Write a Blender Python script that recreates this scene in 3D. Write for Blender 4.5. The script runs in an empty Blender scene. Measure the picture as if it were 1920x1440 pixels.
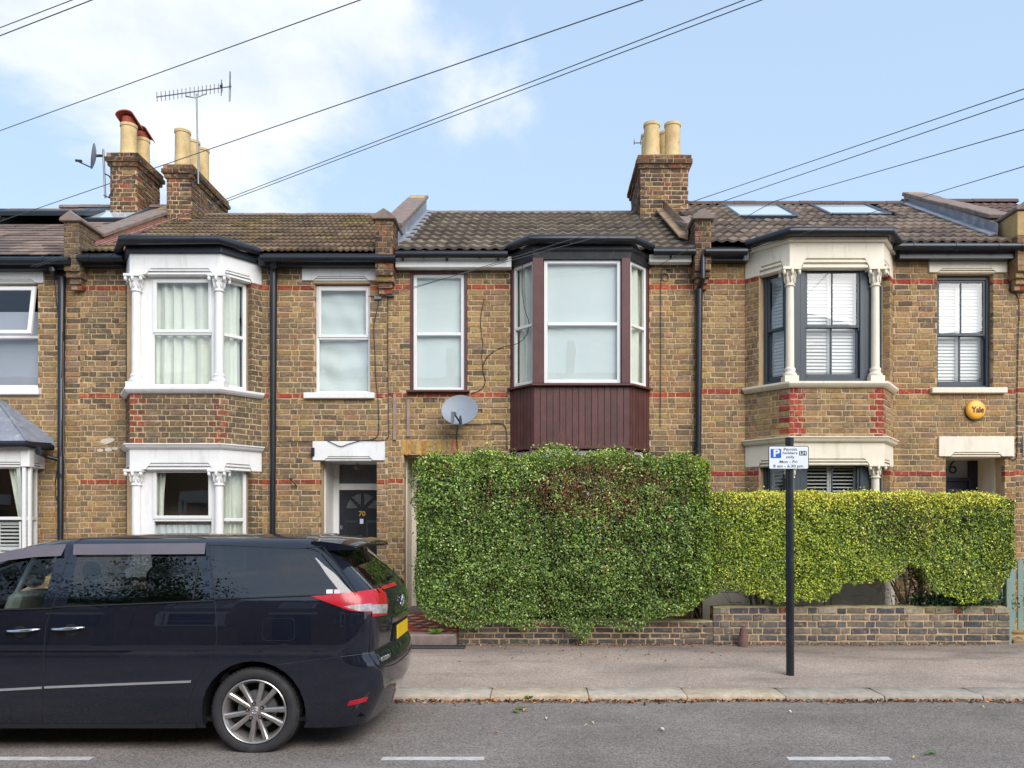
import bpy, bmesh, math, random
import numpy as np
from mathutils import Vector, Matrix
S = bpy.context.scene
COL = S.collection
RD = random.Random(11)
NP = np.random.default_rng(5)
PI = math.pi
# ------------------------------------------------------------------ camera, sky, sun, exposure
F, VX, VY, CY, CZ = 1500.0, 1010.0, 985.0, -12.5, 1.75     # focal length and vanishing point of the photograph, camera place
cam = bpy.data.objects.new('camera', bpy.data.cameras.new('camera'))
COL.objects.link(cam); S.camera = cam
cam.location = (0, CY, CZ); cam.rotation_euler = (PI/2, 0, 0)
cam.data.sensor_width = 36; cam.data.lens = 36*F/1920
cam.data.shift_x = (960-VX)/1920; cam.data.shift_y = (VY-720)/1920
cam.data.clip_start = .05; cam.data.clip_end = 3000
S.view_settings.view_transform = 'Standard'; S.view_settings.look = 'None'
S.view_settings.gamma = 1; S.view_settings.exposure = 1.26
S.view_settings.use_curve_mapping = False
SUN_EL, SUN_AZ = math.radians(37), math.radians(150)        # azimuth measured from +Y clockwise
W = bpy.data.worlds.new('World'); S.world = W; W.use_nodes = True
def sky_nodes():
    nt = W.node_tree; N = nt.nodes; L = nt.links; N.clear()
    out = N.new('ShaderNodeOutputWorld'); bg = N.new('ShaderNodeBackground')
    sky = N.new('ShaderNodeTexSky'); sky.sky_type = 'NISHITA'; sky.sun_disc = False
    sky.sun_elevation = SUN_EL; sky.sun_rotation = SUN_AZ
    sky.air_density = 1.0; sky.dust_density = 1.6; sky.ozone_density = 1.0
    bg.inputs['Strength'].default_value = .125
    tc = N.new('ShaderNodeTexCoord')
    sep = N.new('ShaderNodeSeparateXYZ'); L.new(tc.outputs['Generated'], sep.inputs[0])
    def M(op, a, b=None, c=None):
        m = N.new('ShaderNodeMath'); m.operation = op
        for i, q in enumerate((a, b, c)):
            if q is None: continue
            if isinstance(q, (int, float)): m.inputs[i].default_value = q
            else: L.new(q, m.inputs[i])
        return m.outputs[0]
    den = M('ADD', M('MAXIMUM', sep.outputs[2], 0), .22)
    comb = N.new('ShaderNodeCombineXYZ')
    L.new(M('DIVIDE', sep.outputs[0], den), comb.inputs[0])
    L.new(M('DIVIDE', sep.outputs[1], den), comb.inputs[1])
    n1 = N.new('ShaderNodeTexNoise'); n1.inputs['Scale'].default_value = 1.15
    n1.inputs['Detail'].default_value = 9; n1.inputs['Roughness'].default_value = .58; n1.inputs['Distortion'].default_value = .25
    mp = N.new('ShaderNodeMapping'); mp.inputs['Location'].default_value = (SKY_OFF[0], SKY_OFF[1], .3)
    L.new(comb.outputs[0], mp.inputs[0]); L.new(mp.outputs[0], n1.inputs['Vector'])
    # one cloud bank up to the left of the houses
    dv = Vector((-690, 1500, 870)).normalized()
    vs = N.new('ShaderNodeVectorMath'); vs.operation = 'DISTANCE'
    sc = N.new('ShaderNodeVectorMath'); sc.operation = 'MULTIPLY'; sc.inputs[1].default_value = (1, 1, 1.5)
    L.new(tc.outputs['Generated'], sc.inputs[0]); L.new(sc.outputs[0], vs.inputs[0])
    vs.inputs[1].default_value = (dv.x, dv.y, dv.z*1.5)
    bank = M('MULTIPLY', M('SMOOTH_MAX', M('SUBTRACT', 1.0, M('DIVIDE', vs.outputs['Value'], .32)), 0, .12), .45)
    cov = M('ADD', M('MULTIPLY_ADD', n1.outputs[0], 1.9, -.45), bank)
    mr = N.new('ShaderNodeMapRange'); mr.interpolation_type = 'SMOOTHSTEP'
    mr.inputs['From Min'].default_value = .6; mr.inputs['From Max'].default_value = .86
    L.new(cov, mr.inputs['Value'])
    # thin veil of haze that whitens the whole blue a little
    mix0 = N.new('ShaderNodeMix'); mix0.data_type = 'RGBA'; mix0.inputs['Factor'].default_value = .72
    L.new(sky.outputs[0], mix0.inputs['A']); mix0.inputs['B'].default_value = (2.0, 2.62, 3.4, 1)
    mix = N.new('ShaderNodeMix'); mix.data_type = 'RGBA'
    L.new(M('MULTIPLY', mr.outputs[0], .95), mix.inputs['Factor'])
    L.new(mix0.outputs['Result'], mix.inputs['A']); 
    n3 = N.new('ShaderNodeTexNoise'); n3.inputs['Scale'].default_value = 2.6; n3.inputs['Detail'].default_value = 6; n3.inputs['Roughness'].default_value = .6
    L.new(mp.outputs[0], n3.inputs['Vector'])
    cs = N.new('ShaderNodeMapRange'); cs.inputs['From Min'].default_value = .36; cs.inputs['From Max'].default_value = .6; L.new(n3.outputs[0], cs.inputs['Value'])
    cc = N.new('ShaderNodeMix'); cc.data_type = 'RGBA'; L.new(cs.outputs[0], cc.inputs['Factor']); cc.inputs['A'].default_value = (2.75, 3.05, 3.5, 1); cc.inputs['B'].default_value = (3.7, 3.76, 3.85, 1)
    L.new(cc.outputs['Result'], mix.inputs['B'])
    L.new(mix.outputs['Result'], bg.inputs['Color'])
    L.new(bg.outputs[0], out.inputs[0])
SKY_OFF = (3.1, 1.7)
sky_nodes()
sun = bpy.data.lights.new('sun', 'SUN'); sun.energy = 1.5; sun.angle = math.radians(50); sun.color = (1, .965, .915)
sun_o = bpy.data.objects.new('sun', sun); COL.objects.link(sun_o)
_d = Vector((math.sin(SUN_AZ)*math.cos(SUN_EL), math.cos(SUN_AZ)*math.cos(SUN_EL), math.sin(SUN_EL)))
sun_o.rotation_euler = _d.to_track_quat('Z', 'Y').to_euler(); sun_o.location = (0, -20, 30)

def X(px, Y=0): return (px-VX)/F*(Y-CY)
def Z(py, Y=0): return CZ+(VY-py)/F*(Y-CY)
def lin(r, g, b, k=1.0):
    o = []
    for c in (r, g, b):
        c /= 255
        o.append(min(1, k*(c/12.92 if c <= .04045 else ((c+.055)/1.055)**2.4)))
    return tuple(o)
# ------------------------------------------------------------------ materials
def pm(name, col, rough=.6, var=.2, scale=6, bump=0., bscale=60, metal=0, coat=0, spec=.5, attr=False, fine=.0, stain=0., stain_col=None, sscale=1.2, smear=None, streak=None):
    m = bpy.data.materials.new(name); m.use_nodes = True
    nt = m.node_tree; N = nt.nodes; L = nt.links; b = N['Principled BSDF']
    b.inputs['Roughness'].default_value = rough; b.inputs['Metallic'].default_value = metal
    b.inputs['Coat Weight'].default_value = coat; b.inputs['Coat Roughness'].default_value = .04
    b.inputs['Specular IOR Level'].default_value = spec
    geo = N.new('ShaderNodeNewGeometry')
    def noise(s, det=4, r=.6):
        n = N.new('ShaderNodeTexNoise'); n.inputs['Scale'].default_value = s; n.inputs['Detail'].default_value = det
        n.inputs['Roughness'].default_value = r; L.new(geo.outputs['Position'], n.inputs['Vector']); return n
    if attr:
        a = N.new('ShaderNodeAttribute'); a.attribute_name = 'tint'; src = a.outputs['Color']
    else:
        a = N.new('ShaderNodeRGB'); a.outputs[0].default_value = (*col, 1); src = a.outputs[0]
    def mulnoise(src, n, amt):
        mr = N.new('ShaderNodeMapRange'); mr.inputs['From Min'].default_value = .25; mr.inputs['From Max'].default_value = .75
        mr.inputs['To Min'].default_value = 1-amt; mr.inputs['To Max'].default_value = 1+amt
        L.new(n.outputs[0], mr.inputs['Value'])
        mx = N.new('ShaderNodeVectorMath'); mx.operation = 'SCALE'
        L.new(src, mx.inputs[0]); L.new(mr.outputs[0], mx.inputs['Scale']); return mx.outputs[0]
    if var: src = mulnoise(src, noise(scale, 5), var)
    if fine: src = mulnoise(src, noise(scale*14, 3, .7), fine)
    if stain:
        n = noise(sscale, 6, .65)
        if streak:
            mp = N.new('ShaderNodeMapping'); mp.inputs['Scale'].default_value = streak; L.new(geo.outputs['Position'], mp.inputs[0]); L.new(mp.outputs[0], n.inputs['Vector'])
        mr = N.new('ShaderNodeMapRange'); mr.interpolation_type = 'SMOOTHSTEP'
        mr.inputs['From Min'].default_value = .5; mr.inputs['From Max'].default_value = .72
        mr.inputs['To Max'].default_value = stain; L.new(n.outputs[0], mr.inputs['Value'])
        mx = N.new('ShaderNodeMix'); mx.data_type = 'RGBA'; L.new(mr.outputs[0], mx.inputs['Factor'])
        L.new(src, mx.inputs['A']); mx.inputs['B'].default_value = (*(stain_col or (.05, .045, .035)), 1); src = mx.outputs['Result']
    for amt, col2, sc2, lo, hi in (smear or ()):
        n = noise(sc2, 8, .75); mr = N.new('ShaderNodeMapRange'); mr.interpolation_type = 'SMOOTHSTEP'
        mr.inputs['From Min'].default_value = lo; mr.inputs['From Max'].default_value = hi; mr.inputs['To Max'].default_value = amt; L.new(n.outputs[0], mr.inputs['Value'])
        mx = N.new('ShaderNodeMix'); mx.data_type = 'RGBA'; L.new(mr.outputs[0], mx.inputs['Factor']); L.new(src, mx.inputs['A']); mx.inputs['B'].default_value = (*col2, 1); src = mx.outputs['Result']
    L.new(src, b.inputs['Base Color'])
    if bump:
        n = noise(bscale, 5, .65); bp = N.new('ShaderNodeBump'); bp.inputs['Strength'].default_value = bump
        bp.inputs['Distance'].default_value = .01
        L.new(n.outputs[0], bp.inputs['Height']); L.new(bp.outputs[0], b.inputs['Normal'])
    return m
def glass_mat(name, tint, ior=1.7, rough=0.0, refl=1.0):
    m = bpy.data.materials.new(name); m.use_nodes = True
    nt = m.node_tree; N = nt.nodes; L = nt.links; N.clear()
    o = N.new('ShaderNodeOutputMaterial'); t = N.new('ShaderNodeBsdfTransparent'); g = N.new('ShaderNodeBsdfGlossy')
    t.inputs[0].default_value = (*tint, 1); g.inputs['Roughness'].default_value = rough; g.inputs['Color'].default_value = (refl, refl, refl, 1)
    f = N.new('ShaderNodeFresnel'); f.inputs['IOR'].default_value = ior
    geo = N.new('ShaderNodeNewGeometry')
    n = N.new('ShaderNodeTexNoise'); n.inputs['Scale'].default_value = 2.2; n.inputs['Detail'].default_value = 1
    L.new(geo.outputs['Position'], n.inputs['Vector'])
    bp = N.new('ShaderNodeBump'); bp.inputs['Strength'].default_value = .05; bp.inputs['Distance'].default_value = .02
    L.new(n.outputs[0], bp.inputs['Height']); L.new(bp.outputs[0], g.inputs['Normal'])
    mx = N.new('ShaderNodeMixShader'); bf = N.new('ShaderNodeMath'); bf.operation = 'SUBTRACT'; bf.inputs[0].default_value = 1; L.new(geo.outputs['Backfacing'], bf.inputs[1])
    ff = N.new('ShaderNodeMath'); ff.operation = 'MULTIPLY'; L.new(f.outputs[0], ff.inputs[0]); L.new(bf.outputs[0], ff.inputs[1])
    L.new(ff.outputs[0], mx.inputs[0]); L.new(t.outputs[0], mx.inputs[1]); L.new(g.outputs[0], mx.inputs[2])
    L.new(mx.outputs[0], o.inputs[0]); return m
MT = {}
MT['brick'] = pm('brick', (0, 0, 0), .9, .42, 24, .5, 90, attr=True, fine=.3, spec=.2, stain=.5, stain_col=(.075, .062, .05), sscale=1.1, streak=(1.3, 1.3, .55),
                 smear=((.62, lin(186, 160, 124), 11, .53, .66), (.6, (.045, .04, .034), 17, .58, .72), (.35, lin(150, 110, 92), 6, .56, .7)))
MT['mortar'] = pm('mortar', lin(194, 168, 134), .95, .2, 3, .5, 70, spec=.15, fine=.12, stain=.35, stain_col=(.15, .115, .085), sscale=1.5)
MT['mortar_dark'] = pm('mortar_dark', lin(150, 124, 100), .95, .25, 4, .5, 70, spec=.15, fine=.15)
MT['mortar_wall'] = pm('mortar_wall', lin(190, 164, 132), .95, .28, 5, .6, 60, spec=.15, fine=.15, stain=.4, stain_col=(.1, .085, .06), sscale=3)
MT['white'] = pm('white_paint', lin(226, 225, 223), .55, .06, 3, .18, 40, stain=.24, stain_col=(.36, .335, .29), sscale=3, streak=(4, 4, .7), smear=((.3, (.3, .28, .24), 24, .6, .74),))
MT['cream'] = pm('cream_paint', lin(226, 216, 197), .58, .06, 3, .18, 40, stain=.36, stain_col=(.4, .355, .26), sscale=3, streak=(4, 4, .7), smear=((.3, (.32, .28, .2), 24, .6, .74),))
MT['upvc'] = pm('white_plastic', lin(224, 223, 221), .3, .03, 3)
MT['black'] = pm('black_plastic', (.012, .014, .02), .35, .25, 5, .05, 30)
MT['blackwood'] = pm('black_wood', (.02, .021, .025), .5, .4, 7, .2, 30, stain=.3, stain_col=(.12, .11, .1), sscale=9)
MT['brown'] = pm('brown_wood', lin(86, 49, 46), .5, .25, 5, .2, 40, attr=False, stain=.15, stain_col=(.18, .1, .09), sscale=7)
MT['board'] = pm('brown_boards', (0, 0, 0), .5, .2, 6, .2, 50, attr=True, stain=.12, stain_col=(.2, .1, .09), sscale=6)
MT['slate_paint'] = pm('slate_grey_paint', lin(56, 65, 74), .4, .06, 4)
MT['navy'] = pm('navy_door_paint', lin(28, 32, 48), .3, .1, 4)
MT['tile'] = pm('concrete_tile', (0, 0, 0), .95, .24, 14, .5, 80, attr=True, fine=.25, spec=.15, stain=.24, stain_col=(.035, .03, .025), sscale=2.2)
MT['tilemoss'] = pm('mossy_tile', (0, 0, 0), .95, .3, 14, .5, 80, attr=True, fine=.25, spec=.15, stain=.5, stain_col=lin(136, 118, 40), sscale=1.3, smear=((.5, (.03, .026, .022), 3, .5, .68),))
MT['underlay'] = pm('roof_underlay', (.02, .018, .016), .9, .2, 5)
MT['coping'] = pm('coping_stone', lin(128, 112, 104), .9, .25, 8, .4, 60, fine=.2, stain=.35, stain_col=(.06, .055, .05), sscale=6)
MT['render'] = pm('old_cement_render', lin(176, 148, 100), .9, .22, 5, .35, 50, fine=.12, stain=.55, stain_col=(.07, .055, .04), sscale=2.2)
MT['lead'] = pm('lead_sheet', lin(128, 132, 142), .5, .18, 5, .15, 20, stain=.4, stain_col=lin(205, 205, 212), sscale=4)
MT['pot'] = pm('buff_clay', lin(200, 174, 126), .85, .2, 6, .2, 60, stain=.5, stain_col=lin(160, 120, 66), sscale=3.5, streak=(3, 3, 1), smear=((.5, (.08, .07, .055), 5, .58, .72),))
MT['potred'] = pm('red_clay', lin(150, 70, 52), .85, .2, 8, .2, 60)
MT['ridge'] = pm('dark_ridge_tile', lin(92, 74, 68), .9, .25, 8, .2, 60)
MT['flashred'] = pm('tile_flashing', lin(150, 100, 88), .9, .25, 8, .3, 60, stain=.4, stain_col=(.09, .08, .05), sscale=5)
MT['plaster'] = pm('old_plaster', lin(204, 194, 178), .9, .15, 8, .4, 50, fine=.1, stain=.45, stain_col=lin(160, 134, 96), sscale=9)
MT['flaunch'] = pm('mortar_flaunching', lin(150, 140, 105), .95, .3, 9, .5, 40, stain=.6, stain_col=lin(150, 125, 30), sscale=6)
MT['alu'] = pm('grey_metal', lin(120, 122, 124), .45, .15, 10, metal=.6)
MT['dish'] = pm('grey_dish', lin(128, 136, 146), .5, .08, 8)
MT['iron'] = pm('dark_steel', (.03, .031, .034), .5, .2, 10)
MT['wire'] = pm('black_cable', (.02, .02, .022), .6, 0)
MT['ohwire'] = pm('overhead_cable', (.09, .09, .095), .6, 0)
MT['greywire'] = pm('grey_cable', (.12, .12, .12), .6, 0)
MT['glass'] = glass_mat('window_glass', (.99, .993, .993), 1.75)
MT['skyreflection'] = pm('skylight_painted_reflection', lin(214, 222, 228), .2, .04, 2, coat=1)  # opaque white base stands in for bright sky reflected in the panes
MT['carglass'] = glass_mat('tinted_car_glass', (.1, .104, .116), 1.85)
MT['carglass_clear'] = glass_mat('green_car_glass', (.8, .88, .83), 1.5)
MT['curtain'] = pm('pale_curtain', lin(208, 214, 201), .9, .05, 4, spec=.1)
MT['blind'] = pm('white_blind', lin(194, 204, 201), .9, .03, 2, spec=.1)
MT['greyblind'] = pm('grey_blind', lin(150, 155, 164), .9, .03, 2, spec=.1)
MT['shutter'] = pm('white_shutter', lin(208, 210, 206), .4, .03, 3)
MT['inside'] = pm('dark_room', lin(96, 88, 80), .9, .2, 2)
MT['asphalt'] = pm('asphalt', (.232, .2, .178), .95, .24, .9, .5, 160, fine=.0, spec=.08)
MT['pavement'] = pm('pavement_tarmac', (.39, .31, .256), .95, .18, 1.1, .4, 170, spec=.08)
MT['kerb'] = pm('kerb_granite', (0, 0, 0), .85, .25, 12, .4, 90, attr=True, fine=.25, spec=.3, stain=.25, stain_col=(.1, .09, .07), sscale=4)
MT['paint_line'] = pm('road_paint', lin(205, 202, 198), .8, .2, 8, .3, 80, stain=.5, stain_col=(.15, .145, .14), sscale=14)
MT['soil'] = pm('dark_soil', (.05, .04, .03), .95, .4, 6, .8, 30)
MT['leaf'] = pm('hedge_leaf', (0, 0, 0), .42, .1, 9, attr=True, spec=.4)
MT['dead'] = pm('dead_leaf', (0, 0, 0), .8, .15, 20, attr=True, spec=.2)
MT['bark'] = pm('bark', lin(104, 92, 74), .9, .35, 14, .5, 60)
MT['ptile'] = pm('quarry_tile', (0, 0, 0), .55, .25, 9, .2, 60, attr=True, fine=.15)
MT['gate'] = pm('sage_green_paint', lin(128, 148, 138), .5, .1, 5, stain=.15)
MT['wood'] = pm('weathered_wood', lin(148, 128, 116), .85, .3, 9, .3, 60)
MT['postblack'] = pm('black_post_paint', (.014, .016, .022), .32, .3, 12, .12, 25, stain=.25, stain_col=(.08, .08, .1), sscale=14)
MT['signwhite'] = pm('sign_white', lin(222, 228, 238), .4, .03, 5)
MT['signblue'] = pm('sign_blue', lin(20, 90, 190), .4, .03, 5)
MT['signblack'] = pm('sign_black', (.015, .017, .02), .4, .03, 5)
MT['alarm'] = pm('yellow_plastic', lin(244, 178, 62), .35, .05, 5)
MT['gold'] = pm('gold_numeral', lin(214, 168, 84), .35, .05, 5, metal=.4)
MT['doorblack'] = pm('black_door_paint', (.02, .022, .028), .3, .12, 5)
MT['doorglass'] = pm('obscure_door_glass', lin(84, 86, 88), .18, .25, 30, .3, 60, spec=.9)
# ------------------------------------------------------------------ mesh builder
def wloc(o):
    v = Vector((0, 0, 0))
    while o is not None: v = v+o.location; o = o.parent
    return v
class Pan:
    """a vertical plane: u runs left to right seen from the street, d outwards to the street"""
    def __init__(s, a, b):
        s.a = Vector((a[0], a[1])); e = Vector((b[0], b[1]))-s.a; s.len = e.length; s.e = e/s.len
        s.n = Vector((s.e.y, -s.e.x)); s.ang = math.atan2(s.e.y, s.e.x)
    def pt(s, u, d, z): return (s.a.x+s.e.x*u+s.n.x*d, s.a.y+s.e.y*u+s.n.y*d, z)
    def u(s, px, d=0):
        k = (px-VX)/F; ax, ay = s.a.x+s.n.x*d, s.a.y+s.n.y*d
        return (k*(ay-CY)-ax)/(s.e.x-k*s.e.y)
class MB:
    def __init__(s): s.v = []; s.f = []; s.t = []
    def add(s, vs, fs, tint=None):
        o = len(s.v); s.v += [tuple(p) for p in vs]; s.f += [tuple(i+o for i in f) for f in fs]
        s.t += [tint or (1, 1, 1)]*len(vs)
    HEX = [(0, 3, 2, 1), (4, 5, 6, 7), (0, 1, 5, 4), (1, 2, 6, 5), (2, 3, 7, 6), (3, 0, 4, 7)]
    def box(s, x0, x1, y0, y1, z0, z1, tint=None):
        s.add([(x0, y0, z0), (x1, y0, z0), (x1, y1, z0), (x0, y1, z0), (x0, y0, z1), (x1, y0, z1), (x1, y1, z1), (x0, y1, z1)], MB.HEX, tint)
    def pbox(s, P, u0, u1, d0, d1, z0, z1, tint=None):
        s.add([P.pt(u0, d1, z0), P.pt(u1, d1, z0), P.pt(u1, d0, z0), P.pt(u0, d0, z0), P.pt(u0, d1, z1), P.pt(u1, d1, z1), P.pt(u1, d0, z1), P.pt(u0, d0, z1)], MB.HEX, tint)
    def pprism(s, P, poly, d0, d1, tint=None):          # polygon (u,z), counter-clockwise seen from the street
        n = len(poly)
        s.add([P.pt(u, d1, z) for u, z in poly]+[P.pt(u, d0, z) for u, z in poly],
              [tuple(range(n)), tuple(range(2*n-1, n-1, -1))]+[(i, i+n, (i+1) % n+n, (i+1) % n) for i in range(n)], tint)
    def xprism(s, poly, x0, x1, tint=None):             # polygon (y,z) extruded along x
        n = len(poly)
        s.add([(x0, y, z) for y, z in poly]+[(x1, y, z) for y, z in poly],
              [tuple(range(n)), tuple(range(2*n-1, n-1, -1))]+[(i, i+n, (i+1) % n+n, (i+1) % n) for i in range(n)], tint)
    def zprism(s, poly, z0, z1, tint=None):             # polygon (x,y)
        n = len(poly)
        s.add([(x, y, z0) for x, y in poly]+[(x, y, z1) for x, y in poly],
              [tuple(range(n-1, -1, -1)), tuple(range(n, 2*n))]+[(i, (i+1) % n, (i+1) % n+n, i+n) for i in range(n)], tint)
    def hexa(s, bot, top, tint=None): s.add(list(bot)+list(top), MB.HEX, tint)
    def tube(s, path, r, n=8, tint=None, cap=True):
        path = [Vector(p) for p in path]; rr = r if isinstance(r, (list, tuple)) else [r]*len(path)
        o = len(s.v); m = len(path); ref = None
        for i, p in enumerate(path):
            t = (path[min(i+1, m-1)]-path[max(i-1, 0)])
            if t.length < 1e-9: t = Vector((0, 0, 1))
            t.normalize()
            if ref is None: ref = Vector((0, 0, 1)) if abs(t.z) < .9 else Vector((1, 0, 0))
            a = t.cross(ref); a.normalize(); b = a.cross(t); ref = b if b.length > .1 else ref
            k = 1.0
            if 0 < i < m-1:
                t1 = (path[i]-path[i-1]).normalized(); k = 1/max(.5, t1.dot(t))
            for j in range(n):
                q = 2*PI*j/n; s.v.append(tuple(p+(a*math.cos(q)+b*math.sin(q))*rr[i]*(k if k < 1.5 else 1.5)))
        for i in range(m-1):
            for j in range(n): s.f.append((o+i*n+j, o+i*n+(j+1) % n, o+(i+1)*n+(j+1) % n, o+(i+1)*n+j))
        if cap: s.f.append(tuple(o+j for j in range(n-1, -1, -1))); s.f.append(tuple(o+(m-1)*n+j for j in range(n)))
        s.t += [tint or (1, 1, 1)]*(n*m)
    def lathe(s, prof, c, axis='z', n=20, tint=None, cap=True):
        o = len(s.v); c = Vector(c)
        for r, h in prof:
            for j in range(n):
                q = 2*PI*j/n; a, b = r*math.cos(q), r*math.sin(q)
                s.v.append(tuple(c+(Vector((a, b, h)) if axis == 'z' else Vector((a, -h, b)) if axis == 'y' else Vector((h, a, b)))))
        m = len(prof)
        for i in range(m-1):
            for j in range(n): s.f.append((o+i*n+j, o+i*n+(j+1) % n, o+(i+1)*n+(j+1) % n, o+(i+1)*n+j))
        if cap: s.f.append(tuple(o+j for j in range(n-1, -1, -1))); s.f.append(tuple(o+(m-1)*n+j for j in range(n)))
        s.t += [tint or (1, 1, 1)]*(n*m)
    def blob(s, c, r, n=8, m=5, tint=None):
        c = Vector(c); prof = [(math.sin(PI*i/m), -math.cos(PI*i/m)) for i in range(m+1)]
        o = len(s.v)
        for a, h in prof:
            for j in range(n): s.v.append((c.x+r[0]*max(a, .02)*math.cos(2*PI*j/n), c.y+r[1]*max(a, .02)*math.sin(2*PI*j/n), c.z+r[2]*h))
        for i in range(m):
            for j in range(n): s.f.append((o+i*n+j, o+i*n+(j+1) % n, o+(i+1)*n+(j+1) % n, o+(i+1)*n+j))
        s.t += [tint or (1, 1, 1)]*(n*(m+1))
    def build(s, name, mat, parent=None, smooth=False, bevel=0, kind=None, tint=False, angle=35, world=True):
        me = bpy.data.meshes.new(name)
        off = wloc(parent) if (parent is not None and world) else Vector((0, 0, 0))
        me.from_pydata([(p[0]-off.x, p[1]-off.y, p[2]-off.z) for p in s.v], [], s.f)
        if tint:
            a = me.attributes.new('tint', 'FLOAT_COLOR', 'POINT')
            a.data.foreach_set('color', np.array([(*t, 1) for t in s.t], dtype=np.float32).ravel())
        if bevel:
            bm = bmesh.new(); bm.from_mesh(me)
            es = [e for e in bm.edges if len(e.link_faces) == 2 and e.calc_face_angle(0) > .6]
            bmesh.ops.bevel(bm, geom=es, offset=bevel, segments=1, affect='EDGES', profile=.5, clamp_overlap=True)
            bm.to_mesh(me); bm.free()
        if smooth:
            me.shade_smooth()
            try: me.set_sharp_from_angle(angle=math.radians(angle))
            except Exception: pass
        o = bpy.data.objects.new(name, me); COL.objects.link(o)
        if mat is not None: me.materials.append(MT[mat] if isinstance(mat, str) else mat)
        if parent is not None: o.parent = parent
        if kind: o['kind'] = kind
        return o
def thing(name, label, cat, loc, group=None):
    o = bpy.data.objects.new(name, None); COL.objects.link(o); o.location = loc; o.empty_display_size = .1
    o['label'] = label; o['category'] = cat
    if group: o['group'] = group
    return o
def tag(o, label, cat, group=None):
    o['label'] = label; o['category'] = cat
    if group: o['group'] = group
    return o
def origin(o, p):
    """move a top-level mesh object's origin to p"""
    p = Vector(p); o.data.transform(Matrix.Translation(-p)); o.location = p; return o
def link_copy(me, name, parent, wpos, rotz=0, scale=(1, 1, 1), rot=None):
    o = bpy.data.objects.new(name, me); COL.objects.link(o); o.parent = parent
    o.location = Vector(wpos)-wloc(parent)
    if rot is not None: o.rotation_mode = 'QUATERNION'; o.rotation_quaternion = rot
    else: o.rotation_euler = (0, 0, rotz)
    o.scale = scale; return o
def text(txt, size, c, parent, mat, name='lettering', ext=.001, bold=.0, sx=1., align='CENTER', n=(0, -1, 0), up=(0, 0, 1), width=None):
    cu = bpy.data.curves.new(name, 'FONT'); cu.body = txt; cu.size = size; cu.extrude = ext; cu.offset = bold*size
    cu.align_x = align; cu.align_y = 'CENTER'; cu.resolution_u = 3
    t = bpy.data.objects.new(name, cu); COL.objects.link(t)
    dg = bpy.context.evaluated_depsgraph_get(); me = bpy.data.meshes.new_from_object(t.evaluated_get(dg))
    bpy.data.objects.remove(t); me.name = name
    if width:
        xs = [v.co.x for v in me.vertices]; sx = width/max(1e-6, max(xs)-min(xs))
    n = Vector(n).normalized(); up = Vector(up).normalized(); r = up.cross(n)
    off = Vector(c)-(wloc(parent) if parent else Vector((0, 0, 0)))
    M4 = Matrix(((r.x*sx, up.x, n.x, off.x), (r.y*sx, up.y, n.y, off.y), (r.z*sx, up.z, n.z, off.z), (0, 0, 0, 1)))
    me.transform(M4); me.materials.clear(); me.materials.append(MT[mat])
    o = bpy.data.objects.new(name, me); COL.objects.link(o); o.parent = parent
    return o
# ------------------------------------------------------------------ bricks
STOCK = [(lin(182, 146, 92), 3.0), (lin(164, 128, 78), 4), (lin(148, 112, 68), 4), (lin(134, 104, 68), 3), (lin(112, 90, 64), 2.2), (lin(96, 82, 66), 1.5),
         (lin(186, 150, 78), 1.6), (lin(170, 116, 60), 1.6), (lin(140, 112, 96), 1.6), (lin(78, 68, 60), .8), (lin(152, 98, 72), .7)]
SOOT = [(lin(112, 94, 70), 3), (lin(100, 86, 66), 3), (lin(90, 78, 62), 3), (lin(122, 98, 66), 2), (lin(80, 70, 60), 1.5), (lin(130, 108, 78), 1.2)]
CHIM = [(lin(116, 88, 68), 3), (lin(100, 80, 64), 3), (lin(86, 74, 62), 2.5), (lin(126, 90, 68), 2), (lin(140, 110, 70), 1.2), (lin(70, 60, 54), 1.5), (lin(140, 80, 62), .5)]
REDS = [(lin(164, 80, 58), 3), (lin(146, 74, 56), 2.4), (lin(176, 92, 62), 1.2)]
REDDULL = [(lin(142, 80, 62), 3), (lin(120, 76, 60), 2.6), (lin(158, 88, 64), 1.2), (lin(104, 84, 68), 1.6), (lin(150, 112, 96), .5)]
CRIMSON = [(lin(158, 68, 58), 3), (lin(144, 62, 56), 2), (lin(168, 80, 62), 1)]
BLUES = [(lin(98, 96, 96), 4), (lin(112, 108, 102), 3), (lin(86, 85, 86), 2), (lin(126, 118, 107), 2.8), (lin(128, 116, 100), 2), (lin(124, 80, 66), .35), (lin(150, 136, 116), .5)]
BROWNS = [(lin(92, 86, 80), 3), (lin(102, 93, 84), 3), (lin(80, 77, 76), 3), (lin(116, 98, 80), 1.4), (lin(120, 84, 72), .5)]
AGED = STOCK+[(q, w*1.2) for q, w in SOOT[:3]]
def pick(pal):
    w = RD.random()*sum(p[1] for p in pal)
    for c, k in pal:
        w -= k
        if w <= 0: break
    j = RD.uniform(.8, 1.04)
    if pal in (STOCK, SOOT, AGED): c = tuple(q+(m-q)*.56 for q, m in zip(c, MEAN2 if pal is SOOT else MEAN))
    return tuple(min(1, max(.004, q*j*RD.uniform(.97, 1.03))) for q in c)
MEAN = lin(153, 131, 102); MEAN2 = lin(112, 99, 82)
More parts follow.
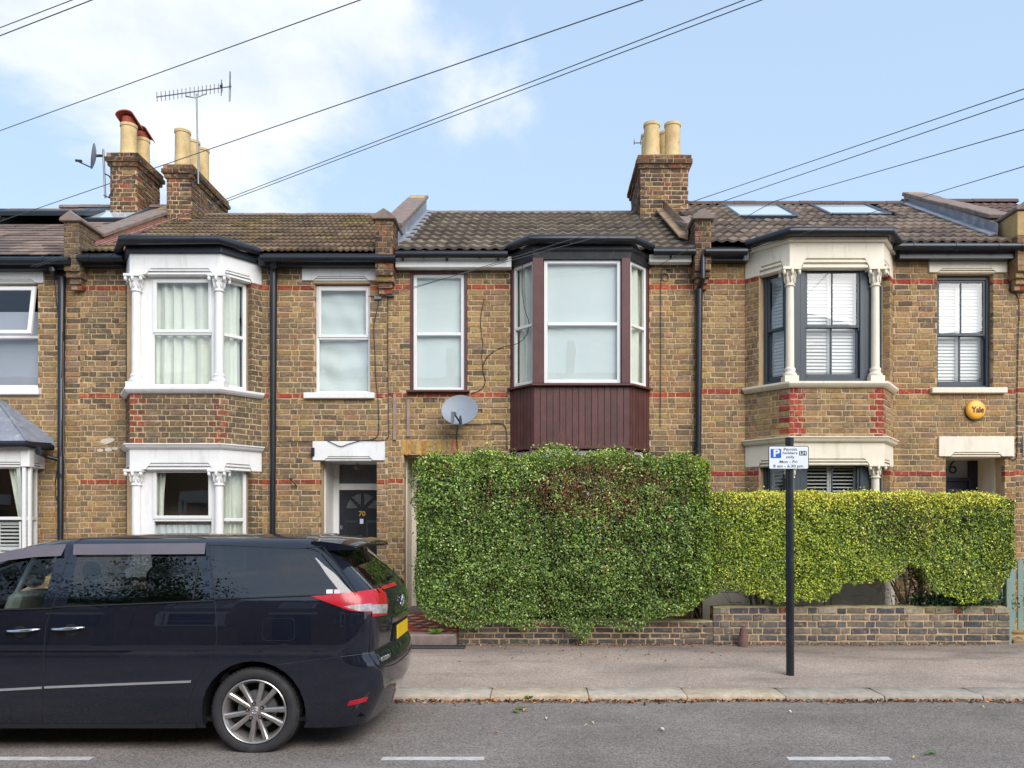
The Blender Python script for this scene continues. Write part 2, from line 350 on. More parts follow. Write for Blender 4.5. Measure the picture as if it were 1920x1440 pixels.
def brick_shape(r):
    """unit brick front: u and z in -.5...5, d (depth, -y is the street) 0 at the face"""
    v = []
    J = lambda k: r.uniform(-k, k)
    for d, iu, iz in ((.10, 0, 0), (.006, 0, 0), (0, .022, .085)):
        for su, sz in ((-1, -1), (1, -1), (1, 1), (-1, 1)):
            ju, jz, jd = (J(.02), J(.085), J(.0035)) if d < .05 else (0, 0, 0)
            v.append((su*(.5-iu)+ju, d+jd, sz*(.5-iz)+jz))
    f = []
    for k in (0, 4):
        for i in range(4): f.append((k+i, k+(i+1) % 4, k+4+(i+1) % 4, k+4+i))
    f.append((8, 9, 10, 11)); return v, f
_r = random.Random(3)
BSH = [brick_shape(_r) for _ in range(14)]
MESHC = {}
def brick_mesh(sh, col, mat):
    key = (sh, tuple(round(c, 3) for c in col), mat)
    if key not in MESHC:
        v, f = BSH[sh]; me = bpy.data.meshes.new('brick'); me.from_pydata(v, [], f)
        a = me.attributes.new('tint', 'FLOAT_COLOR', 'POINT')
        a.data.foreach_set('color', np.array([(*col, 1)]*len(v), dtype=np.float32).ravel())
        me.materials.append(MT[mat]); MESHC[key] = me
    return MESHC[key]
def quant(c): return tuple((round(q*60)/60 if q > .08 else round(q*160)/160) for q in c)
def lay(P, u0, u1, z0, z1, holes, zr, ch, colour, out, ls=.225, lh=.108, j=.0125, proud=0., bond='flemish', ends=True, phase=0.):
    """one brick panel; holes = list of (u0,u1,z0,z1); zr = z of the bottom of course 0; colour(k,u,z,stretcher)->tint"""
    k0 = math.floor((z0-zr)/ch+.001); k1 = math.ceil((z1-zr)/ch-.001)
    for k in range(k0, k1):
        a = zr+k*ch+j*.5; b = zr+(k+1)*ch-j*.5
        a, b = max(a, z0+.002), min(b, z1-.002)
        if b-a < ch*.28: continue
        u = u0-RD.uniform(0, .02)-((ls+lh)*.5+j if k % 2 else 0)-.1+phase; st = (k % 2 == 0)
        while u < u1:
            L = (ls if st else lh)*RD.uniform(.965, 1.03)
            if bond == 'stretcher': L = ls*RD.uniform(.96, 1.04)
            segs = [(max(u, u0+.003), min(u+L, u1-.003))]
            for h0, h1, g0, g1 in holes:
                if g0 < b-.3*ch and g1 > a+.3*ch:
                    ns = []
                    for s0, s1 in segs:
                        if s1 <= h0 or s0 >= h1: ns.append((s0, s1)); continue
                        if s0 < h0-.012: ns.append((s0, h0-.004))
                        if s1 > h1+.012: ns.append((h1+.004, s1))
                    segs = ns
            for s0, s1 in segs:
                if s1-s0 < .022: continue
                aa, bb = a, b
                for h0, h1, g0, g1 in holes:
                    if s1 > h0 and s0 < h1:
                        if a < g0 < b: bb = g0-.003
                        elif a < g1 < b: aa = g1+.003
                if bb-aa < .015: continue
                c = colour(k, (s0+s1)/2, (aa+bb)/2, st)
                out.append((P, (s0+s1)/2, (aa+bb)/2, s1-s0, bb-aa, quant(c), RD.randrange(14), proud+RD.uniform(-.0025, .0025)))
            u += L+j; st = not st
HIDE = [(-9999, 700, 1015, 9999), (790, 1325, 870, 1165), (1345, 1890, 940, 1110)]     # photo rectangles covered by the car and the hedges
def finish_bricks(recs, parent, mat='brick', limit=300, hide=True, name='brick', stuff='brickwork'):
    sc = []
    for i, r in enumerate(recs):
        P, u, z, w, h = r[:5]; q = P.pt(u, 0, z); D = q[1]-CY
        px, py = VX+q[0]/D*F, VY-(q[2]-CZ)/D*F
        ok = -20 < px < 1940 and -20 < py < 1460
        if ok and hide: ok = not any(a < px < b and c < py < d for a, b, c, d in HIDE)
        to = Vector((-q[0], CY-q[1])).normalized(); fc = max(0, to.dot(P.n))
        sc.append((w*h*fc/D/D if ok else 0, i))
    sc.sort(reverse=True); top = [i for s, i in sc[:limit] if s > 0]
    ts = set(top)
    for i in top:
        P, u, z, w, h, c, sh, pr = recs[i]
        link_copy(brick_mesh(sh, c, mat), name, parent, P.pt(u, pr, z), P.ang, (w, 1, h))
    rest = [r for i, r in enumerate(recs) if i not in ts]
    if rest:
        V = np.zeros((len(rest)*12, 3)); T = np.ones((len(rest)*12, 4), dtype=np.float32); Fc = []
        off = wloc(parent)
        for i, (P, u, z, w, h, c, sh, pr) in enumerate(rest):
            v = np.array(BSH[sh][0]); uu = u+v[:, 0]*w; dd = pr-v[:, 1]; zz = z+v[:, 2]*h
            V[i*12:i*12+12, 0] = P.a.x+P.e.x*uu+P.n.x*dd-off.x
            V[i*12:i*12+12, 1] = P.a.y+P.e.y*uu+P.n.y*dd-off.y
            V[i*12:i*12+12, 2] = zz-off.z; T[i*12:i*12+12, :3] = c
            Fc += [tuple(q+i*12 for q in f) for f in BSH[sh][1]]
        me = bpy.data.meshes.new(stuff); me.from_pydata(V.tolist(), [], Fc)
        a = me.attributes.new('tint', 'FLOAT_COLOR', 'POINT'); a.data.foreach_set('color', T.ravel())
        me.materials.append(MT[mat]); o = bpy.data.objects.new(stuff, me); COL.objects.link(o); o.parent = parent; o['kind'] = 'stuff'
def backing(mb, P, u0, u1, z0, z1, holes, df=-.007, db=-.26):
    """mortar bed with openings and their reveals"""
    us = sorted({u0, u1, *[min(max(q, u0), u1) for h in holes for q in h[:2]]})
    zs = sorted({z0, z1, *[min(max(q, z0), z1) for h in holes for q in h[2:]]})
    solid = lambda u, z: u0 < u < u1 and z0 < z < z1 and not any(h[0] < u < h[1] and h[2] < z < h[3] for h in holes)
    eps = 1e-4
    for i in range(len(us)-1):
        for j in range(len(zs)-1):
            a, b, c, d = us[i], us[i+1], zs[j], zs[j+1]
            if b-a < eps or d-c < eps: continue
            um, zm = (a+b)/2, (c+d)/2
            if not solid(um, zm): continue
            mb.add([P.pt(a, df, c), P.pt(b, df, c), P.pt(b, df, d), P.pt(a, df, d)], [(0, 1, 2, 3)])
            mb.add([P.pt(a, db, c), P.pt(b, db, c), P.pt(b, db, d), P.pt(a, db, d)], [(3, 2, 1, 0)])
            if not solid(a-eps, zm): mb.add([P.pt(a, df, c), P.pt(a, df, d), P.pt(a, db, d), P.pt(a, db, c)], [(0, 1, 2, 3)])
            if not solid(b+eps, zm): mb.add([P.pt(b, df, c), P.pt(b, db, c), P.pt(b, db, d), P.pt(b, df, d)], [(0, 1, 2, 3)])
            if not solid(um, c-eps): mb.add([P.pt(a, df, c), P.pt(a, db, c), P.pt(b, db, c), P.pt(b, df, c)], [(0, 1, 2, 3)])
            if not solid(um, d+eps): mb.add([P.pt(a, df, d), P.pt(b, df, d), P.pt(b, db, d), P.pt(a, db, d)], [(0, 1, 2, 3)])
# ------------------------------------------------------------------ windows, curtains, shutters, stone trim
def curtain(P, u0, u1, z0, z1, d, parent, mat='curtain', folds=6, amp=.032, gather=None, name='curtain'):
    mb = MB(); nu, nz = max(12, int(folds*8)), 8; ph = RD.uniform(0, 6); vs = []
    ws = [RD.uniform(.6, 1.5) for _ in range(8)]
    for i in range(nz+1):
        z = z0+(z1-z0)*i/nz
        for j in range(nu+1):
            t = j/nu; uu = u0+(u1-u0)*t
            if gather: uu = u0+(u1-u0)*(t*(1-gather*(1-i/nz)) if gather > 0 else 1-(1-t)*(1+gather*(1-i/nz)))
            w = t*folds*2*PI+ph+math.sin(t*9+ph)*ws[0]+.25*math.sin(i*.7+t*5)
            vs.append(P.pt(uu, d+amp*(math.sin(w)+.35*math.sin(2.3*w+ws[1])), z))
    mb.add(vs, [(i*(nu+1)+j, i*(nu+1)+j+1, (i+1)*(nu+1)+j+1, (i+1)*(nu+1)+j) for i in range(nz) for j in range(nu)])
    return mb.build(name, mat, parent, smooth=True, angle=80)
def crumple(P, u0, u1, z0, z1, d, parent, mat='blind', amp=.04):
    mb = MB(); nu, nz = 18, 30; vs = []
    for i in range(nz+1):
        for j in range(nu+1):
            t, s = j/nu, i/nz
            sag = .5*math.sin(PI*t)
            w = math.sin(s*26+sag*3)*(.35+.65*(1-s))+.5*math.sin(s*11-sag*4+t*3)+.3*math.sin(t*13+s*17)
            vs.append(P.pt(u0+(u1-u0)*t, d+amp*w*.5, z0+(z1-z0)*s))
    mb.add(vs, [(i*(nu+1)+j, i*(nu+1)+j+1, (i+1)*(nu+1)+j+1, (i+1)*(nu+1)+j) for i in range(nz) for j in range(nu)])
    return mb.build('fabric_blind', mat, parent, smooth=True, angle=80)
def rim(mb, P, u0, u1, z0, z1, w, d0, d1, wb=None, wt=None):
    wb = w if wb is None else wb; wt = w if wt is None else wt
    mb.pbox(P, u0, u0+w, d0, d1, z0, z1); mb.pbox(P, u1-w, u1, d0, d1, z0, z1)
    mb.pbox(P, u0+w, u1-w, d0, d1, z0, z0+wb); mb.pbox(P, u0+w, u1-w, d0, d1, z1-wt, z1)
def pane(P, u0, u1, z0, z1, d, parent, mat='glass'):
    mb = MB(); mb.pbox(P, u0, u1, d-.003, d+.003, z0, z1); return mb.build('pane', mat, parent)
def upvc(house, P, u0, u1, z0, z1, zt, d=-.1, w=.035, sash=.03, top_sash=True, mat='upvc', fill='curtain', gather=None, folds=6, tw=.05, spread=(.02, .02)):
    """double-glazed casement: outer frame, transom at zt, opening sash above, fixed pane below"""
    mb = MB(); rim(mb, P, u0, u1, z0, z1, w, d-.05, d)
    mb.pbox(P, u0+w, u1-w, d-.05, d+.004, zt-tw/2, zt+tw/2)
    f = mb.build('window', mat, house, bevel=.006)
    a, b = u0+w, u1-w
    if top_sash:
        mb = MB(); rim(mb, P, a-.012, b+.012, zt+tw/2-.014, z1-w+.012, sash+.012, d-.02, d+.018); mb.build('opening_sash', mat, f, bevel=.006)
        pane(P, a+sash-.004, b-sash+.004, zt+tw/2+sash-.006, z1-w-sash+.004, d-.012, f)
    else: pane(P, a-.004, b+.004, zt+tw/2-.004, z1-w+.004, d-.012, f)
    pane(P, a-.004, b+.004, z0+w-.004, zt-tw/2+.004, d-.026, f)
    if fill == 'curtain': curtain(P, a-spread[0], b+spread[1], z0+.01, z1-.01, d-.1, f, folds=folds, gather=gather)
    elif fill == 'blind': curtain(P, a-.02, b+.02, z0+.01, z1-.01, d-.075, f, mat='blind', folds=1.2, amp=.004, name='roller_blind')
    elif fill == 'crumple': crumple(P, a-.02, b+.02, z0+.01, z1-.01, d-.085, f)
    return f
def shutters(house, P, u0, u1, z0, z1, d, n=2, open_=.35, rows=None, mid=True):
    """louvred shutter leaves; every slat is its own object"""
    w = (u1-u0)/n
    for i in range(n):
        a, b = u0+i*w+.003, u0+(i+1)*w-.003; st = .035
        mb = MB(); rim(mb, P, a, b, z0, z1, st, d-.028, d, .06, .05)
        zs = [(z0+.06, z1-.05)]
        if mid:
            zm = (z0+z1)/2; mb.pbox(P, a+st, b-st, d-.028, d, zm-.03, zm+.03); zs = [(z0+.06, zm-.03), (zm+.03, z1-.05)]
        sh = mb.build('shutter', 'shutter', house, bevel=.003)
        ang = open_; pitch = .052
        smb = MB(); c, s_ = math.cos(ang), math.sin(ang); L = b-a-2*st-.004; hw, th = .03, .0045
        vs = []
        for uu in (-L/2, L/2):
            for q, t in ((-hw, -th), (hw, -th), (hw, th), (-hw, th)):
                vs.append((uu, q*c-t*s_, q*s_+t*c))
        me = bpy.data.meshes.new('slat'); me.from_pydata(vs, [], [(0, 1, 2, 3), (7, 6, 5, 4), (0, 4, 5, 1), (1, 5, 6, 2), (2, 6, 7, 3), (3, 7, 4, 0)])
        me.materials.append(MT['shutter'])
        for q0, q1 in zs:
            m = int((q1-q0)/pitch)
            for k in range(m):
                z = q0+(k+.5)*(q1-q0)/m
                link_copy(me, 'slat', sh, P.pt((a+b)/2, d-.014, z), P.ang)
def sash_window(house, P, u0, u1, z0, z1, zm, d=-.1, box=.055, bars=1, fill=True, leaves=2, open_=1.05, mid=False, only_top=False):
    """dark timber box sash: upper sash in front, lower sash behind, centre glazing bar"""
    mb = MB(); rim(mb, P, u0, u1, z0, z1, box, d-.1, d, .05, .045); f = mb.build('window', 'slate_paint', house, bevel=.004)
    a, b = u0+box, u1-box; s = .04
    for top in ((True,) if only_top else (True, False)):
        q0, q1 = (zm-.02, z1-.045) if top else (z0+.05, zm+.02); dd = d-.02 if top else d-.058
        m2 = MB(); rim(m2, P, a, b, q0, q1, s, dd-.035, dd, .075 if not top else .04, .04)
        cuts = [a+s]
        for i in range(bars):
            uc = a+s+(b-a-2*s)*(i+1)/(bars+1); m2.pbox(P, uc-.011, uc+.011, dd-.033, dd-.002, q0+.04, q1-.04); cuts.append(uc)
        cuts.append(b-s); sa = m2.build('sash', 'slate_paint', f, bevel=.003)
        for i in range(len(cuts)-1):
            pane(P, cuts[i], cuts[i+1], q0+(.04 if top else .075), q1-.04, dd-.017, f)
        if not top:
            m3 = MB()
            for uu in (a-.004, b-.02): m3.pbox(P, uu, uu+.024, dd, dd+.03, q1-.085, q1-.04)
            m3.build('sash_horn', 'slate_paint', f)
    if fill: shutters(house, P, a+.01, b-.01, z0+.05, z1-.045, d-.13, leaves, open_, mid=mid)
    return f
def lintel(house, P, u0, u1, zb, zt, a, b, za, mat, d0=-.1, d1=.035, ch=.05, moulding=True, name='lintel', side=(True, True)):
    """painted stone head with chamfered stops over the opening a..b and a moulded soffit band"""
    mb = MB(); poly = []
    poly = [(u0, zb), (a, zb), (a+ch, za), (b-ch, za), (b, zb), (u1, zb), (u1, zt), (u0, zt)]
    mb.pprism(P, poly, d0, d1); o = mb.build(name, mat, house, bevel=.004)
    if moulding:
        m = MB(); h = za-zb
        m.pprism(P, [(a+.005, zb-.012), (b-.005, zb-.012), (b-ch, za-.004), (a+ch, za-.004)], d0, d1-.03)
        m.pprism(P, [(a+.012, zb-.0), (b-.012, zb-.0), (b-.03, zb+h*.3), (a+.03, zb+h*.3)], d0, d1-.008)
        m.pprism(P, [(a+.03, zb+h*.55), (b-.03, zb+h*.55), (b-ch-.003, zb+h*.78), (a+ch+.003, zb+h*.78)], d0, d1+.006)
        m.build('moulding', mat, o)
    return o
def band(house, pts, prof, mat, name, bevel=0):
    """a moulding of profile [(d,z)...] mitred round plan points pts (left to right)"""
    n = len(pts); V = []
    ns = []
    for i in range(n-1):
        e = Vector((pts[i+1][0]-pts[i][0], pts[i+1][1]-pts[i][1])).normalized(); ns.append(Vector((e.y, -e.x)))
    for i in range(n):
        if i == 0: m = ns[0]; m = Vector((m.x, m.y))
        elif i == n-1: m = ns[-1]
        else:
            m = (ns[i-1]+ns[i]); m = m/(m.dot(ns[i]))
        V.append([(pts[i][0]+m.x*d, pts[i][1]+m.y*d, z) for d, z in prof])
    k = len(prof); mb = MB(); mb.v = [p for r in V for p in r]; mb.t = [(1, 1, 1)]*len(mb.v)
    for i in range(n-1):
        for j in range(k): mb.f.append((i*k+j, i*k+(j+1) % k, (i+1)*k+(j+1) % k, (i+1)*k+j))
    mb.f.append(tuple(range(k-1, -1, -1))); mb.f.append(tuple((n-1)*k+j for j in range(k)))
    return mb.build(name, mat, house, bevel=bevel)
def column(house, x, y, z0, z1, r, mat, capw, zc, zb):
    """engaged column: plinth and moulded base, shaft, foliate capital (capital bottom zc, base top zb)"""
    mb = MB(); mb.lathe([(r*1.02, zb-.02), (r*1.02, zb), (r, zb+.06), (r*.97, (zb+zc)/2), (r*.93, zc-.02), (r*.93, zc+.02)], (x, y, 0), n=20)
    c = mb.build('column', mat, house, smooth=True)
    mb = MB(); h = zc; hb = zb-z0
    mb.lathe([(r*1.3, zb-hb*.62), (r*1.62, zb-hb*.56), (r*1.66, zb-hb*.44), (r*1.3, zb-hb*.34), (r*1.22, zb-hb*.26), (r*1.3, zb-hb*.2), (r*1.34, zb-hb*.1), (r*1.12, zb)], (x, y, 0), n=20)
    mb.box(x-r*1.68, x+r*1.68, y-r*1.6, y+r*1.6, z0, zb-hb*.58)
    mb.build('column_base', mat, c, smooth=True, angle=40)
    mb = MB(); H = z1-zc
    mb.lathe([(r*.95, zc-.018), (r*1.22, zc-.014), (r*1.26, zc), (r*1.0, zc+.014), (r*1.0, zc+H*.3), (r*1.25, zc+H*.6), (r*1.6, zc+H*.8), (r*1.5, zc+H*.84)], (x, y, 0), n=20)
    mb.box(x-capw/2, x+capw/2, y-capw/2*.9, y+capw/2*.9, zc+H*.84, z1)
    for k in range(8):
        q = k*PI/4+PI/8*0; cx, cy = math.cos(q), math.sin(q)
        mb.blob((x+cx*r*1.18, y+cy*r*1.18, zc+H*.38), (r*.3, r*.3, H*.26), 6, 4)
        mb.blob((x+cx*r*1.42, y+cy*r*1.42, zc+H*.62), (r*.24, r*.24, H*.13), 6, 4)
    for sx in (-1, 1):
        for sy in (-1, 1):
            mb.blob((x+sx*capw*.42, y+sy*capw*.36, zc+H*.7), (r*.4, r*.4, H*.17), 8, 5)
    mb.blob((x, y-capw*.46, zc+H*.72), (r*.34, r*.25, H*.2), 8, 5)
    mb.build('capital', mat, c, smooth=True, angle=50)
    return c
def gutter(house, pts, z, r=.055, name='gutter', brackets=True):
    mb = MB(); p = [(x, y, z) for x, y in pts]; mb.tube(p, r, 10)
    for (a, b) in zip(p, p[1:]):
        L = (Vector(b)-Vector(a)).length; m = max(1, int(L/.9))
        for i in range(m+1):
            if i in (0, m) and L < .7: continue
            t = (i+.5)/(m+1); c = Vector(a).lerp(Vector(b), t); e = (Vector(b)-Vector(a)).normalized()
            mb.tube([c-e*.018, c+e*.018], r*1.13, 10)
    return mb.build(name, 'black', house, smooth=True, angle=40)
def roof_plane(Ye, Ze, Yr, Zr):
    sl = math.hypot(Yr-Ye, Zr-Ze); t = Vector((0, (Yr-Ye)/sl, (Zr-Ze)/sl)); n = Vector((0, -t.z, t.y)); return dict(Ye=Ye, Ze=Ze, Yr=Yr, Zr=Zr, len=sl, t=t, n=n)
def roof_hit(rp, px, py, off=0.):
    d = Vector(((px-VX)/F, 1, (VY-py)/F)); o = Vector((0, CY, CZ)); q = Vector((0, rp['Ye'], rp['Ze']))+rp['n']*off
    k = (q-o).dot(rp['n'])/d.dot(rp['n']); p = o+d*k
    return p.x, (p-Vector((0, rp['Ye'], rp['Ze']))).dot(rp['t'])
def rpt(rp, x, v, h=0.):
    return (x, rp['Ye']+rp['t'].y*v+rp['n'].y*h, rp['Ze']+rp['t'].z*v+rp['n'].z*h)
def tile_mesh(w, l, amp, th, rolls=2, seg=12, tint=(.1, .1, .1), mat='tile', flat=False):
    """interlocking concrete tile, u across, v up the slope, lower edge lifted"""
    vs = []; fs = []; n = seg if not flat else 1
    prof = []
    for i in range(n+1):
        t = i/n; a = t*rolls*2*PI
        h = amp*(.5-.5*math.cos(a))**1.4 if not flat else 0
        prof.append((-w/2+w*t, h))
    for v, lift in ((0, th*1.15), (l, 0)):
        for u, h in prof: vs.append((u, v, lift+h))
        for u, h in prof: vs.append((u, v, lift+h-th))
    m = n+1
    for i in range(n):
        fs.append((i, i+1, 2*m+i+1, 2*m+i))
        fs.append((m+i, i+m+0, i, i+1)) if False else fs.append((m+i, m+i+1, i+1, i))
    fs.append((m, 0, 2*m, 3*m)); fs.append((n, m+n, 3*m+n, 2*m+n))
    me = bpy.data.meshes.new('roof_tile'); me.from_pydata(vs, [], fs)
    a = me.attributes.new('tint', 'FLOAT_COLOR', 'POINT')
    a.data.foreach_set('color', np.array([(*tint, 1)]*len(vs), dtype=np.float32).ravel())
    me.materials.append(MT[mat]); me.shade_smooth()
    try: me.set_sharp_from_angle(angle=math.radians(45))
    except Exception: pass
    return me
def tiles(rp, roof, x0, x1, w, gauge, amp, th, cols, mat='tile', flat=False, rolls=2, holes=(), xl=None, xr=None, v0=0., vmax=None, limit=300):
    """tiles laid in courses up the slope; holes = skylights (x0,x1,v0,v1)"""
    var = [tile_mesh(w*1.0, gauge*1.12, amp, th, rolls, 12, c, mat, flat) for c in cols for _ in (0,)]
    rq = Matrix((Vector((1, 0, 0)), rp['t'], rp['n'])).transposed().to_quaternion()
    n = int(((vmax or rp['len'])-v0)/gauge+.2); todo = []
    for r in range(n):
        v = v0+r*gauge; off = (w/2 if (r % 2 and flat) else 0)
        x = x0-off
        while x < x1-.01:
            c = x+w/2; vm = v+gauge*.5
            ok = c > x0-.02 and c < x1+.02 and not any(h[0]-.04 < c < h[1]+.04 and h[2]-.08 < vm < h[3]+.08 for h in holes)
            if ok: todo.append((c, v, RD.randrange(len(var))))
            x += w
    for i, (c, v, k) in enumerate(todo):
        p = rpt(rp, c, v+RD.uniform(-.006, .006), .012+RD.uniform(0, .004))
        q = rq @ Matrix.Rotation(RD.uniform(-.008, .008), 3, 'Z').to_quaternion()
        link_copy(var[k], 'roof_tile', roof, p, rot=q)
    return len(todo)
# ------------------------------------------------------------------ the terrace
MT['palewall'] = pm('added_pale_wall_paint', lin(190, 182, 172), .9, .1, 2)
FP = Pan((0, 0), (1, 0))                                    # facade plane, u = world X
GZ = .17                                                    # ground level at the house fronts
def zf(py, Y=0): return Z(py, Y)
def house(name, label, xc, grp='terraced houses in a row'):
    return thing(name, label, 'house', (xc, 0, GZ), grp)
def shell(h, x0, x1, ztop, rp, mat='underlay', back=7.6):
    """back and party walls, and the roof deck"""
    mb = MB(); mb.box(x0+.02, x1-.02, back, back+.2, GZ, ztop-.1); mb.box(x0, x0+.1, .27, back, GZ, ztop-.1); mb.box(x1-.1, x1, .27, back, GZ, ztop-.1)
    mb.build('rear_wall', 'mortar_dark', h)
    mb = MB(); Ye, Ze, Yr, Zr = rp['Ye'], rp['Ze'], rp['Yr'], rp['Zr']; t = .06
    mb.xprism([(Ye+.05, Ze-.04), (Yr, Zr), (back+.4, Ze+.05), (back+.4, Ze-.03), (Yr, Zr-t*1.3), (Ye+.05, Ze-.04-t)], x0, x1)
    r = mb.build('roof', mat, h)
    mb = MB(); mb.box(x0+.1, x1-.1, .3, back, 2.95, 3.1); mb.box(x0+.1, x1-.1, .3, back, 5.9, 5.92); mb.box(x0+.1, x1-.1, 3.6, 3.7, GZ, 5.9); mb.build('inner_floor', 'inside', h)
    return r
def ridge(roof, rp, x0, x1, L=.42, r=.12, mat='potred', dz=0):
    me = None; n = max(1, round((x1-x0)/L)); L = (x1-x0)/n
    mb = MB(); prof = [(r*math.cos(q), r*.75*math.sin(q)) for q in [PI*i/8 for i in range(9)]]
    vs = [(-L/2*.985, a, b) for a, b in prof]+[(L/2*.985, a, b) for a, b in prof]
    mb.add(vs, [(i, i+1, 10+i, 9+i) for i in range(8)]+[tuple(range(9)), tuple(range(17, 8, -1))])
    o = mb.build('ridge_tile', mat, None, smooth=True, angle=50); me = o.data; bpy.data.objects.remove(o)
    for i in range(n): link_copy(me, 'ridge_tile', roof, (x0+(i+.5)*L, rp['Yr'], rp['Zr']-.02+dz+RD.uniform(-.004, .004)))
def skylight(roof, rp, pxs, pys, lift=.07, tilt=0, mat='slate_paint'):
    (a0, a1), (b0, b1) = pxs, pys
    x0, v1 = roof_hit(rp, a0, b0); x1, v0 = roof_hit(rp, a1, b1)
    mb = MB(); w = .07
    def bx(xa, xb, va, vb, h0, h1):
        k = lambda v: tilt*(v1-v)
        mb.hexa([rpt(rp, xa, va, h0+k(va)), rpt(rp, xb, va, h0+k(va)), rpt(rp, xb, vb, h0+k(vb)), rpt(rp, xa, vb, h0+k(vb))],
                [rpt(rp, xa, va, h1+k(va)), rpt(rp, xb, va, h1+k(va)), rpt(rp, xb, vb, h1+k(vb)), rpt(rp, xa, vb, h1+k(vb))])
    bx(x0, x0+w, v0, v1, -.02, lift); bx(x1-w, x1, v0, v1, -.02, lift); bx(x0+w, x1-w, v0, v0+w, -.02, lift); bx(x0+w, x1-w, v1-w, v1, -.02, lift)
    s = mb.build('skylight', mat, roof, bevel=.01)
    mb = MB(); bx(x0+w, x1-w, v0+w, v1-w, lift-.03, lift-.02); mb.build('pane', 'skyreflection', s); mb = MB(); bx(x0+w, x1-w, v0+w, v1-w, lift-.06, lift-.05); mb.build('skylight_white_sheet', 'blind', s)  # white sheet added under the pane to make the skylight paler
    return (x0, x1, v0, v1)
def pots(ch, specs, base):
    for x, y, r, z1, kind in specs:
        mb = MB(); h = z1-base
        mb.lathe([(r*1.02, base-.05), (r*1.04, base+.05), (r*1.0, base+.07), (r*.96, base+h*.5), (r*.95, z1-.06), (r*1.04, z1-.05), (r*1.04, z1), (r*.86, z1), (r*.82, z1-.25)], (x, y, 0), n=24)
        p = mb.build('chimney_pot', 'pot', ch, smooth=True, angle=40)
        if kind == 'cowl':
            mb = MB(); mb.lathe([(r*.8, z1-.05), (r*.82, z1+.1), (r*.78, z1+.13)], (x, y, 0), n=20)
            n = 10; vs = []
            for i in range(n+1):
                q = PI*i/n
                for yy, dz in ((-r*1.15, .05), (r*1.35, -.05)):
                    vs.append((x+r*1.15*math.cos(q), y+yy, z1+.08+dz+r*.6*math.sin(q)))
            o = len(vs); vs += [(a, b, c-.02) for a, b, c in vs]
            fs = [(2*i, 2*i+1, 2*i+3, 2*i+2) for i in range(n)]+[(o+2*i, o+2*i+2, o+2*i+3, o+2*i+1) for i in range(n)]
            fs += [(2*i, 2*i+2, o+2*i+2, o+2*i) for i in range(n)]+[(2*i+1, o+2*i+1, o+2*i+3, 2*i+3) for i in range(n)]
            fs += [(0, o, o+1, 1), (2*n, 2*n+1, o+2*n+1, o+2*n)]
            mb.add(vs, fs); mb.build('hood_cowl', 'potred', p, smooth=True, angle=40)
def chimney(h, x0, x1, y0, y1, z0, z1, pot_specs, pal=CHIM, limit=110):
    ch_ = MB(); ch_.box(x0+.007, x1-.007, y0+.007, y1-.007, z0, z1); c = ch_.build('chimney', 'mortar', h)
    rec = []
    P = {'f': Pan((x0, y0), (x1, y0)), 'r': Pan((x1, y0), (x1, y1)), 'l': Pan((x0, y1), (x0, y0))}
    vis = ['f', 'r' if x1 < 0 else 'l']
    for k in vis:
        p = P[k]; off = 0 if k == 'f' else .17
        lay(p, 0, p.len, z0, z1-.24, [], z1-.24-.083*60, .083, lambda k, u, z, st: pick(pal), rec, phase=off)
    # oversailing courses
    for i, (o, a, b) in enumerate(((.035, z1-.24, z1-.16), (.075, z1-.16, z1-.08), (.05, z1-.08, z1))):
        mb = MB(); mb.box(x0-o+.007, x1+o-.007, y0-o+.007, y1+o-.007, a, b); mb.build('corbel_course', 'mortar_dark', c)
        for k in vis:
            p0, p1 = {'f': ((x0-o, y0-o), (x1+o, y0-o)), 'r': ((x1+o, y0-o), (x1+o, y1+o)), 'l': ((x0-o, y1+o), (x0-o, y0-o))}[k]
            p = Pan(p0, p1); lay(p, 0, p.len, a, b, [], a, b-a, lambda k, u, z, st: tuple(q*.75 for q in pick(pal)), rec, phase=i*.1)
    finish_bricks(rec, c, hide=False, limit=limit)
    mb = MB(); o = .03; n = 8
    bot = [(x0-o, y0-o), (x1+o, y0-o), (x1+o, y1+o), (x0-o, y1+o)]; q = .13
    top = [(x0+q, y0+q), (x1-q, y0+q), (x1-q, y1-q), (x0+q, y1-q)]
    mb.hexa([(x, y, z1) for x, y in bot], [(x, y, z1+.09) for x, y in top]); mb.build('flaunching', 'flaunch', c, bevel=.02)
    pots(c, pot_specs, z1+.05); return c
